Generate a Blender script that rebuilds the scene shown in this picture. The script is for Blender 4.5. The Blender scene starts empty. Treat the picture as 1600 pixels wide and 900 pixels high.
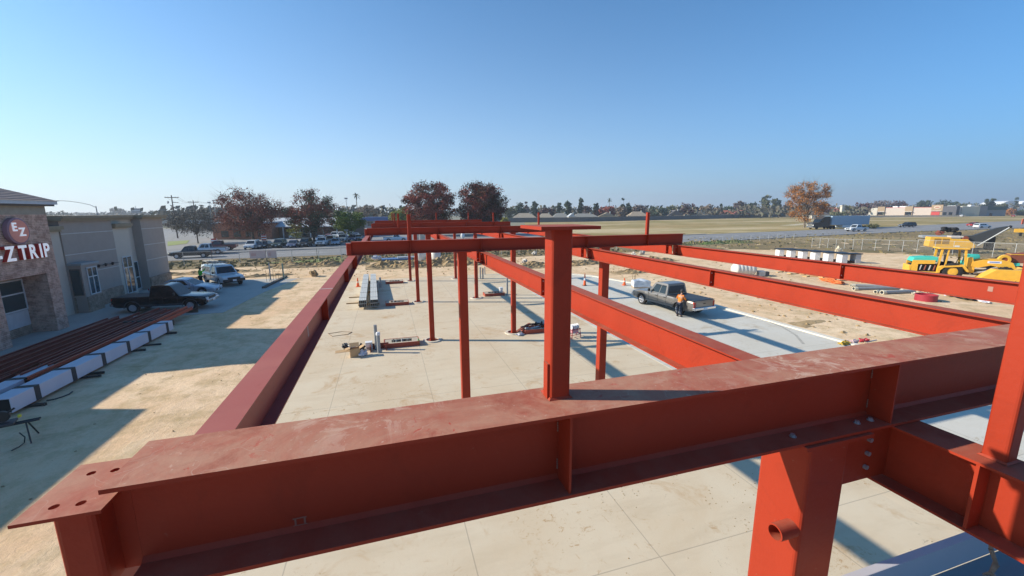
import bpy, bmesh, math, random
from mathutils import Vector, Matrix, Quaternion
R = math.radians
rnd = random.Random(11)
scn = bpy.context.scene
COL = scn.collection

# ------------------------------------------------------------------ camera
YAW, PITCH, ROLL, FPX, EYE = 0.2931343, 0.1831378, -0.0061629, 641.54, 7.0
_F = Vector((math.sin(YAW)*math.cos(PITCH), math.cos(YAW)*math.cos(PITCH), -math.sin(PITCH)))
_r0 = Vector((math.cos(YAW), -math.sin(YAW), 0)); _u0 = _r0.cross(_F)
_r = _r0*math.cos(ROLL) + _u0*math.sin(ROLL); _u = -_r0*math.sin(ROLL) + _u0*math.cos(ROLL)
cam_d = bpy.data.cameras.new('camera'); cam = bpy.data.objects.new('camera', cam_d); COL.objects.link(cam)
cam_d.sensor_width = 36; cam_d.lens = FPX/1600*36; cam_d.clip_start = .05; cam_d.clip_end = 6000
m3 = Matrix((_r, _u, -_F)).transposed()
cam.matrix_world = Matrix.Translation((0, 0, EYE)) @ m3.to_4x4()
scn.camera = cam

# ------------------------------------------------------------------ light
SUN_EL = R(28.0); SUN_AZ = math.atan2(-.947, .322)          # azimuth from +Y towards +X
sd = Vector((math.sin(SUN_AZ)*math.cos(SUN_EL), math.cos(SUN_AZ)*math.cos(SUN_EL), math.sin(SUN_EL)))
EXPOSURE = .5; SKYTINT = (.50, 1.20, 1.40); HAZEK = 4.8
w = bpy.data.worlds.new('World'); scn.world = w; w.use_nodes = True
nt = w.node_tree; nt.nodes.clear()
sky = nt.nodes.new('ShaderNodeTexSky'); sky.sky_type = 'NISHITA'; sky.sun_disc = False
sky.sun_elevation = SUN_EL; sky.sun_rotation = SUN_AZ % (2*math.pi)
sky.altitude = 0; sky.air_density = .8; sky.dust_density = .6; sky.ozone_density = 5
bg = nt.nodes.new('ShaderNodeBackground'); bg.inputs[1].default_value = .10
wo = nt.nodes.new('ShaderNodeOutputWorld')
# clear blue overhead, paler winter haze towards the horizon and towards the sun
def _n(op, a, b=None, c=None):
    n = nt.nodes.new('ShaderNodeMath'); n.operation = op
    for i, x in enumerate((a, b, c)):
        if x is None: continue
        if isinstance(x, (int, float)): n.inputs[i].default_value = x
        else: nt.links.new(x, n.inputs[i])
    return n.outputs[0]
tcw = nt.nodes.new('ShaderNodeTexCoord'); spw = nt.nodes.new('ShaderNodeSeparateXYZ'); nt.links.new(tcw.outputs['Generated'], spw.inputs[0])
tint = nt.nodes.new('ShaderNodeMix'); tint.data_type = 'RGBA'; tint.blend_type = 'MULTIPLY'; tint.inputs[0].default_value = 1
nt.links.new(sky.outputs[0], tint.inputs[6]); tint.inputs[7].default_value = (SKYTINT[0], SKYTINT[1], SKYTINT[2], 1)
hl = _n('SQRT', _n('ADD', _n('MULTIPLY', spw.outputs[0], spw.outputs[0]), _n('ADD', _n('MULTIPLY', spw.outputs[1], spw.outputs[1]), 1e-5)))
cs = _n('DIVIDE', _n('ADD', _n('MULTIPLY', spw.outputs[0], -.947), _n('MULTIPLY', spw.outputs[1], .322)), hl)
rp = nt.nodes.new('ShaderNodeValToRGB'); nt.links.new(_n('MULTIPLY_ADD', cs, .5, .5), rp.inputs[0])
e_ = rp.color_ramp.elements; K = 1/(.10*2**EXPOSURE)/8       # ramp holds display colours / 8
def lin(c): return tuple(((x/255+.055)/1.055)**2.4*K for x in c)+(1,)
e_[0].position = .10; e_[0].color = lin((138, 160, 192)); e_[1].position = .92; e_[1].color = lin((238, 246, 246))
m_ = e_.new(.5); m_.color = lin((196, 212, 227))
sc8 = nt.nodes.new('ShaderNodeMix'); sc8.data_type = 'RGBA'; sc8.blend_type = 'MULTIPLY'; sc8.inputs[0].default_value = 1
nt.links.new(rp.outputs[0], sc8.inputs[6]); sc8.inputs[7].default_value = (8, 8, 8, 1)
hz_ = nt.nodes.new('ShaderNodeMix'); hz_.data_type = 'RGBA'
nt.links.new(_n('EXPONENT', _n('MULTIPLY', _n('MAXIMUM', spw.outputs[2], 0), -HAZEK)), hz_.inputs[0])
nt.links.new(tint.outputs[2], hz_.inputs[6]); nt.links.new(sc8.outputs[2], hz_.inputs[7])
nt.links.new(hz_.outputs[2], bg.inputs[0]); nt.links.new(bg.outputs[0], wo.inputs[0])
sl = bpy.data.lights.new('sun', 'SUN'); sl.energy = 5.0; sl.angle = R(.55); sl.color = (1, .90, .745)
so = bpy.data.objects.new('sun', sl); COL.objects.link(so); so.location = (-20, 10, 60)
so.rotation_euler = (-sd).to_track_quat('-Z', 'Y').to_euler()
vs = scn.view_settings; vs.view_transform = 'Standard'; vs.look = 'None'; vs.exposure = EXPOSURE; vs.gamma = 1
vs.use_curve_mapping = False

# ------------------------------------------------------------------ measuring helpers (metres in the site's own grid)
def ray(px, py): return _F + _r*((px-800)/FPX) - _u*((py-450)/FPX)
def G(px, py, z=0.0):
    d = ray(px, py); t = (z-EYE)/d.z
    return Vector((d.x*t, d.y*t, z))
def far(px, D):                       # ground spot at distance D (along the view) in a bearing
    d = ray(px, 334); return Vector((d.x*D, d.y*D, 0))
def zat(px, py, D):
    d = ray(px, py); h = math.hypot(_F.x, _F.y)
    k = D*(ray(px, 334).x*_F.x + ray(px, 334).y*_F.y)/(d.x*_F.x + d.y*_F.y)
    return EYE + d.z*k

# ------------------------------------------------------------------ materials
MATS = {}
def mat(name, col, rough=.7, col2=None, scale=4.0, amt=.5, bump=0, bscale=None, metal=0, spec=.5, coat=0,
        detail=5, stretch=None, dust=None, dustscale=3, emit=None, wear=0):
    if name in MATS: return MATS[name]
    m = bpy.data.materials.new(name); m.use_nodes = True; MATS[name] = m
    t = m.node_tree; b = t.nodes['Principled BSDF']; L = t.links.new
    b.inputs['Roughness'].default_value = rough; b.inputs['Metallic'].default_value = metal
    b.inputs['Specular IOR Level'].default_value = spec; b.inputs['Coat Weight'].default_value = coat
    tc = t.nodes.new('ShaderNodeTexCoord'); mp = t.nodes.new('ShaderNodeMapping')
    L(tc.outputs['Object'], mp.inputs[0])
    if stretch: mp.inputs['Scale'].default_value = stretch
    if col2 is None: col2 = tuple(c*.82 for c in col)
    n = t.nodes.new('ShaderNodeTexNoise'); n.inputs['Scale'].default_value = scale; n.inputs['Detail'].default_value = detail
    L(mp.outputs[0], n.inputs[0])
    cr = t.nodes.new('ShaderNodeMapRange'); cr.inputs[1].default_value = .5-amt*.5; cr.inputs[2].default_value = .5+amt*.5
    L(n.outputs[0], cr.inputs[0])
    mx = t.nodes.new('ShaderNodeMix'); mx.data_type = 'RGBA'
    mx.inputs[6].default_value = (*col, 1); mx.inputs[7].default_value = (*col2, 1)
    L(cr.outputs[0], mx.inputs[0]); out = mx.outputs[2]
    if dust:                           # site dust settled on upward faces, patchy
        g = t.nodes.new('ShaderNodeNewGeometry'); sx = t.nodes.new('ShaderNodeSeparateXYZ'); L(g.outputs['True Normal'], sx.inputs[0])
        n2 = t.nodes.new('ShaderNodeTexNoise'); n2.inputs['Scale'].default_value = dustscale; n2.inputs['Detail'].default_value = 8; n2.inputs['Roughness'].default_value = .65
        n2.inputs['Distortion'].default_value = 1.2
        L(tc.outputs['Object'], n2.inputs[0])
        r2 = t.nodes.new('ShaderNodeMapRange'); r2.inputs[1].default_value = .30; r2.inputs[2].default_value = .66
        r2.inputs[3].default_value = dust[3]*.3; r2.inputs[4].default_value = dust[3]
        L(n2.outputs[0], r2.inputs[0])
        up = t.nodes.new('ShaderNodeMapRange'); up.inputs[1].default_value = .6; up.inputs[2].default_value = .95; L(sx.outputs[2], up.inputs[0])
        mu = t.nodes.new('ShaderNodeMath'); mu.operation = 'MULTIPLY'; L(up.outputs[0], mu.inputs[0]); L(r2.outputs[0], mu.inputs[1])
        m2 = t.nodes.new('ShaderNodeMix'); m2.data_type = 'RGBA'; L(mu.outputs[0], m2.inputs[0]); L(out, m2.inputs[6])
        m2.inputs[7].default_value = (*dust[:3], 1); out = m2.outputs[2]
        rr = t.nodes.new('ShaderNodeMapRange'); rr.inputs[3].default_value = rough; rr.inputs[4].default_value = .85
        L(mu.outputs[0], rr.inputs[0]); L(rr.outputs[0], b.inputs['Roughness'])
    if wear:                            # rubbed, stained and chalky patches in the coat itself
        for sc_, lo, hi, am, f_, ds in ((2.3, .54, .70, .55, .62, 1.5), (9, .60, .72, .45, .70, .8), (26, .66, .74, .5, 1.7, .3)):
            nw = t.nodes.new('ShaderNodeTexNoise'); nw.inputs['Scale'].default_value = sc_; nw.inputs['Detail'].default_value = 7; nw.inputs['Roughness'].default_value = .7; nw.inputs['Distortion'].default_value = ds
            L(tc.outputs['Object'], nw.inputs[0]); rw_ = t.nodes.new('ShaderNodeMapRange'); rw_.inputs[1].default_value = lo; rw_.inputs[2].default_value = hi; rw_.inputs[4].default_value = am*wear; L(nw.outputs[0], rw_.inputs[0])
            mw = t.nodes.new('ShaderNodeMix'); mw.data_type = 'RGBA'; L(rw_.outputs[0], mw.inputs[0]); L(out, mw.inputs[6])
            mw.inputs[7].default_value = (col[0]*f_, col[1]*f_*1.15, col[2]*f_*1.3, 1) if f_ < 1 else (.42, .22, .15, 1); out = mw.outputs[2]
    L(out, b.inputs['Base Color'])
    if bump:
        n3 = t.nodes.new('ShaderNodeTexNoise'); n3.inputs['Scale'].default_value = bscale or scale*6; n3.inputs['Detail'].default_value = 6
        L(mp.outputs[0], n3.inputs[0])
        bp = t.nodes.new('ShaderNodeBump'); bp.inputs['Strength'].default_value = min(1, bump); bp.inputs['Distance'].default_value = .05*max(1, bump)
        L(n3.outputs[0], bp.inputs['Height']); L(bp.outputs[0], b.inputs['Normal'])
    if emit:
        b.inputs['Emission Color'].default_value = (*emit[:3], 1); b.inputs['Emission Strength'].default_value = emit[3]
    return m
def solid(name, c, rough=.6, **k): return mat(name, c, rough, col2=tuple(x*.88 for x in c), scale=3, **k)

STEEL = mat('red oxide primer', (.36, .038, .015), .5, col2=(.30, .032, .013), scale=1.4, amt=.5, spec=.2,
            dust=(.36, .15, .095, .62), dustscale=3.2, bump=.05, bscale=30, wear=.9)
FRONT = mat('chalky red oxide primer', (.36, .038, .015), .55, col2=(.30, .032, .013), scale=1.4, amt=.5, spec=.2,
            dust=(.42, .225, .15, .95), dustscale=3.6, bump=.05, bscale=30, wear=1)
def scuffed_primer():                  # front girder: same primer, chalky walked-on dust with scratches
    m = FRONT.copy(); m.name = 'scuffed red oxide primer'; t = m.node_tree
    b = t.nodes['Principled BSDF']; src = b.inputs['Base Color'].links[0].from_socket
    tc = t.nodes.new('ShaderNodeTexCoord'); nz = t.nodes.new('ShaderNodeTexNoise'); nz.inputs['Scale'].default_value = 2.0
    nz.inputs['Detail'].default_value = 3; t.links.new(tc.outputs['Object'], nz.inputs[0])
    ad = t.nodes.new('ShaderNodeVectorMath'); ad.operation = 'ADD'; t.links.new(tc.outputs['Object'], ad.inputs[0]); t.links.new(nz.outputs[1], ad.inputs[1])
    v = t.nodes.new('ShaderNodeTexVoronoi'); v.feature = 'DISTANCE_TO_EDGE'; v.inputs['Scale'].default_value = 3.7
    t.links.new(ad.outputs[0], v.inputs[0])
    mr = t.nodes.new('ShaderNodeMapRange'); mr.inputs[1].default_value = .0; mr.inputs[2].default_value = .008; mr.inputs[3].default_value = .5; mr.inputs[4].default_value = 0
    t.links.new(v.outputs['Distance'], mr.inputs[0])
    n4 = t.nodes.new('ShaderNodeTexNoise'); n4.inputs['Scale'].default_value = 3.1; t.links.new(tc.outputs['Object'], n4.inputs[0])
    r4 = t.nodes.new('ShaderNodeMapRange'); r4.inputs[1].default_value = .5; r4.inputs[2].default_value = .62; t.links.new(n4.outputs[0], r4.inputs[0])
    g = t.nodes.new('ShaderNodeNewGeometry'); sx = t.nodes.new('ShaderNodeSeparateXYZ'); t.links.new(g.outputs['True Normal'], sx.inputs[0])
    mu = t.nodes.new('ShaderNodeMath'); mu.operation = 'MULTIPLY'; t.links.new(mr.outputs[0], mu.inputs[0]); t.links.new(r4.outputs[0], mu.inputs[1])
    mu2 = t.nodes.new('ShaderNodeMath'); mu2.operation = 'MULTIPLY'; mu2.use_clamp = True; t.links.new(mu.outputs[0], mu2.inputs[0]); t.links.new(sx.outputs[2], mu2.inputs[1])
    mx = t.nodes.new('ShaderNodeMix'); mx.data_type = 'RGBA'; t.links.new(mu2.outputs[0], mx.inputs[0]); t.links.new(src, mx.inputs[6])
    mx.inputs[7].default_value = (.5, .34, .27, 1); last = mx.outputs[2]
    def nz_(sc, det, ro, di, lo, hi):
        n = t.nodes.new('ShaderNodeTexNoise'); n.inputs['Scale'].default_value = sc; n.inputs['Detail'].default_value = det; n.inputs['Roughness'].default_value = ro; n.inputs['Distortion'].default_value = di
        t.links.new(tc.outputs['Object'], n.inputs[0]); r = t.nodes.new('ShaderNodeMapRange'); r.inputs[1].default_value = lo; r.inputs[2].default_value = hi; t.links.new(n.outputs[0], r.inputs[0]); return r.outputs[0]
    for m1, m2, am, c_ in ((nz_(5.5, 10, .72, 1.6, .515, .575), nz_(1.1, 2, .5, 0, .46, .60), .62, (.56, .40, .31)), (nz_(13, 8, .7, 1.0, .60, .65), nz_(1.9, 2, .5, 0, .45, .58), .75, (.40, .045, .03)), (nz_(40, 4, .7, .5, .63, .68), nz_(2.5, 2, .5, 0, .4, .6), .5, (.60, .45, .36))):
        k = t.nodes.new('ShaderNodeMath'); k.operation = 'MULTIPLY'; t.links.new(m1, k.inputs[0]); t.links.new(m2, k.inputs[1])
        k2 = t.nodes.new('ShaderNodeMath'); k2.operation = 'MULTIPLY'; t.links.new(k.outputs[0], k2.inputs[0]); k2.inputs[1].default_value = am
        k3 = t.nodes.new('ShaderNodeMath'); k3.operation = 'MULTIPLY'; k3.use_clamp = True; t.links.new(k2.outputs[0], k3.inputs[0]); t.links.new(sx.outputs[2], k3.inputs[1])
        q = t.nodes.new('ShaderNodeMix'); q.data_type = 'RGBA'; t.links.new(k3.outputs[0], q.inputs[0]); t.links.new(last, q.inputs[6]); q.inputs[7].default_value = (*c_, 1); last = q.outputs[2]
    t.links.new(last, b.inputs['Base Color'])
    return m
STEEL_F = scuffed_primer()
DUSTYRED = mat('dusty red primer', (.33, .06, .04), .5, col2=(.28, .05, .035), scale=2, dust=(.36, .105, .085, .8), dustscale=1.6, wear=.8)
DARK = solid('black rubber', (.012, .012, .013), .8)
TYRE = solid('tyre rubber', (.018, .018, .02), .85)
RIM = solid('brushed alloy', (.55, .55, .57), .35, metal=.7)
GLASS = mat('tinted vehicle glass', (.012, .016, .02), .06, col2=(.014, .02, .025), spec=.8)
WGLASS = mat('window glass', (.02, .045, .055), .08, col2=(.03, .06, .07), scale=.7, spec=.8)
CHROME = solid('chrome', (.7, .7, .72), .2, metal=1)
HEADL = solid('headlamp lens', (.7, .72, .72), .15)
TAILL = solid('red lamp lens', (.45, .02, .015), .25)
PLATE = solid('white plate', (.75, .76, .76), .5)
WHITE = solid('white paint', (.74, .75, .76), .5)
GALV = mat('galvanised steel', (.46, .47, .48), .45, col2=(.38, .40, .42), scale=9, metal=.35)
LGALV = mat('bright galvanised studs', (.62, .62, .58), .5, col2=(.50, .50, .46), scale=9, stretch=(8, 1, 8), metal=.15)
WOOD = mat('raw timber', (.46, .31, .16), .8, col2=(.36, .23, .11), scale=9, stretch=(1, 8, 8))
BLACKM = solid('black metal', (.02, .02, .022), .45)
ORANGE = solid('safety orange', (.82, .12, .02), .6)
YEL = mat('machine yellow', (.78, .43, .045), .5, col2=(.66, .36, .04), scale=2, dust=(.5, .38, .2, .4))
TURQ = mat('turquoise paint', (.06, .52, .42), .5, col2=(.05, .44, .36), scale=3)
PVC = solid('grey pipe', (.30, .31, .31), .55)
BARK = mat('bark', (.11, .085, .07), .95, col2=(.06, .05, .042), scale=6, stretch=(3, 3, 1), bump=.3)
PALEBARK = mat('pale bark', (.24, .20, .16), .95, col2=(.14, .12, .10), scale=6, stretch=(3, 3, 1))

# ------------------------------------------------------------------ mesh building
class MB:
    def __init__(s): s.v = []; s.f = []
    def add(s, vs, fs):
        k = len(s.v); s.v += [tuple(v) for v in vs]; s.f += [tuple(i+k for i in f) for f in fs]; return s
    def box(s, x0, x1, y0, y1, z0, z1):
        return s.add([(x0, y0, z0), (x1, y0, z0), (x1, y1, z0), (x0, y1, z0), (x0, y0, z1), (x1, y0, z1), (x1, y1, z1), (x0, y1, z1)],
                     [(0, 3, 2, 1), (4, 5, 6, 7), (0, 1, 5, 4), (1, 2, 6, 5), (2, 3, 7, 6), (3, 0, 4, 7)])
    def obox(s, c, sx, sy, sz, rz=0, ry=0, rx=0):
        M = Matrix.Rotation(rz, 3, 'Z') @ Matrix.Rotation(ry, 3, 'Y') @ Matrix.Rotation(rx, 3, 'X')
        vs = [Vector(c)+M @ Vector((a*sx/2, b*sy/2, d*sz/2)) for d in (-1, 1) for a, b in ((-1, -1), (1, -1), (1, 1), (-1, 1))]
        return s.add(vs, [(0, 3, 2, 1), (4, 5, 6, 7), (0, 1, 5, 4), (1, 2, 6, 5), (2, 3, 7, 6), (3, 0, 4, 7)])
    def tube(s, p0, p1, r0, r1=None, n=10, caps=True):
        p0 = Vector(p0); p1 = Vector(p1); r1 = r0 if r1 is None else r1
        d = (p1-p0); d.normalize(); a = d.orthogonal().normalized(); b = d.cross(a); vs = []
        for p, r in ((p0, r0), (p1, r1)):
            for i in range(n):
                t = 2*math.pi*i/n; vs.append(p + (a*math.cos(t)+b*math.sin(t))*r)
        fs = [(i, (i+1) % n, n+(i+1) % n, n+i) for i in range(n)]
        if caps: fs += [tuple(range(n-1, -1, -1)), tuple(range(n, 2*n))]
        return s.add(vs, fs)
    def path(s, pts, r, n=8):
        for a, b in zip(pts, pts[1:]): s.tube(a, b, r, r, n)
        return s
    def lathe(s, prof, n=20, c=(0, 0, 0), axis='Z'):
        vs = []; c = Vector(c)
        for r, z in prof:
            for i in range(n):
                t = 2*math.pi*i/n; x, y = r*math.cos(t), r*math.sin(t)
                v = (x, y, z) if axis == 'Z' else ((x, z, y) if axis == 'Y' else (z, x, y)); vs.append(c+Vector(v))
        fs = []
        for k in range(len(prof)-1):
            for i in range(n):
                j = (i+1) % n; q = (k*n+i, k*n+j, (k+1)*n+j, (k+1)*n+i); fs.append(q)
        return s.add(vs, fs)
    def prism(s, pts, y0, y1):           # polygon in XZ extruded along Y
        n = len(pts)
        vs = [(x, y0, z) for x, z in pts]+[(x, y1, z) for x, z in pts]
        return s.add(vs, [tuple(range(n)), tuple(range(2*n-1, n-1, -1))]+[(i, n+i, n+(i+1) % n, (i+1) % n) for i in range(n)])
    def poly(s, pts): return s.add(pts, [tuple(range(len(pts)))])
    def blob(s, c, rx, ry, rz, seed=0, rough=.25, sub=2):
        bm = bmesh.new(); bmesh.ops.create_icosphere(bm, subdivisions=sub, radius=1); rr = random.Random(seed)
        vs = []
        for v in bm.verts:
            k = 1+rough*(rr.random()-.5)*2; vs.append((c[0]+v.co.x*rx*k, c[1]+v.co.y*ry*k, c[2]+v.co.z*rz*k))
        s.add(vs, [tuple(v.index for v in f.verts) for f in bm.faces]); bm.free(); return s
    def build(s, name, m, parent=None, smooth=False, bevel=0):
        me = bpy.data.meshes.new(name); me.from_pydata(s.v, [], s.f); me.materials.append(m)
        bm = bmesh.new(); bm.from_mesh(me); bmesh.ops.recalc_face_normals(bm, faces=bm.faces); bm.to_mesh(me); bm.free()
        o = bpy.data.objects.new(name, me); COL.objects.link(o)
        if parent: o.parent = parent
        if smooth:
            me.polygons.foreach_set('use_smooth', [True]*len(me.polygons))
            es = o.modifiers.new('edge split', 'EDGE_SPLIT'); es.split_angle = R(smooth if smooth is not True else 38)
        if bevel:
            bv = o.modifiers.new('bevel', 'BEVEL'); bv.width = bevel; bv.segments = 2; bv.limit_method = 'ANGLE'; bv.angle_limit = R(40)
        return o
def tag(o, label=None, cat=None, group=None, kind=None):
    if label: o['label'] = label
    if cat: o['category'] = cat
    if group: o['group'] = group
    if kind: o['kind'] = kind
    return o
def thing(name, label, cat, loc=(0, 0, 0), rz=0, group=None):
    o = bpy.data.objects.new(name, None); COL.objects.link(o); o.location = loc; o.rotation_euler = (0, 0, rz)
    o.empty_display_size = .3
    return tag(o, label, cat, group)
def kids(o): return [c for c in list(bpy.data.objects) if c.parent == o]
def copy_tree(root, loc, rz, label, group=None):
    def cp(o, par):
        c = o.copy(); COL.objects.link(c); c.parent = par
        for ch in o_children[o.name]: cp(ch, c)
        return c
    o_children = {}
    def walk(o):
        o_children[o.name] = kids(o)
        for ch in o_children[o.name]: walk(ch)
    walk(root); c = cp(root, None); c.location = loc; c.rotation_euler = (0, 0, rz); c['label'] = label
    if group: c['group'] = group
    return c
def repaint(root, old, new):
    for ch in kids(root):
        for sl_ in ch.material_slots:
            if sl_.material == old: sl_.link = 'OBJECT'; sl_.material = new
        repaint(ch, old, new)

# ================================================================== THE SETTING
def node_mat(name):
    m = bpy.data.materials.new(name); m.use_nodes = True; MATS[name] = m
    return m, m.node_tree, m.node_tree.nodes['Principled BSDF']
def noise(t, vec, scale, detail=6, rough=.6, dist=0):
    n = t.nodes.new('ShaderNodeTexNoise'); n.inputs['Scale'].default_value = scale; n.inputs['Detail'].default_value = detail
    n.inputs['Roughness'].default_value = rough; n.inputs['Distortion'].default_value = dist; t.links.new(vec, n.inputs[0]); return n.outputs[0]
def rng(t, v, a, b, c=0, d=1):
    n = t.nodes.new('ShaderNodeMapRange'); t.links.new(v, n.inputs[0])
    for i, x in enumerate((a, b, c, d)): n.inputs[i+1].default_value = x
    return n.outputs[0]
def mixc(t, f, a, b, mode='MIX'):
    n = t.nodes.new('ShaderNodeMix'); n.data_type = 'RGBA'; n.blend_type = mode
    if isinstance(f, (int, float)): n.inputs[0].default_value = f
    else: t.links.new(f, n.inputs[0])
    for i, x in ((6, a), (7, b)):
        if isinstance(x, tuple): n.inputs[i].default_value = (*x, 1)
        else: t.links.new(x, n.inputs[i])
    return n.outputs[2]
def math_(t, op, a, b=None):
    n = t.nodes.new('ShaderNodeMath'); n.operation = op
    for i, x in enumerate((a, b)):
        if x is None: continue
        if isinstance(x, (int, float)): n.inputs[i].default_value = x
        else: t.links.new(x, n.inputs[i])
    return n.outputs[0]
def bumpn(t, b, h, strength, dist):
    n = t.nodes.new('ShaderNodeBump'); n.inputs['Strength'].default_value = strength; n.inputs['Distance'].default_value = dist
    t.links.new(h, n.inputs['Height']); t.links.new(n.outputs[0], b.inputs['Normal'])
def mapping(t, scale=(1, 1, 1), rot=0):
    tc = t.nodes.new('ShaderNodeTexCoord'); mp = t.nodes.new('ShaderNodeMapping'); t.links.new(tc.outputs['Object'], mp.inputs[0])
    mp.inputs['Scale'].default_value = scale; mp.inputs['Rotation'].default_value = (0, 0, rot); return mp.outputs[0]

# graded dirt of the site
DIRT, t, b = node_mat('graded dirt'); b.inputs['Roughness'].default_value = .95; b.inputs['Specular IOR Level'].default_value = .15
v = mapping(t); c = mixc(t, rng(t, noise(t, v, .13, 8, .6, .6), .36, .64), (.66, .45, .27), (.76, .58, .39))
c = mixc(t, rng(t, noise(t, v, .9, 8, .7), .45, .7), c, (.44, .32, .17))
c = mixc(t, rng(t, noise(t, v, 6, 6, .7), .55, .75, 0, .5), c, (.34, .24, .13))
vt = mapping(t, (1.3, .45, 1), R(-30)); trk = noise(t, vt, .8, 7, .7, .5)
c = mixc(t, rng(t, trk, .52, .75, 0, .5), c, (.70, .59, .41)); c = mixc(t, rng(t, noise(t, v, 3.3, 8, .75, 1), .57, .68, 0, .45), c, (.40, .28, .16)); t.links.new(c, b.inputs['Base Color'])
hb = math_(t, 'ADD', noise(t, v, 2.2, 8, .75, .4), math_(t, 'MULTIPLY', trk, .8)); bumpn(t, b, hb, .45, .10)
# weathered concrete with saw joints
def concrete(name, base, stain, dx, dy, ox, oy, tint):
    m, t, b = node_mat(name); b.inputs['Roughness'].default_value = .85; b.inputs['Specular IOR Level'].default_value = .3
    v = mapping(t); g = t.nodes.new('ShaderNodeSeparateXYZ'); t.links.new(v, g.inputs[0])
    c = mixc(t, rng(t, noise(t, v, .35, 8, .6, .5), .35, .65), base, tint)
    c = mixc(t, rng(t, noise(t, mapping(t, (.5, 2.2, 1)), .9, 7, .65), .5, .72, 0, .5), c, tuple(x*.86 for x in base))
    c = mixc(t, rng(t, noise(t, v, .55, 9, .72, .8), .555, .70, 0, .75), c, stain)
    c = mixc(t, rng(t, noise(t, v, 1.3, 8, .8, 2.2), .64, .72, 0, .35), c, tuple(x*.75 for x in stain))
    c = mixc(t, rng(t, noise(t, mapping(t, (1, .12, 1), R(20)), 1.1, 6, .7, 1), .62, .75, 0, .4), c, tuple(x*1.25 for x in base))
    sp = math_(t, 'MULTIPLY', rng(t, noise(t, v, 3.6, 9, .8, 1.2), .56, .63), rng(t, noise(t, v, .42, 3, .5, .4), .50, .60)); c = mixc(t, math_(t, 'MULTIPLY', sp, .95), c, tuple(x*.9 for x in stain))
    sp = math_(t, 'MULTIPLY', rng(t, noise(t, v, 2.2, 9, .85, 2.5), .60, .64), rng(t, noise(t, v, .6, 3, .5, .4), .50, .58)); c = mixc(t, math_(t, 'MULTIPLY', sp, .7), c, tuple(x*.42 for x in base))
    c = mixc(t, rng(t, noise(t, v, 1.1, 9, .85, 3), .488, .5, 0, .0), c, base)
    fac = None
    for out, d, o in ((g.outputs[0], dx, ox), (g.outputs[1], dy, oy)):
        u = math_(t, 'MODULO', math_(t, 'ADD', math_(t, 'SUBTRACT', out, o), d*200.5), d)
        l = math_(t, 'LESS_THAN', math_(t, 'ABSOLUTE', math_(t, 'SUBTRACT', u, d*.5)), .012)
        fac = l if fac is None else math_(t, 'MAXIMUM', fac, l)
    c = mixc(t, math_(t, 'MULTIPLY', fac, .38), c, (.15, .13, .11)); t.links.new(c, b.inputs['Base Color'])
    bumpn(t, b, noise(t, v, 14, 5, .7), .25, .01); return m
SLAB = concrete('slab concrete', (.56, .455, .315), (.42, .26, .12), 3.62, 9.05, 1.3, 15.08, (.61, .525, .39))
SLAB2 = concrete('fresh slab concrete', (.53, .50, .43), (.42, .35, .25), 6.0, 4.5, 22.8, 15.0, (.57, .55, .49))
APRON = concrete('apron concrete', (.40, .385, .35), (.33, .30, .25), 4, 4, 0, 0, (.45, .43, .39))
# asphalt
ASPH, t, b = node_mat('worn asphalt'); b.inputs['Roughness'].default_value = .9
v = mapping(t); c = mixc(t, rng(t, noise(t, v, .1, 6, .6), .35, .65), (.20, .20, .205), (.26, .255, .25))
c = mixc(t, rng(t, noise(t, mapping(t, (.04, 1, 1)), .7, 4, .6), .5, .7, 0, .6), c, (.15, .15, .155)); t.links.new(c, b.inputs['Base Color'])
# dry field grass
GRASS, t, b = node_mat('dry field grass'); b.inputs['Roughness'].default_value = 1; b.inputs['Specular IOR Level'].default_value = .1
v = mapping(t, (.35, 1, 1), R(-12)); c = mixc(t, rng(t, noise(t, v, .06, 10, .72, .8), .42, .58), (.38, .275, .135), (.235, .20, .075))
c = mixc(t, rng(t, noise(t, v, .025, 8, .7, .6), .50, .60), c, (.50, .40, .24)); c = mixc(t, rng(t, noise(t, v, .4, 6, .7), .5, .75, 0, .6), c, (.17, .165, .06))
t.links.new(c, b.inputs['Base Color']); bumpn(t, b, noise(t, v, 3, 6, .8), .6, .12)
VERGE, t, b = node_mat('dry verge weeds'); b.inputs['Roughness'].default_value = 1; b.inputs['Specular IOR Level'].default_value = .1
v = mapping(t, (.5, 1, 1)); c = mixc(t, rng(t, noise(t, v, .12, 8, .65, .5), .4, .62), (.27, .20, .115), (.16, .135, .075))
c = mixc(t, rng(t, noise(t, v, .06, 6, .6), .5, .68), c, (.36, .28, .165)); c = mixc(t, rng(t, noise(t, v, .25, 6, .7), .58, .7, 0, .6), c, (.15, .19, .06))
t.links.new(c, b.inputs['Base Color']); bumpn(t, b, noise(t, v, 2.5, 6, .8), .7, .15)
GREENV = mat('green verge grass', (.17, .24, .05), 1, col2=(.27, .27, .10), scale=.6, amt=.35, bump=.6, bscale=6)
TOWN = mat('distant ground', (.24, .22, .15), 1, col2=(.16, .16, .10), scale=.02, amt=.4)

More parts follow.
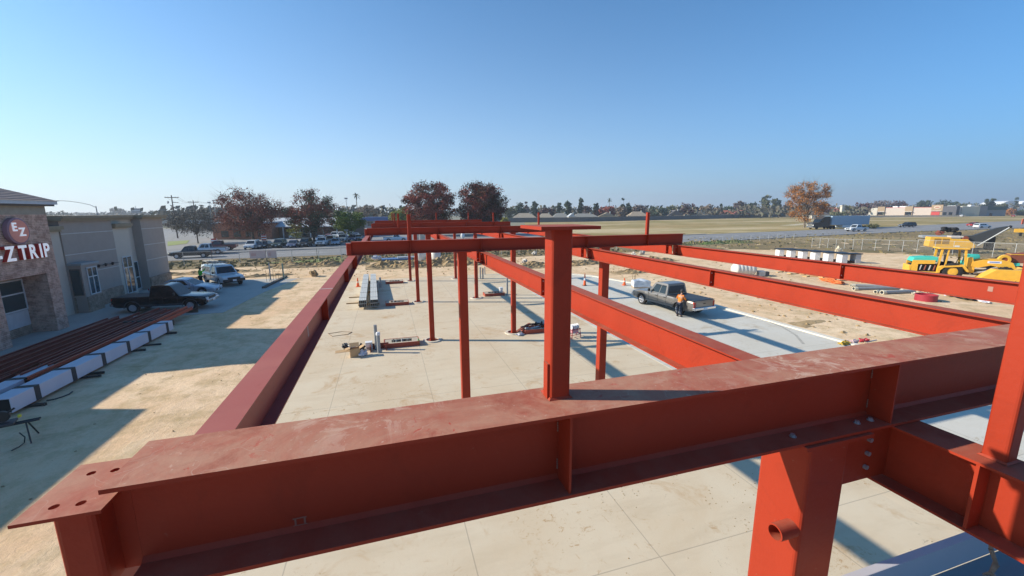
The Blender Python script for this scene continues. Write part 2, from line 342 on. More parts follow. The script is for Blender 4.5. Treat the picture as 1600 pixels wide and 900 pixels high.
def sheet(name, pts, z, m, kind='structure', thick=0):
    mb = MB()
    if thick: 
        n = len(pts); top = [(p[0], p[1], z) for p in pts]; bot = [(p[0], p[1], z-thick) for p in pts]
        mb.add(top+bot, [tuple(range(n))]+[(i, (i+1) % n, n+(i+1) % n, n+i) for i in range(n)])
    else: mb.poly([(p[0], p[1], z) for p in pts])
    return tag(mb.build(name, m), kind=kind)
sheet('ground', [(-2500, -300), (2500, -300), (2500, 4500), (-2500, 4500)], -.25, TOWN)
def dirt_field():
    mb = MB(); nx, ny = 150, 90; x0, x1, y0, y1 = -75, 100, -25, 70
    from mathutils import noise as N
    vs = []
    for j in range(ny+1):
        for i in range(nx+1):
            x = x0+(x1-x0)*i/nx; y = y0+(y1-y0)*j/ny
            h = .05*N.noise((x*.25, y*.25, 0))+.03*N.noise((x*.9, y*.9, 3))
            if -6.5 < x < 25 and y < 47: h = -.05
            if x < -11: h = min(h, 0)-.01
            vs.append((x, y, h*.6-.006+.02*(x < -6.5 or x > 25)))
    mb.add(vs, [(j*(nx+1)+i, j*(nx+1)+i+1, (j+1)*(nx+1)+i+1, (j+1)*(nx+1)+i) for j in range(ny) for i in range(nx)])
    return tag(mb.build('dirt_ground', DIRT, smooth=True), kind='structure')
dirt_field()
sheet('added_dark_ground', [(-60, -60), (90, -60), (90, -4.6), (-60, -4.6)], .06, ASPH, thick=.2)  # unseen sheet added behind the camera, slab cut short, to lower bounce light
slab = sheet('concrete_slab', [(-4.9, -4.5), (13.9, -4.5), (13.9, 44.9), (-4.9, 44.9)], .10, SLAB, thick=.3)
sheet('concrete_slab_extension', [(13.9, 5), (22.75, 5), (22.75, 33.5), (21.0, 39.5), (18.5, 42.5), (13.9, 44.0)], .09, SLAB2, thick=.3)
tag(MB().box(11.72, 13.9, -4.5, 33, .104, .112).build('concrete_walkway', SLAB2), kind='structure')
kb = MB()
for a, b_ in (((22.75, 5), (22.75, 33.5)), ((22.75, 33.5), (21.0, 39.5)), ((21.0, 39.5), (18.5, 42.6))):
    a = Vector(a); b_ = Vector(b_); d = (b_-a).normalized(); n_ = Vector((d.y, -d.x))*.36
    kb.add([(*a, .0), (*b_, .0), (*(b_+n_), .0), (*(a+n_), .0), (*a, .16), (*b_, .16), (*(b_+n_), .16), (*(a+n_), .16)],
           [(0, 1, 2, 3), (4, 5, 6, 7), (0, 1, 5, 4), (1, 2, 6, 5), (2, 3, 7, 6), (3, 0, 4, 7)])
tag(kb.build('slab_kerb', mat('kerb concrete', (.72, .69, .60), .9, col2=(.60, .55, .46), scale=1.5)), kind='structure')
sheet('parking_apron', [(-21.5, 33.5), (-11.6, 33.5), (-10.9, 41.5), (-9.4, 49.5), (-22, 50.6), (-24, 50.6), (-24, 33.5)], .03, APRON, thick=.1)
sheet('building_walkway', [(-30, 8), (-17.3, 22), (-17.3, 33.49), (-30, 33.49)], .09, APRON, thick=.15)
kb = MB(); a = G(412, 451); b_ = G(447, 433)
kb.obox((a+b_)/2+Vector((0, 0, .08)), (b_-a).length, .3, .22, math.atan2((b_-a).y, (b_-a).x))
tag(kb.build('formed_kerb', solid('dark form boards', (.09, .08, .07), .9)), kind='structure')
# verge, road, parking lot, field
sheet('verge', [(-260, 62), (40, 62), (62, 60), (79, 45), (90, 20), (140, -40), (600, -40), (600, 93), (228, 92), (162, 88), (131, 86), (105, 82), (68, 76), (0, 76), (-60, 74), (-260, 74)], .03, VERGE, thick=.2)
sheet('grass_strip', [G(410, 411.5), G(470, 408), G(535, 401), G(536, 409), G(480, 411), G(440, 413)], .06, GREENV)
NE = [(-260, 72), (-60, 74), (0, 75), (68, 76.5), (105, 83), (131, 87), (162, 90), (228, 93), (420, 96), (900, 100)]
FE = [(900, 190), (362, 149), (219, 122), (172, 114), (139, 109), (92, 102), (40, 93), (-9, 89), (-28, 85), (-60, 83), (-260, 80)]
sheet('road', NE+FE, .05, ASPH, thick=.2)
lm = MB()
for k in range(46):
    x = -60+k*6.6; 
    def yy(x):
        pts = [(-260, 76), (-60, 78.5), (0, 81.5), (68, 88), (105, 94.5), (139, 98), (172, 101.5), (219, 107), (362, 122)]
        for p, q in zip(pts, pts[1:]):
            if p[0] <= x <= q[0]: return p[1]+(q[1]-p[1])*(x-p[0])/(q[0]-p[0])
    a, b_ = Vector((x, yy(x), .056)), Vector((x+3, yy(x+3), .056)); lm.add([a-Vector((0, .12, 0)), b_-Vector((0, .12, 0)), b_+Vector((0, .12, 0)), a+Vector((0, .12, 0))], [(0, 1, 2, 3)])
tag(lm.build('road_markings', WHITE), kind='structure')
kb = MB()
for (x0, y0), (x1, y1) in zip(FE[5:-1], FE[6:]):
    a = Vector((x0, y0)); b_ = Vector((x1, y1)); kb.obox(((a+b_)/2).to_3d()+Vector((0, .25, .1)), (b_-a).length, .35, .2, math.atan2((b_-a).y, (b_-a).x))
tag(kb.build('road_kerb', solid('old kerb', (.38, .36, .33), .9)), kind='structure')
sheet('parking_lot', [(-150, 84), (-60, 84.4), (-28, 86.4), (-9, 90.4), (40, 94.4), (48, 150), (30, 240), (-150, 240)], .045, mat('lot asphalt', (.25, .245, .24), .9, col2=(.20, .2, .2), scale=.1), thick=.1)
sheet('side_road', [G(262, 392), G(300, 388), G(420, 366), G(262, 366)], .06, mat('side road asphalt', (.26, .25, .235), .9, scale=.1))
sheet('grass_island', [G(262, 385), G(292, 381), G(296, 376), G(262, 378)], .10, GREENV)
sheet('field', [(40, 94.3), (92, 103), (139, 110), (172, 115), (219, 123), (362, 150), (900, 191), (1500, 600), (900, 700), (110, 330), (52, 150)], .02, GRASS, thick=.1)
dpth = MB()
for a, b_, wd in (((1118, 350), (1190, 349.5), 2.2), ((1230, 352.5), (1330, 343), 3)):
    p, q = G(*a), G(*b_); d = (q-p).normalized(); n_ = Vector((-d.y, d.x, 0))*wd; dpth.add([p-n_, q-n_, q+n_, p+n_], [(0, 1, 2, 3)])
o = dpth.build('field_path', mat('pale track', (.50, .42, .27), 1, scale=.5)); o.location.z = .03; tag(o, kind='structure')
# spoil heaps along the back of the site
def mound(name, x0, x1, yc, wid, hgt, seed, m):
    from mathutils import noise as N
    mb = MB(); nx = int((x1-x0)/.35); ny = 26; vs = []
    for j in range(ny+1):
        for i in range(nx+1):
            x = x0+(x1-x0)*i/nx; s_ = -1+2*j/ny; y = yc+s_*wid/2+.8*N.noise((x*.15, 0, seed))
            e = min(1, (x-x0)/2, (x1-x)/2)
            env = max(0, 1-s_*s_)**.8*max(0, e)
            h = hgt*(.22+.6*N.noise((x*.45, y*.5, seed))+.6*abs(N.noise((x*1.9, y*2.1, seed+5)))+.4*N.noise((x*4.5, y*4.5, seed)))
            vs.append((x, y, max(-.02, env*h)-.02*(1-env)))
    mb.add(vs, [(j*(nx+1)+i, j*(nx+1)+i+1, (j+1)*(nx+1)+i+1, (j+1)*(nx+1)+i) for j in range(ny) for i in range(nx)])
    return tag(mb.build(name, m), kind='structure')
SOIL = mat('dug soil', (.42, .30, .16), 1, col2=(.26, .18, .09), scale=1.1, amt=.4, bump=.8, bscale=7)
mound('spoil_heap', -16, -2.5, 60.5, 4.0, 1.0, 3, SOIL)
mound('spoil_heap', -36, -15, 57.5, 3.0, .5, 4, SOIL)
mound('spoil_heap', -3, 16, 56.5, 6.0, 1.2, 7, SOIL)
mound('spoil_heap', 15, 40, 50.5, 4.5, .8, 9, SOIL)
mound('spoil_heap', 24.5, 33, 41.5, 3.2, .55, 12, SOIL)
mound('spoil_heap', -24, -9.5, 52.3, 1.6, .35, 17, SOIL)
mound('spoil_heap', 24.0, 27.0, 18.5, 1.2, .22, 21, SOIL)
mound('weedy_berm', 50, 78, 73, 6, .9, 30, mat('weedy soil', (.20, .15, .09), 1, col2=(.10, .15, .04), scale=.4, amt=.3, bump=.8, bscale=4))
cl = MB()
for k in range(900):
    q = rnd.random()
    if q < .35: x, y = rnd.uniform(-18, 22), rnd.gauss(56, 4)
    elif q < .6: x, y = rnd.uniform(23.3, 34), rnd.uniform(14, 46)
    elif q < .8: x, y = rnd.uniform(34, 62), rnd.uniform(20, 48)
    else: x, y = rnd.uniform(-11, -5.6), rnd.uniform(6, 52)
    s_ = rnd.uniform(.02, .07)*(.45 if q > .8 else 1.5); cl.blob((x, y, s_*.3+.01), s_*rnd.uniform(.8, 1.6), s_, s_*.7, k, .35, 1)
tag(cl.build('dirt_clods', SOIL), 'loose clods of dry soil scattered round the slab', 'dirt clods', kind='stuff')
cr_ = MB()
for g_ in range(46):
    gx, gy = (rnd.uniform(-4.5, 13.5), rnd.uniform(3, 44)) if g_ % 2 else (rnd.uniform(-1, 11), rnd.uniform(3.5, 14)); n_g = rnd.randint(8, 34); sp_ = rnd.uniform(.15, .8)
    for k in range(n_g):
        s_ = rnd.uniform(.004, .016); cr_.blob((gx+rnd.gauss(0, sp_), gy+rnd.gauss(0, sp_*.6), .102), s_*1.3, s_, s_*.5, k, .3, 1)
tag(cr_.build('soil_crumbs', SOIL), 'crumbs of dry soil tracked across the concrete slab', 'soil crumbs', kind='stuff')
tm = MB(); arc = [G(1166, 497, .0), G(1195, 503, .0), G(1222, 513, .0), G(1243, 526, .0), G(1256, 541, .0)]
for i in range(4):
    for k in range(7):
        q0 = arc[i].lerp(arc[i+1], k/7); q1 = arc[i].lerp(arc[i+1], (k+.55)/7); d = (q1-q0).normalized(); n_ = Vector((-d.y, d.x, 0))*.07
        tm.add([(q.x, q.y, .0945) for q in (q0-n_, q1-n_, q1+n_, q0+n_)], [(0, 1, 2, 3)])
tag(tm.build('tyre_mark', mat('tyre mark', (.33, .31, .27), .9)), kind='structure')
tf = MB()
for k in range(5200):
    if k < 3200: x = rnd.uniform(40, 230); y = rnd.uniform(20, 90)
    else: x = rnd.uniform(-40, 40); y = rnd.uniform(62.5, 72)
    if x < 78 and y < 60 and x < 90-y*.3+0: continue
    h = rnd.uniform(.08, .3); a = rnd.uniform(0, 3.14); wd = rnd.uniform(.1, .35); dx, dy = math.cos(a)*wd, math.sin(a)*wd
    tf.add([(x-dx, y-dy, 0), (x+dx, y+dy, 0), (x+dx*1.4+rnd.uniform(-.2, .2), y+dy*1.4, h), (x-dx*.6, y-dy*.6+.1, h*rnd.uniform(.6, 1))], [(0, 1, 2, 3)])
tag(tf.build('weed_tufts', mat('weed blades', (.27, .20, .10), 1, col2=(.14, .13, .05), scale=.25, amt=.3)), 'dry brown weeds tufting the verge behind the wire fence', 'weeds', kind='stuff')
# low distant hills and tree belt

# ================================================================== STEEL FRAME
ZB, ZY = 6.244, 5.885                  # top of the cross girders, top of the long beams
ROWS = [(1.314+1.577)/2, 11.75, 21.9, 32.2, 42.7]
ORD = ['nearest', 'second', 'third', 'fourth', 'farthest']
def ibeam_x(mb, x0, x1, y, zt, dep, fw, tf=.014, tw=.01):     # I-section running along X
    mb.box(x0, x1, y-fw/2, y+fw/2, zt-tf, zt); mb.box(x0, x1, y-fw/2, y+fw/2, zt-dep, zt-dep+tf)
    mb.box(x0, x1, y-tw/2, y+tw/2, zt-dep+tf+.0005, zt-tf-.0005)
    for s_ in (-1, 1):                 # rolled fillets
        for z0, z1 in ((zt-tf-.0006, zt-tf-.016), (zt-dep+tf+.0006, zt-dep+tf+.016)):
            mb.add([(x0, y+s_*tw/2, z0), (x1, y+s_*tw/2, z0), (x1, y+s_*(tw/2+.015), z0), (x0, y+s_*(tw/2+.015), z0), (x0, y+s_*tw/2, z1), (x1, y+s_*tw/2, z1)],
                   [(0, 1, 2, 3), (3, 2, 5, 4), (0, 4, 5, 1)])
    return mb
def ibeam_y(mb, x, y0, y1, zt, dep, fw, tf=.012, tw=.008):
    mb.box(x-fw/2, x+fw/2, y0, y1, zt-tf, zt); mb.box(x-fw/2, x+fw/2, y0, y1, zt-dep, zt-dep+tf)
    mb.box(x-tw/2, x+tw/2, y0, y1, zt-dep+tf+.0005, zt-tf-.0005); return mb
def hss(mb, x, y, z0, z1, w_, r=.02):      # square tube with rounded corners
    pts = []
    for cx, cy, a0 in ((1, 1, 0), (-1, 1, 90), (-1, -1, 180), (1, -1, 270)):
        for k in range(4):
            a = R(a0+k*30); pts.append((x+cx*(w_/2-r)+r*math.cos(a), y+cy*(w_/2-r)+r*math.sin(a)))
    n = len(pts); mb.add([(*p, z0) for p in pts]+[(*p, z1) for p in pts],
        [tuple(range(n-1, -1, -1)), tuple(range(n, 2*n))]+[(i, (i+1) % n, n+(i+1) % n, n+i) for i in range(n)]); return mb
BOLT = solid('zinc bolt', (.42, .44, .46), .4, metal=.6)
def bolt(parent, x, y, z, r=.011):
    mb = MB(); mb.tube((x, y, z), (x, y, z+.004), r*1.5, n=14).tube((x, y, z+.004), (x, y, z+.014), r, n=6)
    return mb.build('bolt', BOLT, parent)
GLAB = ['nearest cross girder, wide scuffed red steel right in front of the viewer', 'second cross girder of red steel, dark face crossing behind the tall near stub post',
        'third cross girder of red steel, counted away from the viewer', 'fourth cross girder of red steel, second from the far end of the frame',
        'farthest cross girder of red steel, smallest and just under the treetops']
XE = 9.62
for i, y in enumerate(ROWS):
    t_ = thing('cross_girder', GLAB[i], 'steel girder', (0, y, 0), group='red cross girders of the steel frame')
    x0 = -.812 if i == 0 else -.93
    fb = ibeam_x(MB(), x0, XE if i else 9.7, 0, ZB-(.0005 if i == 0 else 0), .3565 if i == 0 else .357, .262 if i == 0 else .24); fb.build('beam_section', STEEL, t_)
    if i == 0: MB().box(x0-.0004, 9.7, -.1316, .1316, ZB-.0140, ZB).build('top_flange', STEEL_F, t_)
    xs = (.634, 2.46, 8.2) if i == 0 else (.6, 2.6, 6.0, 8.2)
    for x in xs:
        for s_ in (-1, 1):
            MB().box(x-.005, x+.005, min(s_*.007, s_*.122), max(s_*.007, s_*.122), ZB-.342, ZB-.0155).build('stiffener_plate', STEEL, t_)
    for x in (xs if i == 0 else ()):   # rough weld dashes where the stiffeners meet the web
        for z0, z1 in ((ZB-.30, ZB-.262), (ZB-.13, ZB-.085), (ZB-.055, ZB-.035)):
            wm = MB()
            for q in range(5): zz = z0+(z1-z0)*q/4; wm.blob((x-.0075, -.0085, zz), .0035, .0035, .0055, q, .3, 1)
            wm.build('weld_bead', solid('dull weld', (.30, .15, .11), .6), t_)
    if i == 0:
        for bx in (1.86, 2.30, 2.40): bolt(t_, bx, -.065, ZB-.343)
        chalk = MB()
        for dx in (0, .03): chalk.box(-.37+dx, -.364+dx, -.0062, -.0052, 5.91, 5.942)
        for dz in (0, .028): chalk.box(-.375, -.33, -.0063, -.0053, 5.914+dz, 5.918+dz)
        chalk.build('chalk_mark', solid('chalk', (.30, .11, .075), .9), t_)
    else:
        MB().box(3.08, 3.09, -.1235, -.1205, ZB-.013, ZB-.002).build('chalk_mark', solid('chalk', (.6, .5, .42), .9), t_)
    # short hollow end post that closes the girder on the left, on top of the edge beam
    e = thing('end_post', f'short hollow post with cap plate closing the left end of the {["nearest","second","third","fourth","farthest"][i]} cross girder', 'steel post', (0, y, 0), group='end posts of the cross girders')
    xc = -.905
    if i == 0:
        hss(MB(), -.912, -.035, ZY+.001, 6.196, .10, .018).build('tube', STEEL, e); MB().box(-.8615, -.8125, -.005, .005, ZY+.001, 6.196).build('web_plate', STEEL, e)
        pm = bmesh.new(); 
        pl = MB(); pz0, pz1 = 6.198, 6.208
        # drilled cap plate: grid of cells with four real holes
        X0, X1, Y0, Y1 = -.985, -.790, -.172, .102
        holes = [(-.922, -.118), (-.861, -.121), (-.924, .038), (-.863, .036)]
        xsn = [X0, -.945, -.8925, -.835, X1]; ysn = [Y0, -.145, -.095, .012, .062, Y1]
        for a in range(4):
            for c_ in range(5):
                xa, xb, ya, yb = xsn[a], xsn[a+1], ysn[c_], ysn[c_+1]
                hh = [h for h in holes if xa < h[0] < xb and ya < h[1] < yb]
                if not hh: pl.add([(xa, ya, pz1), (xb, ya, pz1), (xb, yb, pz1), (xa, yb, pz1)], [(0, 1, 2, 3)]); continue
                h = hh[0]; n = 24; inn = []; out = []; low = []
                for k in range(n):
                    an = 2*math.pi*(k+.5)/n; ca, sa = math.cos(an), math.sin(an); inn.append((h[0]+.0115*ca, h[1]+.0115*sa, pz1)); low.append((h[0]+.0115*ca, h[1]+.0115*sa, pz0))
                    tt = min((xb-h[0])/abs(ca) if ca > 0 else (h[0]-xa)/max(1e-6, abs(ca)), (yb-h[1])/abs(sa) if sa > 0 else (h[1]-ya)/max(1e-6, abs(sa)))
                    out.append((h[0]+ca*tt, h[1]+sa*tt, pz1))
                pl.add(inn+out+low, [(k, n+k, n+(k+1) % n, (k+1) % n) for k in range(n)]+[(k, (k+1) % n, 2*n+(k+1) % n, 2*n+k) for k in range(n)])
                for cx_, cy_, k0 in ((xb, yb, None), (xa, yb, None), (xa, ya, None), (xb, ya, None)):
                    best = sorted(range(n), key=lambda k: (out[k][0]-cx_)**2+(out[k][1]-cy_)**2)[:2]
                    pl.add([out[best[0]], out[best[1]], (cx_, cy_, pz1)], [(0, 1, 2)])
        pl.add([(X0, Y0, pz0), (X1, Y0, pz0), (X1, Y1, pz0), (X0, Y1, pz0), (X0, Y0, pz1), (X1, Y0, pz1), (X1, Y1, pz1), (X0, Y1, pz1)], [(0, 1, 5, 4), (1, 2, 6, 5), (2, 3, 7, 6), (3, 0, 4, 7)])
        o = pl.build('cap_plate', STEEL_F, e); pm.free()
    else:
        hss(MB(), -.985, 0, ZY+.001, 6.19, .13).build('tube', STEEL, e)
        MB().box(-1.06, -.932, -.12, .12, 6.192, 6.204).build('cap_plate', STEEL, e)
# long beams
def long_beam(x, y0, y1, lab, m=STEEL, stiff=(), fw=.182, zt=ZY):
    t_ = thing('long_beam', lab, 'steel beam', (x, 0, 0), group='red long beams of the steel frame')
    ibeam_y(MB(), 0, y0, y1, zt, .335, fw).build('beam_section', m, t_)
    for y in stiff:
        for s_ in (-1, 1):
            o = MB().box(min(s_*.005, s_*(fw/2-.003)), max(s_*.005, s_*(fw/2-.003)), y-.006, y+.006, zt-.3225, zt-.0125).build('splice_plate', STEEL, t_)
        for dz in (.07, .25):
            MB().tube((-.05, y-.02, zt-dz), (-.05, y-.006, zt-dz), .012, n=6).build('bolt', BOLT, t_)
    return t_
BX = dict(A=-.915, B=2.61, C=6.03, D=9.24)
BN = dict(A='leftmost line above the edge of the slab', B='line just right of the left column row', C='line beside the right column row', D='rightmost line over the dirt')
BAYN = ['near bay', 'second bay', 'third bay', 'far bay']
for k, x in BX.items():
    for i in range(4):
        y0, y1 = ROWS[i]+.02, ROWS[i+1]-.02
        st = [y0+.22, (y0+y1)/2-.42, y1-.25] if i else [y1-.25]
        if i == 0 and k == 'A': st = [5.96, 9.25, y1-.25]
        if i == 0 and k != 'A': st = [{'B': 6.6, 'C': 6.42, 'D': 6.24}[k], y1-.22]
        lab = f'red long beam in the {BAYN[i]}, {BN[k]}'
        t_ = long_beam(x, y0, y1, lab, DUSTYRED if k == 'A' else STEEL, st)
        if i == 0 and k == 'A':
            MB().box(-.0905, .0905, 6.58, 6.62, ZY+.0005, ZY+.0015).build('chalk_line', solid('grey chalk', (.42, .38, .36), .9), t_)
            MB().box(.0045, .006, 4.9, 4.94, ZY-.25, ZY-.06).build('chalk_line', solid('grey chalk', (.42, .38, .36), .9), t_)
        if i == 0 and k == 'D':
            MB().box(-.0062, -.0045, 3.95, 4.01, ZY-.19, ZY-.11).build('chalk_line', solid('faded chalk', (.36, .20, .16), .9), t_)
t_ = thing('long_beam', 'red beam running under the nearest girder towards the viewer at lower right', 'steel beam', (2.58, 0, 0), group='red long beams of the steel frame')
ibeam_y(MB(), 0, -6, 1.482, ZY-.002, .35, .205).build('beam_section', STEEL, t_)
for s_ in (-1, 1): MB().box(min(s_*.005, s_*.099), max(s_*.005, s_*.099), .985, .998, ZY-.339, ZY-.0145).build('stiffener_plate', STEEL, t_)
MB().box(-.37, -.006, 1.375, 1.387, ZY-.33, ZY-.03).build('shear_tab', STEEL, t_)
for dz in (.09, .17, .25): MB().tube((-.18, 1.357, ZY-dz), (-.18, 1.374, ZY-dz), .013, n=6).build('bolt', BOLT, t_)
# columns
RINGC = mat('pale grout', (.62, .57, .47), .9, col2=(.5, .44, .34), scale=6)
RUST = solid('red blockout form', (.22, .06, .035), .8)
colpos = []
for i in range(5):
    for cx, side in ((2.06, 'left'), (6.72, 'right')):
        colpos.append((cx, ROWS[i]+(.02 if i == 0 else .1), i, side))
for cx, cy, i, side in colpos:
    t_ = thing('steel_column', f'square red column in the {side} column row, holding up the {ORD[i]} cross girder', 'column', (cx, cy, 0), group='square red columns')
    wdt = .27 if i == 0 else .254
    hss(MB(), 0, 0, -.25, ZY-.3585+.335-.001, wdt).build('shaft', STEEL, t_)
    z = ZY-.3585+.335
    MB().box(-.20, .25, -.165, .135, z, z+.020).build('cap_plate', STEEL, t_)
    if i == 0 and side == 'left':
        p = MB().lathe([(.036, 0), (.044, 0), (.044, -.115), (.036, -.115), (.036, 0)], 28, (-wdt/2+.004, -.09, 5.375), 'X')
        p.build('sleeve_pipe', STEEL, t_, smooth=True)
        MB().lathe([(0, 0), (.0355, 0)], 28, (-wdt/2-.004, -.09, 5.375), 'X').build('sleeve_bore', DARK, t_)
# circular blockouts (rings) at the visible column feet
for cx, cy, i, side in colpos:
    if i < 1: continue
    r = MB().lathe([(.34, -.06), (.34, .155), (.50, .155), (.52, .10)], 28, (0, 0, 0))
    t_ = thing('base_ring', f'round grout ring at the foot of the {ORD[i]}-girder column in the {side} row', 'grout ring', (cx, cy, 0), group='grout rings at the column feet')
    r.build('rim', RINGC, t_, smooth=True)
    MB().lathe([(0, .103), (.338, .103)], 24).build('rusty_bed', RUST, t_)
# stub posts standing on the girders
def stub(x, y, lab, z0=ZB, z1=6.943, w_=.118, cap=True, fin=False):
    t_ = thing('stub_post', lab, 'steel post', (x, y, 0), group='stub posts on top of the girders')
    hss(MB(), 0, 0, z0+.001, z1, w_, .014).build('tube', STEEL, t_)
    if cap: MB().box(-.118, .118, -.12, .12, z1+.001, z1+.0135).build('cap_plate', STEEL, t_)
    if fin: MB().box(-.0535, -.0445, -.03, .012, z0+.001, z0+.15).build('side_tab', STEEL, t_)
    wl = MB(); 
    for a in range(4):
        c_, s_ = math.cos(a*math.pi/2), math.sin(a*math.pi/2); h = w_/2
        pts = [(h, -h, z0+.0008), (h+.008, -h-.008, z0+.0008), (h+.008, h+.008, z0+.0008), (h, h, z0+.0008), (h, -h, z0+.009), (h, h, z0+.009)]
        wl.add([(p[0]*c_-p[1]*s_, p[0]*s_+p[1]*c_, p[2]) for p in pts], [(0, 1, 2, 3), (4, 1, 2, 5), (0, 1, 4), (3, 2, 5)])
    wl.build('weld_bead', STEEL, t_)
    return t_
stub(.643, 1.495, 'tall near stub post with square cap plate, standing on the nearest girder', fin=True, z1=6.934, w_=.088)
stub(2.608, .985, 'orange-lit stub post cut by the right edge of the view', z0=ZY, z1=6.93, cap=False, w_=.086)
for i in range(1, 5):
    stub(.60, ROWS[i], f'thin red stub post at the left end of the {ORD[i]} girder', w_=.095, cap=False, z1=6.955)
    stub(8.2, ROWS[i], f'thin red stub post at the right end of the {ORD[i]} girder', w_=.095, cap=False, z1=6.96)
stub(4.9, ROWS[4], 'thin red stub post standing mid-length on the farthest girder', w_=.10, cap=False, z1=6.96)
MB_ = MB()
# shallow sheet-metal pan by the viewer, lower right
t_ = thing('roof_pan', 'shallow blue-grey sheet metal pan with a raised pale rim, lower right corner', 'metal pan', (0, 0, 0))
RIMM = mat('pale blue rim', (.50, .50, .54), .5, col2=(.45, .46, .50), scale=4); PANM = mat('blue grey sheet', (.24, .29, .32), .6, col2=(.17, .22, .25), scale=1.2, bump=.1)
MB().box(1.9, 6.5, 1.165, 1.205, 5.05, 5.205).build('rim', RIMM, t_)
MB().box(1.9, 6.5, -3.0, 1.164, 5.03, 5.045).build('floor_sheet', PANM, t_)
MB().box(1.9, 6.5, -3.04, -3.001, 5.05, 5.205).build('rim', RIMM, t_)
for lx in (1.95, 6.45):
    for ly in (-2.98, 1.14): MB().box(lx-.04, lx+.04, ly-.04, ly+.02, 0.1, 5.03).build('leg', BLACKM, t_)
st_ = MB(); pts = [Vector((2.665, .995, 5.53)), Vector((2.70, .985, 5.47)), Vector((2.68, .97, 5.40)), Vector((2.70, .95, 5.33)), Vector((2.675, .95, 5.29))]
for k, (a, b_) in enumerate(zip(pts, pts[1:])): st_.tube(a, b_, .010+.003*(k % 2), .008, 7)
for k in range(7): 
    p = pts[4]; st_.tube(p, p+Vector((rnd.uniform(-.03, .03), rnd.uniform(-.03, .03), rnd.uniform(-.05, -.01))), .006, .002, 5)
tag(st_.build('frayed_rag', mat('dirty cloth', (.30, .24, .19), .95, col2=(.14, .10, .08), scale=40)), 'frayed brown rag hanging from the beam over the blue-grey pan', 'rag')

# ================================================================== VEHICLES  (x forward, y left)
PAINT = {}
def paint(name, c, metal=.3):
    if name not in PAINT: PAINT[name] = mat('paint '+name, c, .28, col2=tuple(x*.93 for x in c), scale=1, metal=metal, coat=.6, spec=.5, dust=(.4, .34, .25, .25))
    return PAINT[name]
def lerp_pts(pts, x):
    if x <= pts[0][0]: return pts[0][1]
    for p, q in zip(pts, pts[1:]):
        if x <= q[0]: return p[1]+(q[1]-p[1])*(x-p[0])/(q[0]-p[0])
    return pts[-1][1]
def body_shell(L, W, top, zlow, xf, xr, ra, zr, nose=.06, nseg=9):
    xs = {p[0] for p in top}
    for c_ in (xf, xr):
        for k in range(nseg+1): xs.add(c_+ra*math.cos(math.pi*k/nseg))
        xs.add(c_-ra-.012); xs.add(c_+ra+.012)
    k = -L/2
    while k < L/2: xs.add(k); k += L/26
    xs.add(L/2); xs = sorted(x for x in xs if -L/2 <= x <= L/2)
    mb = MB(); rows = []
    for x in xs:
        zt = lerp_pts(top, x); zb = zlow+(.12*max(0, (abs(x)-L*.42)/(L*.08))**2)
        for c_ in (xf, xr):
            if abs(x-c_) < ra: zb = max(zb, zr+math.sqrt(max(0, ra*ra-(x-c_)**2)))
        e = max(0, (abs(x)-L*.40)/(L*.10)); wy = W/2*(1-nose*e*e)
        h = zt-zb; cr = min(.07, h*.3)
        pts = [(wy*.955, zb), (wy*.985, zb+h*.22), (wy, zb+h*.55), (wy*.985, zb+h*.8), (wy*.965, zt-cr), (wy*.965-cr*.55, zt-cr*.25), (wy*.965-cr*1.5, zt)]
        rows.append([(x, y, z) for y, z in pts]+[(x, -y, z) for y, z in reversed(pts)])
    n = len(rows[0]); vs = [v for r_ in rows for v in r_]
    fs = [(i*n+j, (i+1)*n+j, (i+1)*n+(j+1) % n, i*n+(j+1) % n) for i in range(len(rows)-1) for j in range(n)]
    fs += [tuple(range(n)), tuple(range(len(vs)-1, len(vs)-n-1, -1))]
    mb.add(vs, fs); return mb
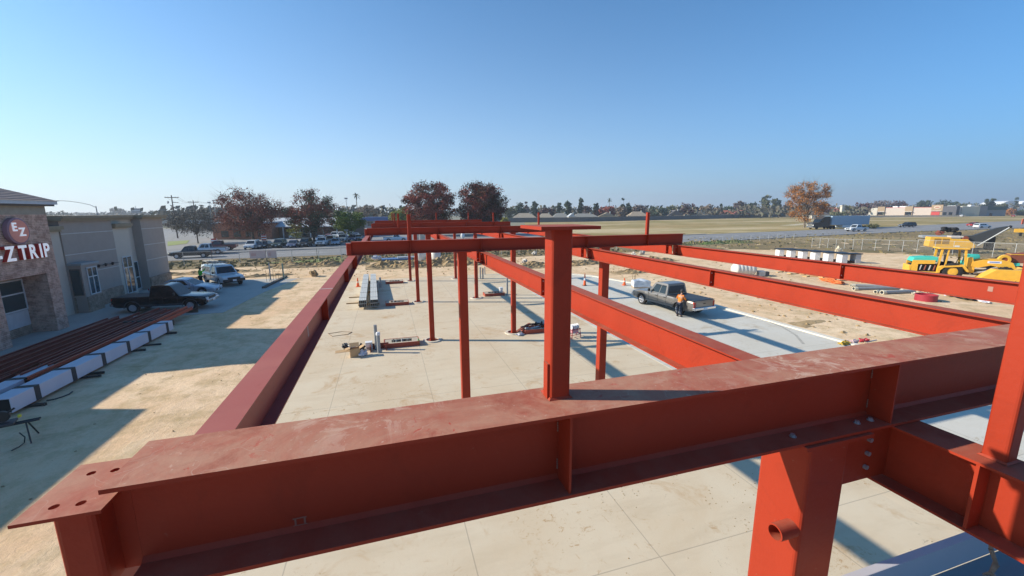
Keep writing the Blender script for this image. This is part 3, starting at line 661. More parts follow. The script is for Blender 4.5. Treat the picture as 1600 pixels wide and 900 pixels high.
class Cab:                              # tapered greenhouse; windows are panes set 4 mm proud of its faces
    def __init__(s, x0, x1, x2, x3, zb, zt, wb, wt): # rear base, rear top, front top, front base
        s.c = dict(rb=x0, rt=x1, ft=x2, fb=x3, zb=zb, zt=zt, wb=wb, wt=wt)
    def shell(s):
        c = s.c; q = lambda x, w_, z: [(x, w_/2, z), (x, -w_/2, z)]
        r_ = .07; mb = MB()
        prof = [(c['rb'], c['zb'], c['wb']), (c['rt']+(c['rb']-c['rt'])*.12, c['zt']-r_, c['wt']+.02), (c['rt']+.07, c['zt']-.01, c['wt']-.06), ((c['rt']+c['ft'])/2, c['zt']+.02, c['wt']-.10),
                (c['ft']-.07, c['zt']-.01, c['wt']-.06), (c['ft']+(c['fb']-c['ft'])*.12, c['zt']-r_, c['wt']+.02), (c['fb'], c['zb'], c['wb'])]
        vs = []
        for x, z, w_ in prof: vs += [(x, w_/2, z), (x, -w_/2, z)]
        n = len(prof); fs = [(2*i, 2*i+1, 2*i+3, 2*i+2) for i in range(n-1)]
        # sides: strip between lower corners and roof line
        fs += [(0, 2, 10, 12), (1, 13, 11, 3), (2, 4, 6, 8, 10), (3, 11, 9, 7, 5), (0, 12, 13, 1)]
        return mb.add(vs, fs)
    def side(s, u0, u1, v0, v1, sgn, off=.006):
        c = s.c; zt = c['zt']-.07; out = []
        xt0 = c['rt']+(c['rb']-c['rt'])*.12; xt1 = c['ft']+(c['fb']-c['ft'])*.12
        for u, v in ((u0, v0), (u1, v0), (u1, v1), (u0, v1)):
            xa = c['rb']+(c['fb']-c['rb'])*u; xb = xt0+(xt1-xt0)*u; x = xa+(xb-xa)*v
            w_ = c['wb']+(c['wt']+.02-c['wb'])*v; out.append((x, sgn*(w_/2+off), c['zb']+(zt-c['zb'])*v))
        return out
    def end(s, front, v0, v1, inset, off=.006):
        c = s.c; zt = c['zt']-.07
        if front: xb, xt, sg = c['fb'], c['ft']+(c['fb']-c['ft'])*.12, 1
        else: xb, xt, sg = c['rb'], c['rt']+(c['rb']-c['rt'])*.12, -1
        out = []
        for v, s_ in ((v0, 1), (v0, -1), (v1, -1), (v1, 1)):
            x = xb+(xt-xb)*v; w_ = c['wb']+(c['wt']+.02-c['wb'])*v; out.append((x+sg*off, s_*(w_/2-inset), c['zb']+(zt-c['zb'])*v+off*.4))
        return out
def thick(mb, quad, t=.004):
    a, b_, c_, d_ = [Vector(p) for p in quad]; n = (b_-a).cross(d_-a).normalized()*t
    mb.add([a-n, b_-n, c_-n, d_-n, a+n, b_+n, c_+n, d_+n], [(0, 3, 2, 1), (4, 5, 6, 7), (0, 1, 5, 4), (1, 2, 6, 5), (2, 3, 7, 6), (3, 0, 4, 7)]); return mb
def wheel(parent, x, y, r, w_, detail=True):
    s_ = 1 if y > 0 else -1
    prof = [(r*.62, -w_/2), (r*.94, -w_/2), (r, -w_/2+.03), (r, w_/2-.03), (r*.94, w_/2), (r*.62, w_/2)]
    o = MB().lathe(prof, 28 if detail else 14, (x, y, r), 'Y').build('wheel', TYRE, parent, smooth=50)
    rim = MB(); f = s_*w_/2
    rim.lathe([(0, f*.62), (r*.16, f*.75), (r*.20, f*.5), (r*.5, f*.45), (r*.56, f*.9), (r*.63, f*.97), (r*.63, 0)], 20, (x, y, r), 'Y')
    if detail:
        for k in range(6):
            a = k*math.pi/3; d = Vector((math.cos(a), 0, math.sin(a))); p = Vector((x, y, r))
            rim.tube(p+d*r*.14+Vector((0, f*.66, 0)), p+d*r*.58+Vector((0, f*.72, 0)), r*.07, r*.09, 6)
    rim.build('rim', RIM, o); return o
def finish_vehicle(t_, L, W, xf, xr, ra, rw, pm, zlow, detail, dark_bumper=False, grille=True, headz=.78, tailz=.95, hw=.30, track=.97):
    for x in (xf, xr):
        for s_ in (-1, 1): wheel(t_, x, s_*(W/2-.125)*track, rw, .24, detail)
    MB().box(-L/2+.35, L/2-.35, -W/2+.30, W/2-.30, zlow-.04, zlow+.30).build('chassis', DARK, t_)
    for s_ in (-1, 1):
        MB().box(L/2-.14, L/2+.004, s_*(W/2-.13)-hw/2*(1 if s_ > 0 else 1), s_*(W/2-.13)+hw/2-.0 if s_ < 0 else W/2-.13+.06, headz-.09, headz+.09).build('headlight', HEADL, t_, bevel=.02) if False else None
        y0, y1 = sorted((s_*(W/2-.10), s_*(W/2-.10-hw)))
        MB().box(L/2-.16, L/2+.004, y0, y1, headz-.08, headz+.09).build('headlight', HEADL, t_, bevel=.015)
        y0, y1 = sorted((s_*(W/2-.07), s_*(W/2-.24)))
        MB().box(-L/2-.004, -L/2+.10, y0, y1, tailz-.18, tailz+.18).build('tail_light', TAILL, t_, bevel=.01)
    if grille: MB().box(L/2-.10, L/2+.006, -W/2+.46, W/2-.46, headz-.16, headz+.10).build('grille', BLACKM, t_)
    bm_ = BLACKM if dark_bumper else pm
    if detail:
        MB().box(L/2-.12, L/2+.10, -W/2+.06, W/2-.06, zlow+.08, zlow+.32).build('front_bumper', BLACKM if dark_bumper else CHROME, t_, bevel=.03)
        MB().box(-L/2-.13, -L/2+.10, -W/2+.06, W/2-.06, zlow+.12, zlow+.30).build('rear_bumper', BLACKM if dark_bumper else CHROME, t_, bevel=.03)
    MB().box(L/2+(.101 if detail else .004), L/2+(.112 if detail else .012), -.16, .16, zlow+.12, zlow+.28).build('licence_plate', PLATE, t_)
    MB().box(-L/2-(.142 if detail else .012), -L/2-(.131 if detail else .004), -.16, .16, zlow+.13, zlow+.28).build('licence_plate', PLATE, t_)
def mirrors(t_, x, z, W, m):
    for s_ in (-1, 1):
        mb = MB(); mb.obox((x, s_*(W/2+.10), z), .10, .17, .19); mb.tube((x, s_*(W/2-.06), z-.06), (x, s_*(W/2+.06), z-.04), .02, n=6)
        mb.build('side_mirror', m, t_, bevel=.02)
def handles_seams(t_, xs, z0, z1, W, hz, m):
    sm = MB()
    for x in xs:
        for s_ in (-1, 1): sm.box(x-.006, x+.006, *sorted((s_*W*.492, s_*(W/2+.003))), z0, z1)
    sm.build('door_seam', BLACKM, t_)
    for x in xs[1:]:
        for s_ in (-1, 1): MB().box(x+.07, x+.24, *sorted((s_*(W*.485), s_*(W/2+.028))), hz-.02, hz+.02).build('door_handle', BLACKM, t_, bevel=.008)
def pickup(label, pm, crew=True, L=5.9, W=2.0, bed='cover', detail=True, two_tone=None, dark_bumper=False, cat='pickup truck', group=None, lift=0, zb=1.16, zt=1.90, rw=.40, name='pickup_truck', flare=True):
    t_ = thing(name, label, cat, group=group)
    xf, xr = L*.315, -L*.29; ra = rw+.085; h = L/2; cabr = -.62 if crew else -.15
    top = [(-h, 1.13), (cabr-.06, 1.15), (cabr-.05, zb-.02), (1.05, zb-.02), (1.25, zb-.03), (h-.35, zb-.13), (h-.12, zb-.20), (h-.02, zb-.32), (h, zb-.45)]
    zlow = .42
    body_shell(L, W, top, zlow, xf, xr, ra, rw, nose=.07).build('body', pm, t_, smooth=32)
    c = Cab(cabr, cabr+.10, .62, 1.22, zb-.03, zt, W*.93, W*.76); c.shell().build('cab', pm, t_, smooth=32)
    sw = [(.10, .42), (.46, .86)] if crew else [(.10, .26), (.31, .84)]
    for s_ in (-1, 1):
        for u0, u1 in sw: thick(MB(), c.side(u0, u1, .10, .90, s_)).build('side_window', GLASS, t_)
    thick(MB(), c.end(True, .06, .93, .10)).build('windshield', GLASS, t_)
    thick(MB(), c.end(False, .12, .88, .13)).build('rear_window', GLASS, t_)
    if bed == 'cover':
        MB().box(-h+.07, cabr-.04, -W/2+.13, W/2-.13, 1.10, 1.165).build('bed_cover', mat('black bed cover', (.035, .037, .04), .45, scale=2), t_, bevel=.01)
        for s_ in (-1, 1): MB().box(-h+.03, cabr-.03, *sorted((s_*(W/2-.128), s_*(W/2-.055))), 1.12, 1.162).build('bed_rail', BLACKM, t_, bevel=.006)
    elif bed == 'shell':
        c2 = Cab(-h+.06, -h+.16, cabr-.14, cabr-.06, 1.14, zt-.02, W*.93, W*.80); c2.shell().build('bed_shell', pm, t_, smooth=32)
        for s_ in (-1, 1): thick(MB(), c2.side(.12, .92, .2, .86, s_)).build('shell_window', GLASS, t_)
    if detail:
        MB().box(-h-.012, -h+.004, -W/2+.27, W/2-.27, .66, 1.09).build('tailgate', pm, t_, bevel=.01)
        MB().box(-h-.026, -h-.013, -.10, .10, .92, .98).build('tailgate_handle', BLACKM, t_)
        xs_ = [1.10, .16, cabr+.04] if crew else [1.10, .02]
        handles_seams(t_, [1.12]+([.20, cabr+.02] if crew else [-.08]), zlow+.12, zb-.05, W, .98, BLACKM)
        mirrors(t_, .98, zb+.12, W, BLACKM)
        if two_tone: MB_t = [MB().box(xr+ra+.05, xf-ra-.05, *sorted((s_*(W*.488), s_*(W/2+.004))), zlow+.02, zlow+.17).build('rocker_trim', two_tone, t_) for s_ in (-1, 1)]
        if flare:
            for x in (xf, xr):
                for s_ in (-1, 1):
                    fl = MB(); n = 12
                    pr = [(x+(ra+d)*math.cos(math.pi*k/n), rw+(ra+d)*math.sin(math.pi*k/n)) for d in (0, .055) for k in range(n+1)]
                    vs = [(a, s_*(W/2*.985), z) for a, z in pr]+[(a, s_*(W/2+.012), z) for a, z in pr]; m_ = n+1
                    fs = []
                    for k in range(n):
                        fs += [(2*m_+k, 2*m_+k+1, 3*m_+k+1, 3*m_+k), (k, k+1, 2*m_+k+1, 2*m_+k), (m_+k, m_+k+1, 3*m_+k+1, 3*m_+k)]
                    fl.add(vs, fs).build('wheel_arch_trim', two_tone or pm, t_)
    finish_vehicle(t_, L, W, xf, xr, ra, rw, pm, zlow, detail, dark_bumper, headz=zb-.36, tailz=.90)
    return t_
def sedan(label, pm, L=4.8, W=1.82, suv=False, detail=False, name='parked_car', cat='car', group=None, wagon=False):
    t_ = thing(name, label, cat, group=group); h = L/2; rw = .36 if suv else .33; ra = rw+.07
    zb, zt = (1.05, 1.72) if suv else (.93, 1.45); zlow = .30 if suv else .24
    xf, xr = L*.31, -L*.29
    if suv or wagon: top = [(-h, zb-.10), (-h+.1, zb), (.9, zb), (h-.5, zb-.13), (h-.12, zb-.24), (h, zb-.42)]; cb = (-h+.06, -h+.38, .35, 1.12)
    else: top = [(-h, zb-.20), (-h+.12, zb-.04), (-h*.55, zb+.03), (.95, zb), (h-.6, zb-.14), (h-.15, zb-.26), (h, zb-.42)]; cb = (-h*.78, -h*.36, .18, 1.08)
    body_shell(L, W, top, zlow, xf, xr, ra, rw, nose=.12).build('body', pm, t_, smooth=34)
    c = Cab(*cb, zb-.03, zt, W*.93, W*.72); c.shell().build('roof', pm, t_, smooth=34)
    for s_ in (-1, 1):
        for u0, u1 in ([(.10, .30), (.33, .58), (.61, .86)] if (suv or wagon) else [(.20, .50), (.53, .84)]):
            thick(MB(), c.side(u0, u1, .12, .90, s_)).build('side_window', GLASS, t_)
    thick(MB(), c.end(True, .06, .93, .09)).build('windshield', GLASS, t_)
    thick(MB(), c.end(False, .15, .90, .10)).build('rear_window', GLASS, t_)
    if detail: handles_seams(t_, [.95, -.10, -1.0], zlow+.1, zb-.06, W, .80, BLACKM); mirrors(t_, .80, zb+.05, W, pm)
    for x in (xf, xr):
        for s_ in (-1, 1): wheel(t_, x, s_*(W/2-.12), rw, .22, detail)
    MB().box(-h+.4, h-.4, -W/2+.28, W/2-.28, zlow-.03, zlow+.3).build('chassis', DARK, t_)
    for s_ in (-1, 1):
        y0, y1 = sorted((s_*(W/2*.90), s_*(W/2*.90-.36))); MB().box(h-.20, h-.012, y0, y1, zb-.40, zb-.28).build('headlight', HEADL, t_, bevel=.02)
        y0, y1 = sorted((s_*(W/2*.90), s_*(W/2*.90-.28))); MB().box(-h-.004, -h+.12, y0, y1, zb-.32, zb-.16).build('tail_light', TAILL, t_, bevel=.02)
    MB().box(h-.10, h+.006, -.42, .42, zb-.62, zb-.46).build('grille', BLACKM, t_)
    MB().box(h+.007, h+.014, -.15, .15, zb-.60, zb-.48).build('licence_plate', PLATE, t_)
    MB().box(-h-.014, -h-.002, -.15, .15, zb-.56, zb-.42).build('licence_plate', PLATE, t_)
    return t_
def by_wheels(t_, f, r_, side, W, xf, xr):
    """put a vehicle so that its near-side front and rear wheels stand on ground spots f and r_ (side: +1 its left)"""
    d = (f-r_).normalized(); a = math.atan2(d.y, d.x); n = Vector((-d.y, d.x, 0)); mid = (f+r_)/2
    t_.location = mid - n*side*(W/2-.12) - d*(xf+xr)/2; t_.rotation_euler = (0, 0, a)
def on(z): return Vector((0, 0, z))
# the pewter crew-cab on the slab
P = paint('pewter', (.22, .205, .19), .5)
tr = pickup('pewter grey crew-cab pickup parked on the concrete slab with a black bed cover', P, True, 5.95, 2.0, two_tone=solid('dark grey trim', (.12, .12, .12), .6), flare=True)
by_wheels(tr, G(1001, 474.5, .09), G(1063, 492.5, .09), 1, 2.0, 5.95*.315, -5.95*.29); tr.location.z = .095
GREY_TRUCK = tr
# black pickup by the shop
tr = pickup('black extended-cab pickup in the building shade beside the stacked steel', mat('black paint', (.004, .005, .008), .22, coat=.4), True, 5.9, 1.95, two_tone=solid('grey trim', (.06, .06, .065), .5), rw=.38)
by_wheels(tr, G(301.5, 485), G(208, 490), -1, 1.95, 5.9*.315, -5.9*.29); tr.location.z = .03; BT = tr
cd = sedan('silver blue four-door car parked between the black pickup and the white work truck', paint('silver', (.36, .43, .52), .4), 4.9, 1.82, detail=True, name='silver_car')
a_ = BT.rotation_euler[2]; nose = G(344, 461); cd.rotation_euler = (0, 0, a_-.02); cd.location = nose-Vector((math.cos(a_), math.sin(a_), 0))*2.5+Vector((-.3, .9, .03))
tr = pickup('white work truck with a bed shell and a loaded roof rack', paint('white', (.62, .66, .70), .0), False, 5.8, 2.0, bed='shell', dark_bumper=True)
by_wheels(tr, G(352, 450), G(317, 441), -1, 2.0, 5.8*.315, -5.8*.29); tr.location.z = .03; WT = tr
mb = MB()
for x in (-2.5, -1.0, .3):
    for s_ in (-1, 1): mb.tube((x, s_*.80, 1.80), (x, s_*.80, 2.12), .022, n=6)
    mb.tube((x, -.82, 2.12), (x, .82, 2.12), .022, n=6)
mb.build('roof_rack', BLACKM, tr)
def local_thing(name, label, cat, mbs, base, group=None):
    t2 = thing(name, label, cat, base.location, base.rotation_euler[2], group)
    for n_, m_, b2 in mbs: b2.build(n_, m_, t2)
    return t2
mb = MB()
for k in range(7): mb.tube((-2.9, -.6+k*.14, 2.17+.05*(k % 2)), (.9-.25*(k % 3), -.6+k*.14, 2.17+.05*(k % 2)), .035, n=8)
local_thing('pipe_load', 'bundle of grey pipes tied on the rack of the white work truck', 'pipes', [('pipes', PVC, mb)], WT)
# vehicles out on the road and in the lot
cols = dict(white=(.66, .67, .68), silver=(.42, .44, .46), grey=(.16, .17, .18), dark=(.03, .033, .038), blue=(.05, .09, .20), lightblue=(.25, .36, .46), green=(.02, .055, .045), maroon=(.10, .015, .02), red=(.35, .03, .03), pinkred=(.50, .18, .17), tan=(.38, .34, .28))
BASE = paint('base', (.5, .5, .5))
proto = dict(car=sedan('x', BASE), suv=sedan('x', BASE, 4.7, 1.88, suv=True), truck=pickup('x', BASE, True, 5.8, 2.0, detail=False, name='parked_pickup'), wagon=sedan('x', BASE, 4.8, 1.82, wagon=True))
used = set()
def put(kind, colr, p, rz, label, group=None, z=.05, cat=None):
    r_ = proto[kind]
    if kind in used: o = copy_tree(r_, p, rz, label, group)
    else: used.add(kind); o = r_; o.location = p; o.rotation_euler = (0, 0, rz); o['label'] = label
    if group: o['group'] = group
    o.location.z = z
    if cat: o['category'] = cat
    return o, colr
todo = []
def car(kind, colr, px, py, rz, label, group=None, **k): todo.append(put(kind, colr, G(px, py, .05), rz, label, group, **k))
LOT = 'cars parked in the lot across the road'
FR = R(-92)                             # noses towards the road
row = [('suv', 'white', 395, 388.5, 'white SUV parked left of the first russet tree trunk'), ('car', 'grey', 405.5, 387.8, 'grey car half behind the trunk of the first russet tree'),
       ('car', 'dark', 415, 387, 'dark grey sedan parked right of the first russet tree trunk'), ('suv', 'green', 437.5, 386.3, 'dark green SUV in the front row of the lot'),
       ('car', 'blue', 459, 386, 'slate blue sedan in the front row of the lot'), ('suv', 'dark', 478, 385, 'dark SUV parked just left of the second dark tree trunk'),
       ('truck', 'white', 504.5, 383.5, 'white pickup in the front row, right of the second dark tree'), ('car', 'lightblue', 525, 382.3, 'light blue sedan at the right end of the front row'),
       ('suv', 'grey', 517, 379, 'grey SUV behind the light blue sedan'), ('truck', 'lightblue', 536, 377.5, 'light blue pickup parked under the green tree'), ('suv', 'blue', 551, 376.5, 'blue SUV right of the green tree trunk'),
       ('car', 'dark', 560, 375, 'dark car at the far right of the lot by the girder end'), ('car', 'pinkred', 514, 374.2, 'faded red car in the back rows of the lot'),
       ('suv', 'white', 523, 371.5, 'white SUV in the back rows, near the white van'), ('wagon', 'silver', 502, 377, 'silver wagon behind the white pickup'), ('car', 'maroon', 517.5, 376.5, 'maroon car between the grey SUV and the faded red car'),
       ('suv', 'silver', 548, 371.5, 'silver SUV in the back row under the green tree'), ('car', 'blue', 556, 371.8, 'small blue car in the last row right of the green tree')]
for k_, c_, px, py, lab in row: car(k_, c_, px, py, FR+rnd.uniform(-.08, .08), lab, LOT)
car('suv', 'white', 462, 372.5, R(-100), 'white SUV parked by the low brown building with the pale roof')
car('suv', 'white', 533, 371.8, R(-80), 'big white van parked in the back rows of the lot', LOT, cat='van')
car('truck', 'dark', 301, 402.5, R(187), 'dark pickup driving left along the road past the fence', 'vehicles driving on the road', cat='pickup truck')
car('truck', 'white', 325, 397, R(187), 'white pickup on the road beside the dark one', 'vehicles driving on the road', cat='pickup truck')
car('truck', 'maroon', 344, 391, R(183), 'maroon pickup behind the white pickup on the road', 'vehicles driving on the road', cat='pickup truck')
car('truck', 'white', 618, 377.5, R(5), 'white pickup seen between the second and third girders', cat='pickup truck')
car('suv', 'dark', 1417, 355, R(158), 'dark SUV driving on the far right road, alone in its lane', 'vehicles driving on the road')
car('wagon', 'white', 1534, 356.5, R(-9), 'white wagon driving on the far right road in front of a red car', 'vehicles driving on the road')
car('car', 'red', 1523, 353.8, R(-9), 'red car mostly hidden behind the white wagon', 'vehicles driving on the road')
car('truck', 'white', 1338, 361.5, R(172), 'white pickup passing in front of the long blue trailer', 'vehicles driving on the road', cat='pickup truck')
car('suv', 'white', 1502, 338.6, R(20), 'small white SUV parked by the cream shop with a grey side')
car('car', 'lightblue', 1411, 337.9, R(20), 'pale blue car parked in front of the long beige shops')
car('car', 'white', 1420, 338.2, R(20), 'white car parked in front of the long beige shops, right of the pale blue one')
car('suv', 'red', 1583, 338.8, R(20), 'red SUV parked below the white arched sheds')
for o, c_ in todo:
    if o.location.x > 140: o.scale = (1.18, 1.18, 1.18)
for o, c_ in todo: repaint(o, BASE, paint(c_, cols[c_], .0 if c_ == 'white' else .3))
# semi-trailer truck
st = thing('semi_truck', 'black semi tractor pulling a long blue-grey box trailer on the far road', 'semi truck', (G(1266, 358, .05)+G(1348, 356.5, .05))/2+Vector((-5.7, .3, 0)), R(176)); st.scale = (1.16, 1.16, 1.16)
BLK = paint('truck black', (.008, .010, .016), .1)
def wheels_big(t_, xs, y=1.05, r=.52):
    for x in xs:
        for s_ in (-1, 1): MB().lathe([(0, -.16), (r*.9, -.16), (r, -.1), (r, .1), (r*.9, .16), (0, .16)], 16, (x, s_*y, r), 'Y').build('wheel', TYRE, t_)
cabm = MB(); cabm.prism([(6.0, .6), (6.0, 1.7), (5.7, 2.0), (3.9, 2.15), (3.3, 3.1), (3.0, 3.3), (1.6, 4.0), (-.3, 4.05), (-.3, .7)], -1.2, 1.2); cabm.build('cab', BLK, st, bevel=.06)
thick(MB(), [(3.88, 1.0, 2.2), (3.88, -1.0, 2.2), (3.36, -1.0, 3.05), (3.36, 1.0, 3.05)], .02).build('windshield', GLASS, st)
for s_ in (-1, 1): MB().box(2.2, 3.2, *sorted((s_*1.19, s_*1.215)), 2.2, 2.95).build('side_window', GLASS, st)
MB().box(5.95, 6.06, -.75, .75, .9, 1.75).build('grille', CHROME, st); MB().box(5.9, 6.25, -1.2, 1.2, .45, .85).build('front_bumper', CHROME, st, bevel=.05)
for s_ in (-1, 1): MB().box(5.85, 6.08, *sorted((s_*.85, s_*1.18)), 1.1, 1.4).build('headlight', HEADL, st)
MB().box(-3.0, -.3, -.6, .6, .75, 1.1).build('frame_rail', DARK, st); wheels_big(st, (4.6, -.9, -2.2))
tb = MB(); tb.box(-16.2, -.9, -1.28, 1.28, 1.25, 4.1); tb.build('trailer_box', mat('trailer blue grey', (.34, .44, .54), .5, col2=(.30, .40, .50), scale=.6), st, bevel=.04)
rb = MB()
for k in range(25): rb.box(-16.0+k*.62, -15.96+k*.62, -1.30, 1.30, 1.27, 4.06)
rb.build('side_ribs', mat('trailer rib', (.29, .38, .47), .5), st)
MB().box(-13, -4.5, -.5, .5, .95, 1.25).build('underframe', WHITE, st); wheels_big(st, (-14.8, -13.5))
MB().box(-10.5, -5.5, -1.22, 1.22, .45, 1.2).build('side_skirt', WHITE, st)

# ================================================================== THINGS ON THE SITE
SZ = .10
def T(name, label, cat, px, py, rz=0, group=None, z=SZ):
    return thing(name, label, cat, G(px, py, z), rz, group)
ORDN = ['first', 'second', 'third', 'fourth', 'fifth', 'sixth', 'seventh', 'eighth', 'ninth', 'tenth', 'eleventh', 'twelfth', 'thirteenth', 'fourteenth', 'fifteenth', 'sixteenth', 'seventeenth', 'eighteenth', 'nineteenth', 'twentieth']
# two long strapped bundles of galvanised studs
for k, (xc, w_, lab) in enumerate(((-1.97, .50, 'left of the two long strapped bundles of shiny steel studs on the slab'), (-1.17, .52, 'right of the two long strapped bundles of shiny steel studs on the slab'))):
    t_ = thing('stud_bundle', lab, 'steel studs', (xc, 30.9, SZ), R(1.3 if k == 0 else 1.8), 'strapped stud bundles')
    Lb = 13.6; mb = MB()
    for a in range(4):
        x0 = -w_/2+a*w_/4; 
        for zz in (0, .27):
            mb.box(x0+.004, x0+w_/4-.004, 0, Lb, .16+zz, .16+zz+.012); mb.box(x0+.004, x0+w_/4-.004, 0, Lb, .42+zz-.012+.0, .42+zz)
            mb.box(x0+.004, x0+.012, 0, Lb, .172+zz, .408+zz); mb.box(x0+w_/4-.012, x0+w_/4-.004, 0, Lb, .172+zz, .408+zz)
    mb.build('studs', LGALV, t_)
    MB().box(-w_/2+.02, w_/2-.02, .9, .92, .18, .66).build('dark_inside', DARK, t_)
    for y in (1.0, 3.1, 5.3, 7.6, 9.8, 12.2):
        MB().box(-w_/2-.006, w_/2+.006, y, y+.06, .155, .696).build('strap', BLACKM, t_)
    for y in (1.3, 6.5, 11.8): MB().box(-w_/2-.12, w_/2+.1, y, y+.10, 0, .155).build('timber_block', WOOD, t_)
for (x0, x1, y, nm) in ((-3.3, -2.3, 35.6, 'upper'), (-3.3, -2.1, 33.2, 'lower')):
    tag(MB().box(x0, x1, y, y+.09, SZ, SZ+.08).build('timber_batten', WOOD), f'{nm} short timber batten sticking out left of the stud bundles', 'timber')
# red-edged utility pits (raised form boxes) with pipes inside
def pit(x, y, lab, seed, wx=1.7, wy=.85):
    t_ = thing('form_box', lab, 'form box', (x, y, SZ), 0, 'red-edged form boxes in the slab')
    mb = MB(); mb.box(-wx/2, wx/2, -wy/2, -wy/2+.04, 0, .24).box(-wx/2, wx/2, wy/2-.04, wy/2, 0, .24).box(-wx/2, -wx/2+.04, -wy/2+.04, wy/2-.04, 0, .24).box(wx/2-.04, wx/2, -wy/2+.04, wy/2-.04, 0, .24)
    mb.build('red_edge', solid('red form edge', (.36, .07, .035), .7), t_)
    tp = MB(); ix0, ix1, iy0, iy1 = -wx*.28, wx*.30, -wy*.22, wy*.30
    tp.box(-wx/2+.041, ix0, -wy/2+.041, wy/2-.041, .0, .225).box(ix1, wx/2-.041, -wy/2+.041, wy/2-.041, 0, .225).box(ix0, ix1, -wy/2+.041, iy0, 0, .225).box(ix0, ix1, iy1, wy/2-.041, 0, .225)
    tp.build('board_top', mat('form top', (.46, .41, .32), .9, scale=5), t_)
    MB().box(ix0, ix1, iy0, iy1, .0, .10).build('pit_floor', DARK, t_)
    rr = random.Random(seed)
    for k in range(7): 
        px_ = ix0+.09+k*(ix1-ix0-.18)/6; MB().tube((px_, rr.uniform(iy0+.08, iy1-.08), .10), (px_, rr.uniform(iy0+.08, iy1-.08), .24+rr.random()*.06), .035, n=8).build('conduit_end', PVC if k % 2 else BLACKM, t_)
    return t_
pit(.42, 21.75, 'nearest red-edged form box in the left row, beside the cardboard box', 1, 1.8, .9)
pit(.45, 31.9, 'middle red-edged form box in the left row, right of the stud bundles', 2)
pit(.45, 42.0, 'farthest red-edged form box in the left row', 3)
pit(8.35, 33.0, 'red-edged form box with a white bucket on it, middle column row', 5)
pit(8.3, 21.9, 'red-edged form box heaped with dark fittings behind the tall stub post', 6, 2.1, .9)
# tall grey capped pipes
def vpipe(px, py, h, r, lab, cap=True, g='upright grey pipes rising from the slab'):
    t_ = T('riser_pipe', lab, 'pipe', px, py, group=g)
    MB().tube((0, 0, -.02), (0, 0, h), r, n=14).build('pipe', PVC, t_, smooth=True)
    if cap: MB().lathe([(r*1.25, h-.10), (r*1.25, h), (r*.9, h+.05), (0, h+.06)], 14).build('cap', WHITE, t_, smooth=True)
vpipe(592.5, 551, 1.02, .085, 'thick upright grey pipe with a white cap beside the cardboard box')
vpipe(588.5, 546, 1.30, .085, 'taller bare grey pipe behind the white-capped one', False)
vpipe(594.5, 449, .95, .10, 'upright grey pipe at the far end of the stud bundles', False)
vpipe(750.5, 436, 1.25, .075, 'left of the two far upright grey pipes between the column rows', False)
vpipe(754.6, 436, 1.15, .075, 'right of the two far upright grey pipes between the column rows', False)
vpipe(757.5, 429, .9, .06, 'shortest upright pipe behind the two grey ones', False)
vpipe(792.5, 461, 1.45, .085, 'tall upright grey pipe beside the white bucket', False)
# box heap by the near pit
t_ = T('cardboard_box', 'open brown cardboard box with flaps up, nearest in the heap on the slab', 'box', 555, 556.5, R(8))
mb = MB(); w_, d_, h_ = .46, .36, .42
mb.box(-w_/2, w_/2, -d_/2, -d_/2+.012, 0, h_).box(-w_/2, w_/2, d_/2-.012, d_/2, 0, h_).box(-w_/2, -w_/2+.012, -d_/2+.012, d_/2-.012, 0, h_).box(w_/2-.012, w_/2, -d_/2+.012, d_/2-.012, 0, h_).box(-w_/2+.012, w_/2-.012, -d_/2+.012, d_/2-.012, 0, .02)
CARD = mat('cardboard', (.50, .33, .17), .85, col2=(.42, .27, .14), scale=5); mb.build('carton', CARD, t_)
MB().obox((-.33, 0, h_+.0), .24, .35, .01, 0, R(-14)).build('flap', CARD, t_); MB().obox((.32, 0, h_+.04), .24, .35, .01, 0, R(-28)).build('flap', CARD, t_)
MB().obox((0, .27, h_+.09), .45, .24, .01, 0, 0, R(35)).build('flap', CARD, t_)
def crumple(name, lab, cat, px, py, sx, sy, sz, m, seed, z=SZ, group=None):
    bm = bmesh.new(); bmesh.ops.create_icosphere(bm, subdivisions=3, radius=1); rr = random.Random(seed); from mathutils import noise as N
    mb = MB(); vs = []
    for v in bm.verts:
        q = v.co; k = .75+.5*N.noise(q*1.7+Vector((seed, 0, 0)))+.25*N.noise(q*4+Vector((0, seed, 0)))
        vs.append((q.x*sx*k, q.y*sy*k, max(0, (q.z*.6+.5)*sz*k)))
    mb.add(vs, [tuple(v.index for v in f.verts) for f in bm.faces]); bm.free()
    o = mb.build(name, m); o.location = G(px, py, z); o.rotation_euler[2] = rr.uniform(0, 3); tag(o, lab, cat, group); return o
BAG = mat('white plastic', (.66, .65, .66), .45, col2=(.45, .45, .50), scale=4); BLKBAG = mat('black plastic', (.03, .03, .035), .3, scale=5)
crumple('plastic_bag', 'crumpled white plastic bag on the slab right of the cardboard box', 'bag', 567, 556, .28, .22, .30, BAG, 4)
crumple('plastic_bag', 'white paper bag behind the cardboard box', 'bag', 551, 547, .26, .2, .36, BAG, 9)
crumple('plastic_bag', 'black bag slumped behind the open cardboard box', 'bag', 541, 545, .42, .26, .3, BLKBAG, 5)
crumple('plastic_bag', 'small black bag in the middle of the box heap', 'bag', 565, 546, .22, .2, .3, BLKBAG, 8)
t_ = T('cardboard_sheet', 'flat tan cardboard sheet lying left of the open cardboard box', 'cardboard', 538, 548.5, R(5)); MB().box(-.42, .28, -.2, .2, .0, .012).build('sheet', CARD, t_); MB().obox((.30, 0, .05), .22, .38, .01, 0, R(-20)).build('flap', CARD, t_)
t_ = T('white_carton', 'white carton with a printed side beside the tall grey pipe', 'box', 577, 545.5, R(4))
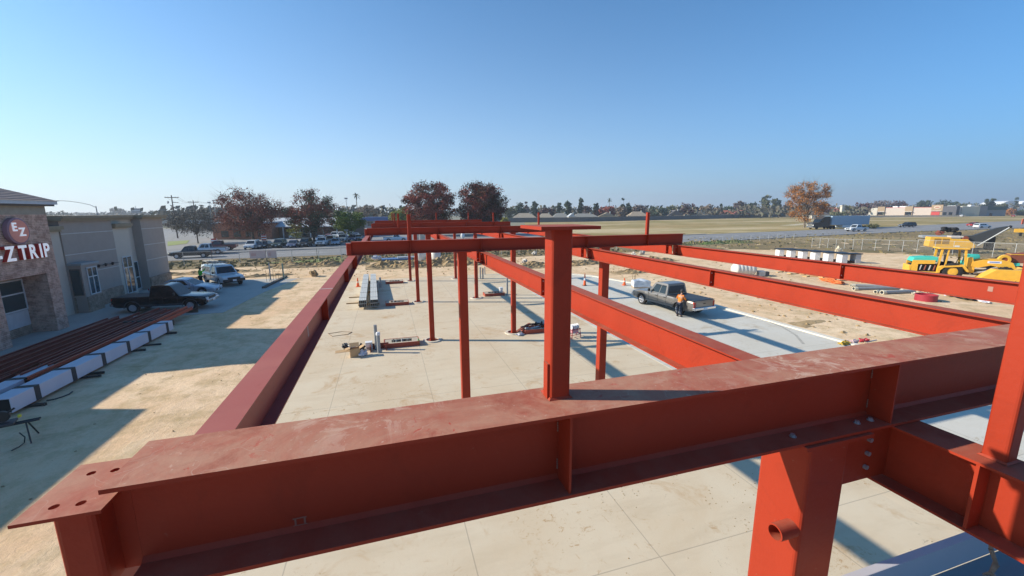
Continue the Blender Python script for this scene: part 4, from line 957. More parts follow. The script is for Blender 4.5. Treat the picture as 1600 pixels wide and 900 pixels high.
MB().box(-.17, .17, -.15, .15, 0, .40).build('carton', WHITE, t_, bevel=.008); MB().box(-.12, .10, -.158, -.1505, .06, .14).build('print', solid('grey print', (.25, .27, .30), .7), t_)
MB().box(-.171, .173, -.152, .152, .34, .352).build('tape', CARD, t_)
t_ = T('form_corner', 'open red corner of formwork around the grey pipes', 'formwork', 590, 548, 0)
MB().box(-.35, .55, .30, .34, 0, .30).box(-.35, -.31, -.2, .295, 0, .30).box(.40, .44, -.1, .295, 0, .22).build('boards', RUST, t_)
o = MB().tube((0, 0, 0), (0, 0, .25), .07, .05, 12).tube((0, 0, .25), (0, 0, .33), .03, .03, 8).build('green_bottle', solid('green plastic', (.03, .30, .08), .3)); o.location = G(654.5, 538.5, SZ); tag(o, 'small green bottle standing between the form box and the column ring', 'bottle')
# fittings heap behind tall stub
FIT = [solid('black fitting', (.03, .03, .03), .5), GALV, RUST]
for k in range(14):
    x = 7.4+k*.14; y = 21.9+rnd.uniform(-.3, .3); z = SZ+.26+.05*(k % 4); a = rnd.uniform(-.5, .5); l_ = rnd.uniform(.25, .8)
    d = Vector((math.cos(a), math.sin(a), rnd.uniform(-.1, .15)))*l_/2; mb = MB(); c_ = Vector((x, y, z)); mb.tube(c_-d, c_+d, rnd.uniform(.03, .07), n=10)
    if k % 3 == 0: mb.tube(c_+d, c_+d+Vector((0, -.12, .12)), .05, n=10); mb.tube(c_+d*1.02-Vector((0, 0, .0)), c_+d*1.1, .075, n=10)
    o = mb.build('pipe_fitting', FIT[k % 3], smooth=True); tag(o, f'pipe fitting, {ORDN[k]} from the left in the dark heap behind the tall stub post', 'pipe fitting', 'fittings heaped on the form box')
o = MB().obox((0, 0, 0), 1.0, .18, .06, R(20), R(-18)).build('red_channel', RUST); o.location = Vector((7.25, 21.75, SZ+.34)); tag(o, 'short rusty red channel leaning across the fittings heap', 'steel channel')
crumple('rubble_bag', 'crushed pale wrapper at the column ring beside the fittings heap', 'wrapper', 812, 524, .3, .2, .14, BAG, 21)
t_ = T('cable_stand', 'red tubular cart with white reels right of the tall near stub post', 'cart', 897, 527, R(10))
mb = MB()
for x in (-.3, .3):
    for y in (-.22, .22): mb.tube((x, y, 0), (x*.8, y*.8, .55), .022, n=6)
for z in (.2, .5): mb.path([(-.3, -.2, z), (.3, -.2, z), (.3, .2, z), (-.3, .2, z), (-.3, -.2, z)], .02, 6)
mb.build('frame', solid('red tube paint', (.45, .04, .05), .45), t_)
for x in (-.15, .14): MB().lathe([(0, -.08), (.16, -.08), (.16, -.06), (.09, -.05), (.09, .05), (.16, .06), (.16, .08), (0, .08)], 16, (x, 0, .62), 'X').build('reel', WHITE, t_, smooth=True)
MB().box(-.25, .2, -.15, .15, .30, .48).build('tray', solid('pink crate', (.55, .3, .33), .5), t_, bevel=.01)
t_ = T('bucket', 'white plastic bucket on the form box in the middle column row', 'bucket', 785, 463, 0); t_.location = Vector((9.0, 33.05, SZ+.24))
MB().lathe([(0, 0), (.14, 0), (.17, .38), (.18, .38), (.18, .36)], 18).build('pail', WHITE, t_, smooth=True); MB().lathe([(0, .385), (.185, .385), (.185, .35)], 18).build('lid', WHITE, t_, smooth=True)
# cones
def cone(px, py, lab, h=.72, z=SZ, tall=False):
    t_ = T('traffic_cone', lab, 'traffic cone', px, py, group='orange cones round the slab', z=z)
    MB().box(-.19, .19, -.19, .19, 0, .035).build('base', BLACKM if tall else ORANGE, t_, bevel=.01)
    MB().lathe([(.145, .035), (.035, h), (.0, h)], 18).build('cone_body', ORANGE, t_, smooth=True)
    MB().lathe([(.105, .035+(h-.035)*.42), (.082, .035+(h-.035)*.62)], 18).build('band', solid('reflective band', (.75, .55, .45), .5) if not tall else WHITE, t_, smooth=True)
cone(559.5, 448, 'orange cone at the far left end of the stud bundles', .85); cone(913.5, 446, 'tall orange delineator cone left of the pickup, at the slab corner', 1.15, tall=True)
cone(975.5, 445.5, 'small orange cone at the back edge of the slab near the wrapped pallet', .7)
# wrapped pallet behind the truck nose
t_ = T('wrapped_pallet', 'pallet of material under white plastic wrap behind the nose of the pewter pickup', 'pallet', 1001, 449, R(-20)); t_.scale = (.85, .85, .72)
MB().box(-.85, .85, -.6, .6, 0, .13).build('pallet', WOOD, t_)
bm = bmesh.new(); bmesh.ops.create_cube(bm, size=1); bmesh.ops.subdivide_edges(bm, edges=bm.edges, cuts=7, use_grid_fill=True)
from mathutils import noise as N_
mb = MB(); mb.add([(v.co.x*1.75*(1+.08*N_.noise(v.co*6)), v.co.y*1.25*(1+.08*N_.noise(v.co*7)), .14+(v.co.z+.5)*(.78+.22*N_.noise(Vector((v.co.x*3, v.co.y*3, 0))))) for v in bm.verts], [tuple(v.index for v in f.verts) for f in bm.faces]); bm.free()
mb.build('plastic_wrap', mat('clear wrap', (.66, .70, .74), .3, col2=(.46, .50, .55), scale=3, bump=.4, bscale=8), t_, smooth=50)
# survey stakes along the back edge
for px, py, n_ in ((988, 446, 'left'), (992, 446, 'right')):
    o = MB().box(-.02, .02, -.01, .01, 0, .95).box(-.021, .021, -.011, .011, .8, .93).build('survey_stake', WOOD); o.location = G(px, py-4, 0); tag(o, f'{n_} of two thin timber stakes behind the white wrapped pallet', 'stake')
for k, (px, py) in enumerate(((417, 441), (421, 440), (424, 442), (428, 440), (432, 441), (436, 439), (443, 437))):
    o = MB().tube((0, 0, 0), (0, 0, .95+.3*(k % 3 == 0)), .018, n=6).build('rebar_stake', solid('rusty bar', (.14, .09, .06), .8)); o.location = G(px, py, 0); tag(o, f'thin upright steel stake, {ORDN[k]} from the left by the form boards', 'stake', 'stakes at the end of the apron')
t_ = T('post', 'pale post standing taller than the stakes by the form boards', 'post', 423, 438, z=0); MB().box(-.05, .05, -.05, .05, 0, 1.9).build('shaft', solid('grey post', (.45, .46, .42), .8), t_)
t_ = T('post', 'greenish post at the corner of the form boards', 'post', 443.5, 436, z=0); MB().box(-.06, .06, -.06, .06, 0, 1.7).build('shaft', solid('green post', (.25, .38, .30), .8), t_)
# stacked steel joists and wrapped bundles on the left
FOAM = mat('white wrap foam', (.60, .60, .66), .6, col2=(.54, .55, .62), scale=1.5)
def wrapped(a, b_, w_, h_, lab, nstr=6, z0=.12):
    d = (b_-a); L_ = d.length; t_ = thing('wrapped_bundle', lab, 'wrapped bundle', (a.x, a.y, 0), math.atan2(d.y, d.x), 'white wrapped bundles by the building')
    MB().box(0, L_, 0, w_, z0, z0+h_).build('wrapping', FOAM, t_, bevel=.02)
    MB().box(-.006, -.001, .03, w_-.03, z0+.03, z0+h_-.03).build('open_end', DARK, t_)
    for k in range(nstr):
        x = L_*(.09+k*(.93-.09)/(nstr-1)); MB().box(x, x+.24, -.012, w_+.012, z0-.01, z0+h_+.012).build('strap', solid('dark strap', (.045, .047, .05), .7), t_)
    for k in range(4): 
        x = L_*(.06+k*.29); MB().box(x, x+.1, -.45, w_+.2, 0, z0-.011).build('skid', solid('dark skid', (.05, .045, .04), .9), t_)
a, b_ = G(22, 650), G(272, 517); wrapped(a, b_, .62, .55, 'longest white wrapped bundle, nearest the dirt, bound with six dark straps')
dd = (b_-a).normalized(); nn = Vector((-dd.y, dd.x, 0))
wrapped(a+dd*.1+nn*1.1, a+dd*4.2+nn*1.1, .6, .5, 'second white wrapped bundle, sticking out behind the longest one at lower left', 3)
wrapped(a+dd*2.0+nn*3.1, a+dd*14.6+nn*3.25, .55, .20, 'third white wrapped bundle, showing in a gap between the red joists', 4)
wrapped(a+dd*1.0+nn*4.5, a+dd*13.5+nn*4.6, .34, .24, 'farthest white wrapped bundle, closest to the stone building', 4)
JST = mat('dark red joist', (.26, .055, .035), .55, col2=(.19, .045, .03), scale=2); JST2 = mat('brighter red joist', (.48, .10, .05), .55, col2=(.38, .08, .04), scale=2)
def joist(off, s0, s1, z, m, lab, w_=.15, h_=.26):
    p = a+dd*s0+nn*off; t_ = thing('steel_joist', lab, 'steel joist', (p.x, p.y, z), math.atan2(dd.y, dd.x)+rnd.uniform(-.006, .006), 'red steel joists stacked beside the building')
    L_ = s1-s0; mb = MB()
    mb.box(0, L_, -w_/2, w_/2, h_-.02, h_).box(0, L_, -w_/2, w_/2, 0, .02).box(0, L_, -.012, .012, .021, h_-.021); mb.build('section', m, t_)
nj = 0
for row_ in range(18):
    off = .80+row_*.225+.04*math.sin(row_*2.3); s0 = .9+.7*((row_*7) % 4)+(.8 if row_ < 3 else 0); s1 = 15.7-.5*((row_*5) % 4)-(1.6 if row_ > 10 else 0)
    if row_ == 14: continue
    joist(off, s0, s1, .36 if row_ < 9 else .335, JST2 if row_ in (0, 2, 5) else JST, f'long red steel joist in the bottom layer, {ORDN[nj]} from the longest white bundle', .11, .20); nj += 1
for q_, off in enumerate((.98, 1.3, 1.55, 1.9, 2.2, 2.7, 3.2, 3.7)):
    joist(off, 2.2+.5*(q_*3 % 5), 15.3-.6*(q_*2 % 5), .562, JST2 if q_ == 0 else JST, f'long red steel joist in the upper layer, {ORDN[q_]} from the longest white bundle', .10, .14)
for kx in range(5): tag((lambda o: (setattr(o, 'location', a+dd*(2.5+kx*3.4)+nn*.72+on(0)), setattr(o, 'rotation_euler', (0, 0, math.atan2(dd.y, dd.x))), o)[2])(MB().box(-.06, .06, 0, 3.6, 0, .33).build('timber_bearer', solid('dark timber', (.10, .075, .05), .9))), f'dark timber bearer under the red joists, {ORDN[kx]} counted from the near end', 'timber', 'bearers under the joists')
for kx, (px, py, l_, an) in enumerate(((252, 539, 1.6, 8), (158, 589, 1.6, 6), (247, 517, 1.6, 6))):
    o = MB().tube((0, 0, .06), (l_, 0, .06), .05, n=8).build('loose_bar', BLACKM); o.location = G(px, py)-Vector((l_, 0, 0)); tag(o, ['black bar on the ground below the middle of the white bundle', 'black bar on the ground near the lower end of the white bundle', 'black bar lying across the top end of the white bundle'][kx], 'bar')
    if kx == 2: o.location.z = .62
o = MB().path([G(73, 626, .02), G(85, 624, .02), G(98, 620, .02), G(108, 616, .02), G(113, 612, .02)], .03, 6).build('loose_hose', BLACKM); tag(o, 'short curved black hose on the ground beside the white bundle', 'hose')
# chop saw on a stand at the left edge
t_ = T('saw_stand', 'black miter saw with a yellow knob on a folding stand, left edge of the dirt', 'saw stand', 14, 694, R(20), z=0)
mb = MB()
for s_ in (-1, 1): mb.tube((-1.2, s_*.07, .62), (.75, s_*.07, .62), .03, n=8)
for x in (-.8, .45):
    for s_ in (-1, 1): mb.tube((x, s_*.05, .62), (x+.1, s_*.38, 0), .022, n=6)
mb.build('stand', BLACKM, t_)
MB().box(-.25, .25, -.22, .22, .66, .73).build('table', solid('dark cast', (.05, .05, .055), .5), t_, bevel=.02)
mb = MB(); mb.tube((.0, -.04, .92), (.0, .04, .92), .17, n=20).tube((-.12, 0, .80), (-.2, 0, .66), .05, n=8).tube((.1, 0, 1.0), (.28, 0, 1.12), .03, n=8); mb.build('saw_head', BLACKM, t_)
MB().blob((.34, 0, .84), .05, .05, .06, 1, .1).build('knob', solid('yellow knob', (.65, .6, .05), .5), t_)
o = MB().path([G(30, 676, .4), G(39, 683, .25), G(38, 692, .05), G(30, 698, .03), G(18, 704, .03)], .015, 6).build('power_cord', BLACKM); o.parent = t_; o.matrix_parent_inverse = Matrix.LocRotScale(t_.location, t_.rotation_euler, None).inverted()
# --- right-hand yard
def cyl_thing(name, lab, cat, p, rz, parts, group=None):
    t_ = thing(name, lab, cat, p, rz, group)
    for n_, m_, mb in parts: mb.build(n_, m_, t_, smooth=True)
    return t_
t_ = thing('water_tank', 'white ribbed plastic tank lying on its side in the yard beyond the pickup', 'tank', G(1161, 431, 0), R(-22))
prof = [(0, -1.25), (.35, -1.22), (.62, -1.0)]
for k in range(5): x = -.95+k*.38; prof += [(.70, x+.02), (.74, x+.10), (.74, x+.24), (.70, x+.32)]
prof += [(.60, 1.02), (.35, 1.22), (0, 1.25)]
MB().lathe(prof, 26, (0, 0, .74), 'X').build('tank_body', mat('white tank plastic', (.70, .68, .62), .4, scale=2), t_, smooth=45)
for s_ in (-1, 1): MB().box(-.9, .9, s_*.45-.05, s_*.45+.05, 0, .16).build('cradle', WOOD, t_)
t_ = thing('pump_box', 'small grey pump box at the end of the white tank', 'pump', G(1189, 432, 0), R(-22)); MB().box(-.35, .3, -.3, .3, .05, .62).build('housing', GALV, t_, bevel=.03); MB().box(.31, .75, -.2, .2, .1, .55).build('motor', solid('dark motor', (.08, .08, .09), .5), t_, bevel=.04)
# white units with black tops
for k in range(6):
    p = G(1224, 402)+(G(1322, 411)-G(1224, 402))*(k/5); p.z = 0
    if k == 0: d0 = (G(1322, 411)-G(1224, 402)).normalized()
    lab = ['leftmost white unit with a flat black lid in the yard row', 'second white unit from the left in the black-lidded row', 'third white unit from the left in the black-lidded row', 'third white unit from the right in the black-lidded row', 'second white unit from the right in the black-lidded row', 'rightmost and nearest white unit with a flat black lid'][k]
    t_ = thing('lidded_unit', lab, 'equipment unit', p, math.atan2(d0.y, d0.x)+R(58), 'white units with black lids in the yard')
    MB().box(-1.15, 1.55, -.62, .62, 1.22, 1.34).build('lid', BLACKM, t_, bevel=.01)
    MB().box(-.95, -.25, -.55, .55, .05, 1.21).build('side_cabinet', WHITE, t_, bevel=.01); MB().box(.75, 1.4, -.55, .55, .05, 1.21).build('side_cabinet', mat('light grey panel', (.50, .52, .55), .5), t_, bevel=.01)
    lv = MB()
    for q in range(6): lv.box(-.956, -.951, -.4, .4, .25+q*.14, .29+q*.14)
    lv.build('louvre', solid('grey louvre', (.4, .42, .44), .6), t_)
    MB().box(-.24, .74, -.5, .5, .05, .30).build('dark_core', solid('dark brown core', (.05, .035, .03), .8), t_)
crumple('sandbag', 'pale sandbag slumped behind the rightmost black-lidded unit', 'sandbag', 1310, 398, .8, .5, 1.2, mat('sack', (.62, .55, .40), .9), 31, z=0)
# lumber scraps and orange netting
LB = mat('fresh lumber', (.62, .42, .20), .8, col2=(.52, .34, .15), scale=8)
for k in range(12):
    u = k/11; px = 1212+u*98+rnd.uniform(-4, 4); py = 423+u*15+rnd.uniform(-1.5, 1.5); l_ = rnd.uniform(.5, 1.7)
    o = MB().obox((0, 0, .07), l_, rnd.uniform(.1, .5), rnd.uniform(.05, .16), 0, R(rnd.uniform(-6, 6))).build('lumber_scrap', LB); o.location = G(px, py, 0); o.rotation_euler[2] = rnd.uniform(-.6, .5)
    tag(o, f'pale lumber offcut, {ORDN[k]} from the left in the line of scraps by the netting', 'lumber', 'lumber scraps in the yard')
for k, (px, py, lab) in enumerate(((1294, 440, 'left heap of crumpled orange netting'), (1306, 443, 'right heap of crumpled orange netting beside the pipes'))):
    crumple('safety_netting', lab, 'netting', px, py, 1.0, .6, .45, mat('orange net', (.78, .20, .05), .7, col2=(.60, .13, .03), scale=6, bump=.8), 40+k, z=0)
crumple('cement_bag', 'small white bag on the heap of orange netting', 'bag', 1313, 437, .3, .25, .5, BAG, 50, z=0)
for k, (p0, p1, r_, lab) in enumerate((((1330, 446), (1402, 448), .14, 'long grey pipe, farthest of the pipes on the dirt'), ((1334, 451), (1405, 450), .15, 'long grey pipe with a cream end, second in the pipe group'), ((1378, 457), (1428, 455), .16, 'shorter grey pipe with a cream end, nearest of the pipes'), ((1368, 456), (1380, 455), .13, 'short cream-ended stub pipe between the longer ones'))):
    a_, b2 = G(*p0, r_), G(*p1, r_); t_ = thing('drain_pipe', lab, 'pipe', (a_.x, a_.y, 0), math.atan2((b2-a_).y, (b2-a_).x), 'grey pipes lying in the yard')
    L_ = (b2-a_).length; MB().lathe([(r_*.85, 0), (r_, 0), (r_, L_), (r_*.85, L_), (r_*.85, 0)], 18, (0, 0, r_), 'X').build('pipe', PVC, t_, smooth=True)
    MB().lathe([(r_*.86, -.02), (r_*1.16, -.02), (r_*1.16, .3), (r_*1.02, .32)], 18, (0, 0, r_), 'X').build('bell_end', solid('cream plastic', (.66, .60, .46), .6), t_, smooth=True)
for k, (px, py) in enumerate(((1436, 457), (1443, 456), (1450, 458), (1410, 456), (1428, 461))):
    crumple('rock', ['middle pale rock by the red ring, on the pipes line','pale rock beside the middle one, nearer the red ring','pale rock closest to the red ring tank','leftmost pale rock, right at the end of the pipes','pale rock lying nearest the viewer below the pipes line'][k], 'rock', px, py, .25, .2, .25, mat('pale rock', (.48, .44, .36), .9), 60+k, z=0, group='pale rocks by the pipes')
t_ = thing('red_ring', 'wide open-topped dark red ring tank standing on the dirt', 'ring tank', G(1446, 470, 0)); t_.scale = (.66, .66, .8); MB().lathe([(.95, 0), (1.0, 0), (1.0, .60), (.95, .62), (.93, .60), (.93, .03), (0, .03)], 36).build('wall', solid('dark red plastic', (.34, .025, .04), .45), t_, smooth=True)
MB().lathe([(1.0, .56), (1.03, .58), (1.03, .63), (1.0, .65), (.95, .63)], 36).build('rim', solid('dark red rim', (.40, .04, .055), .45), t_, smooth=True)
t_ = thing('tarp_heap', 'black tarp heap partly covered by a white sheet behind the red ring', 'tarp', G(1500, 468, 0), R(-20)); 
crumple('black_tarp', 'crumpled black tarp on the dirt right of the red ring', 'tarp', 1505, 467, 1.3, .6, .5, BLKBAG, 71, z=0); bpy.data.objects.remove(t_)
crumple('white_sheet', 'crumpled white sheet behind the red ring', 'sheet', 1484, 462, .9, .5, .45, BAG, 72, z=0)
crumple('white_board', 'low white plastic wrap, rightmost litter on the dirt', 'plastic wrap', 1535, 472, 1.0, .35, .22, BAG, 73, z=0)
# strap bundle at slab kerb
for k, (px, py, c_, nm, lb) in enumerate(((1318, 538, (.55, .36, .03), 'strap_coil', 'coil of black and yellow strap on the slab corner'), (1333, 536, (.62, .45, .45), 'strap_coil', 'pink and white strap heap in the middle at the slab corner'), (1349, 534, (.55, .03, .05), 'strap_coil', 'red strap heap at the slab corner, on the kerb'))):
    mb = MB(); rr = random.Random(80+k)
    for q in range(9):
        pts = [(rr.uniform(-.35, .35), rr.uniform(-.15, .15), rr.uniform(.02, .16)) for _ in range(4)]; mb.path(pts, .03, 5)
    o = mb.build(nm, solid('strap %d' % k, c_, .6)); o.location = G(px, py, SZ); tag(o, lb, 'strap')
o = MB().tube((0, 0, .05), (.9, .1, .05), .03, n=6).build('grey_bar', GALV); o.location = G(1354, 536, .05); tag(o, 'short grey bar lying off the slab corner beside the red strap', 'bar')
# white tank pair and sheets behind the columns
for px, lab in ((657, 'left of two upright white tanks beyond the site, between the columns'), (681, 'right of two upright white tanks beyond the site, between the columns')):
    t_ = thing('upright_tank', lab, 'tank', G(px, 407, 0)); MB().lathe([(.0, 0), (.72, 0), (.75, .2), (.75, 1.1), (.55, 1.35), (0, 1.42)], 22).build('tank_body', mat('white tank plastic', (.70, .68, .62)), t_, smooth=45); MB().lathe([(.2, 1.36), (.2, 1.48), (0, 1.48)], 14).build('lid', solid('tank lid', (.3, .3, .3)), t_, smooth=True)
t_ = thing('sheet_stack', 'low stack of blue and grey sheets beyond the dirt heap', 'sheet stack', G(618, 406, 0), R(2))
MB().box(-2.0, 2.4, -1, 1, 0, .25).build('blue_sheets', solid('blue sheet', (.08, .17, .36), .5), t_); MB().box(.3, 3.2, -.6, .9, .26, .42).build('grey_sheets', GALV, t_)
crumple('white_sack', 'white sack on the spoil heap left of the blue sheets', 'sack', 589, 407, .9, .5, .8, BAG, 90, z=.2)
for k, (px, py, lab) in enumerate(((898, 432, 'x'), (820, 412, 'broken concrete lump on the spoil heap between the columns'), (864, 396, 'pale rubble lump left of the tall stub post'), (835, 399, 'flat white rubble piece behind the second girder'), (990, 400, 'white rubble heap seen under the second girder, left piece'), (1003, 398, 'white rubble heap seen under the second girder, right piece'), (491, 432, 'orange-brown rubble lump on the dirt near the edge beam'))):
    if lab == 'x': continue
    crumple('rubble_lump', lab, 'rubble', px, py, .7, .5, .7, mat('rubble', (.50, .47, .42), .9, scale=5) if k < 6 else SOIL, 95+k, z=0)
o = tag(MB().path([Vector((-3.6, 25.1, SZ+.015)), Vector((-2.9, 25.3, SZ+.015)), Vector((-2.3, 25.0, SZ+.015)), Vector((-2.5, 24.6, SZ+.015)), Vector((-3.3, 24.45, SZ+.015)), Vector((-3.6, 25.1, SZ+.015))], .014, 5).build('wire_loop', solid('rusty wire', (.28, .15, .07), .8)), 'loop of rusty wire lying on the slab in front of the stud bundles', 'wire')

# ================================================================== PEOPLE (skinned continuous bodies)
SKIN = mat('skin', (.42, .24, .16), .55, col2=(.36, .19, .13), scale=12)
def skin_mesh(name, joints, edges, m, parent=None, root=0, sub=2):
    me = bpy.data.meshes.new(name); names = list(joints); idx = {n: i for i, n in enumerate(names)}
    me.from_pydata([joints[n][0] for n in names], [(idx[a], idx[b]) for a, b in edges], []); me.materials.append(m)
    o = bpy.data.objects.new(name, me); COL.objects.link(o); o.parent = parent
    sk = o.modifiers.new('skin', 'SKIN'); sk.use_smooth_shade = True
    lay = me.skin_vertices[0] if me.skin_vertices else None
    if lay is None:
        bm = bmesh.new(); bm.from_mesh(me); bm.verts.layers.skin.verify(); bm.to_mesh(me); bm.free(); lay = me.skin_vertices[0]
    for n in names:
        r_ = joints[n][1]; lay.data[idx[n]].radius = r_ if isinstance(r_, tuple) else (r_, r_)
    lay.data[root].use_root = True
    sb = o.modifiers.new('subsurf', 'SUBSURF'); sb.levels = 2; sb.render_levels = sub
    return o
def person(label, loc, rz, shirt, trousers, arms, group=None, hat=None, lean=0.0, vest=None):
    """x forward, y left. arms: dict side -> (elbow, wrist, fingertip dir)"""
    t_ = thing('person', label, 'person', loc, rz, group)
    ly = lean; V = Vector
    J = {'pelvis': (V((0, 0, .96)), (.14, .10)), 'waist': (V((.02+ly*.2, 0, 1.10)), (.13, .095)), 'chest': (V((.03+ly*.6, 0, 1.30)), (.165, .115)), 'neckb': (V((.01+ly*.8, 0, 1.46)), (.075, .07)),
         'neck': (V((.03+ly*.95, 0, 1.53)), (.055, .055)), 'jaw': (V((.055+ly*1.05, 0, 1.60)), (.062, .07)), 'head': (V((.045+ly*1.1, 0, 1.68)), (.078, .092)), 'crown': (V((.035+ly*1.15, 0, 1.745)), (.06, .072))}
    Ed = [('pelvis', 'waist'), ('waist', 'chest'), ('chest', 'neckb'), ('neckb', 'neck'), ('neck', 'jaw'), ('jaw', 'head'), ('head', 'crown')]
    for s_, k in ((1, 'l'), (-1, 'r')):
        J['hip'+k] = (V((0, s_*.10, .90)), (.095, .09)); J['knee'+k] = (V((.03 if k == 'l' else .0, s_*.12, .50)), (.062, .062)); J['ankle'+k] = (V((-.02, s_*.13, .10)), (.042, .045)); J['toe'+k] = (V((.15, s_*.15, .045)), (.045, .035))
        J['sh'+k] = (V((.02+ly*.72, s_*.185, 1.42)), (.065, .065)); el, wr = arms[k]; J['el'+k] = (V(el), (.046, .046)); J['wr'+k] = (V(wr), (.029, .029))
        d = (V(wr)-V(el)).normalized(); J['palm'+k] = (V(wr)+d*.07, (.036, .020))
        Ed += [('pelvis', 'hip'+k), ('hip'+k, 'knee'+k), ('knee'+k, 'ankle'+k), ('ankle'+k, 'toe'+k), ('chest', 'sh'+k), ('sh'+k, 'el'+k), ('el'+k, 'wr'+k), ('wr'+k, 'palm'+k)]
        side = d.cross(V((0, 0, 1))).normalized() if abs(d.z) < .9 else V((0, 1, 0))
        for q, (off, ln) in enumerate(((-.030, .060), (-.010, .075), (.010, .070), (.030, .055))):
            b0 = V(wr)+d*.10+side*off; J[f'f{q}a{k}'] = (b0, (.010, .010)); J[f'f{q}b{k}'] = (b0+d*ln*.6+V((0, 0, -.010)), (.009, .009)); J[f'f{q}c{k}'] = (b0+d*ln*.85+V((0, 0, -.032)), (.008, .008))
            Ed += [('palm'+k, f'f{q}a{k}'), (f'f{q}a{k}', f'f{q}b{k}'), (f'f{q}b{k}', f'f{q}c{k}')]
        tb_ = V(wr)+d*.045-side*s_*.035; J['th1'+k] = (tb_, (.011, .011)); J['th2'+k] = (tb_+d*.045-side*s_*.02, (.009, .009)); Ed += [('palm'+k, 'th1'+k), ('th1'+k, 'th2'+k)]
    skin_mesh('body', J, Ed, SKIN, t_)
    up = lambda n, k=1.18, a=.0: (J[n][0], tuple(x*k+a for x in J[n][1]))
    S = {'pelvis': up('pelvis', 1.12), 'waist': up('waist', 1.2), 'chest': up('chest', 1.12), 'neckb': up('neckb', 1.05)}; Es = [('pelvis', 'waist'), ('waist', 'chest'), ('chest', 'neckb')]
    for k in 'lr':
        S['sh'+k] = up('sh'+k, 1.15); S['el'+k] = up('el'+k, 1.25); S['cf'+k] = (J['el'+k][0].lerp(J['wr'+k][0], .88), (.040, .040)); Es += [('chest', 'sh'+k), ('sh'+k, 'el'+k), ('el'+k, 'cf'+k)]
    skin_mesh('shirt', S, Es, shirt, t_)
    Tm = {'pelvis': (J['pelvis'][0]+V((0, 0, -.01)), (.15, .112))}; Et = []
    for k in 'lr':
        Tm['hip'+k] = up('hip'+k, 1.14); Tm['knee'+k] = up('knee'+k, 1.25); Tm['cuff'+k] = (J['ankle'+k][0]+V((0, 0, .0)), (.066, .068)); Et += [('pelvis', 'hip'+k), ('hip'+k, 'knee'+k), ('knee'+k, 'cuff'+k)]
    skin_mesh('trousers', Tm, Et, trousers, t_)
    for k in 'lr':
        a_ = J['ankle'+k][0]; B = {'a': (a_+V((-.03, 0, -.02)), (.055, .06)), 'b': (a_+V((.06, 0, -.05)), (.052, .045)), 'c': (J['toe'+k][0]+V((.03, 0, 0)), (.05, .042))}
        skin_mesh('boot', B, [('a', 'b'), ('b', 'c')], BLACKM, t_)
    h = J['head'][0]
    for s_ in (-1, 1):
        MB().blob(h+V((.078, s_*.032, .0)), .012, .014, .009, 1, 0).build('eye', WHITE, t_, smooth=True)
        MB().blob(h+V((-.005, s_*.098, -.01)), .022, .014, .032, 2, .1).build('ear', SKIN, t_, smooth=True)
    MB().blob(h+V((.095, 0, -.03)), .020, .014, .024, 3, .05).build('nose', SKIN, t_, smooth=True)
    MB().blob(h+V((.080, 0, -.068)), .010, .026, .007, 4, 0).build('mouth', solid('lips', (.30, .10, .08), .5), t_, smooth=True)
    hr = MB(); hr.lathe([(.0, .125), (.06, .115), (.095, .07), (.104, .02), (.10, -.03), (.085, -.06)], 20, h+V((-.014, 0, .0))); hr.v = [(h.x-.014+(v[0]-h.x+.014)*(.88 if v[0] > h.x else 1.02), v[1], v[2] if v[0] < h.x+.03 else max(v[2], h.z+.038)) for v in hr.v]
    hr.build('hair', solid('dark hair', (.03, .022, .018), .7), t_, smooth=True)
    if hat:
        hb_ = MB().lathe([(.0, .145), (.07, .135), (.105, .085), (.110, .045), (.106, .044)], 20, h+V((-.01, 0, 0))); hb_.build('cap', hat, t_, smooth=True)
        MB().obox(h+V((.135, 0, .052)), .09, .14, .010, 0, R(8)).build('cap_brim', hat, t_, bevel=.004)
    if vest:
        MB().obox((.035-.0+ly*.45, 0, 1.24), .30, .36, .05).build('reflective_band', vest, t_, bevel=.03)
    return t_
# worker in orange at the rear corner of the pewter truck, leaning on the bed side
gt = GREY_TRUCK.rotation_euler[2]; bk_ = Vector((math.cos(gt), math.sin(gt), 0)); foot2 = GREY_TRUCK.location+bk_*(-2.15)+Vector((-bk_.y, bk_.x, 0))*1.30; foot2.z = .092
person('worker in orange shirt, dark jeans and cap leaning on the grey pickup rear corner', foot2, gt-R(78), mat('orange shirt', (.80, .22, .015), .8, scale=8), solid('dark jeans', (.03, .038, .06), .9),
       dict(l=((.20, .33, 1.17), (.42, .26, 1.24)), r=((.22, -.28, 1.16), (.44, -.16, 1.22))), hat=solid('dark cap', (.03, .03, .035), .8), lean=.14)
foot = G(315, 446.5, .03)
person('worker in bright green top and black trousers reaching up to the white truck rack', foot+on(.002), R(60), mat('lime top', (.13, .72, .06), .8, scale=8), solid('black trousers', (.012, .012, .014), .9),
       dict(l=((.22, .28, 1.52), (.42, .22, 1.72)), r=((.24, -.26, 1.50), (.45, -.16, 1.68))), hat=None, lean=.05)

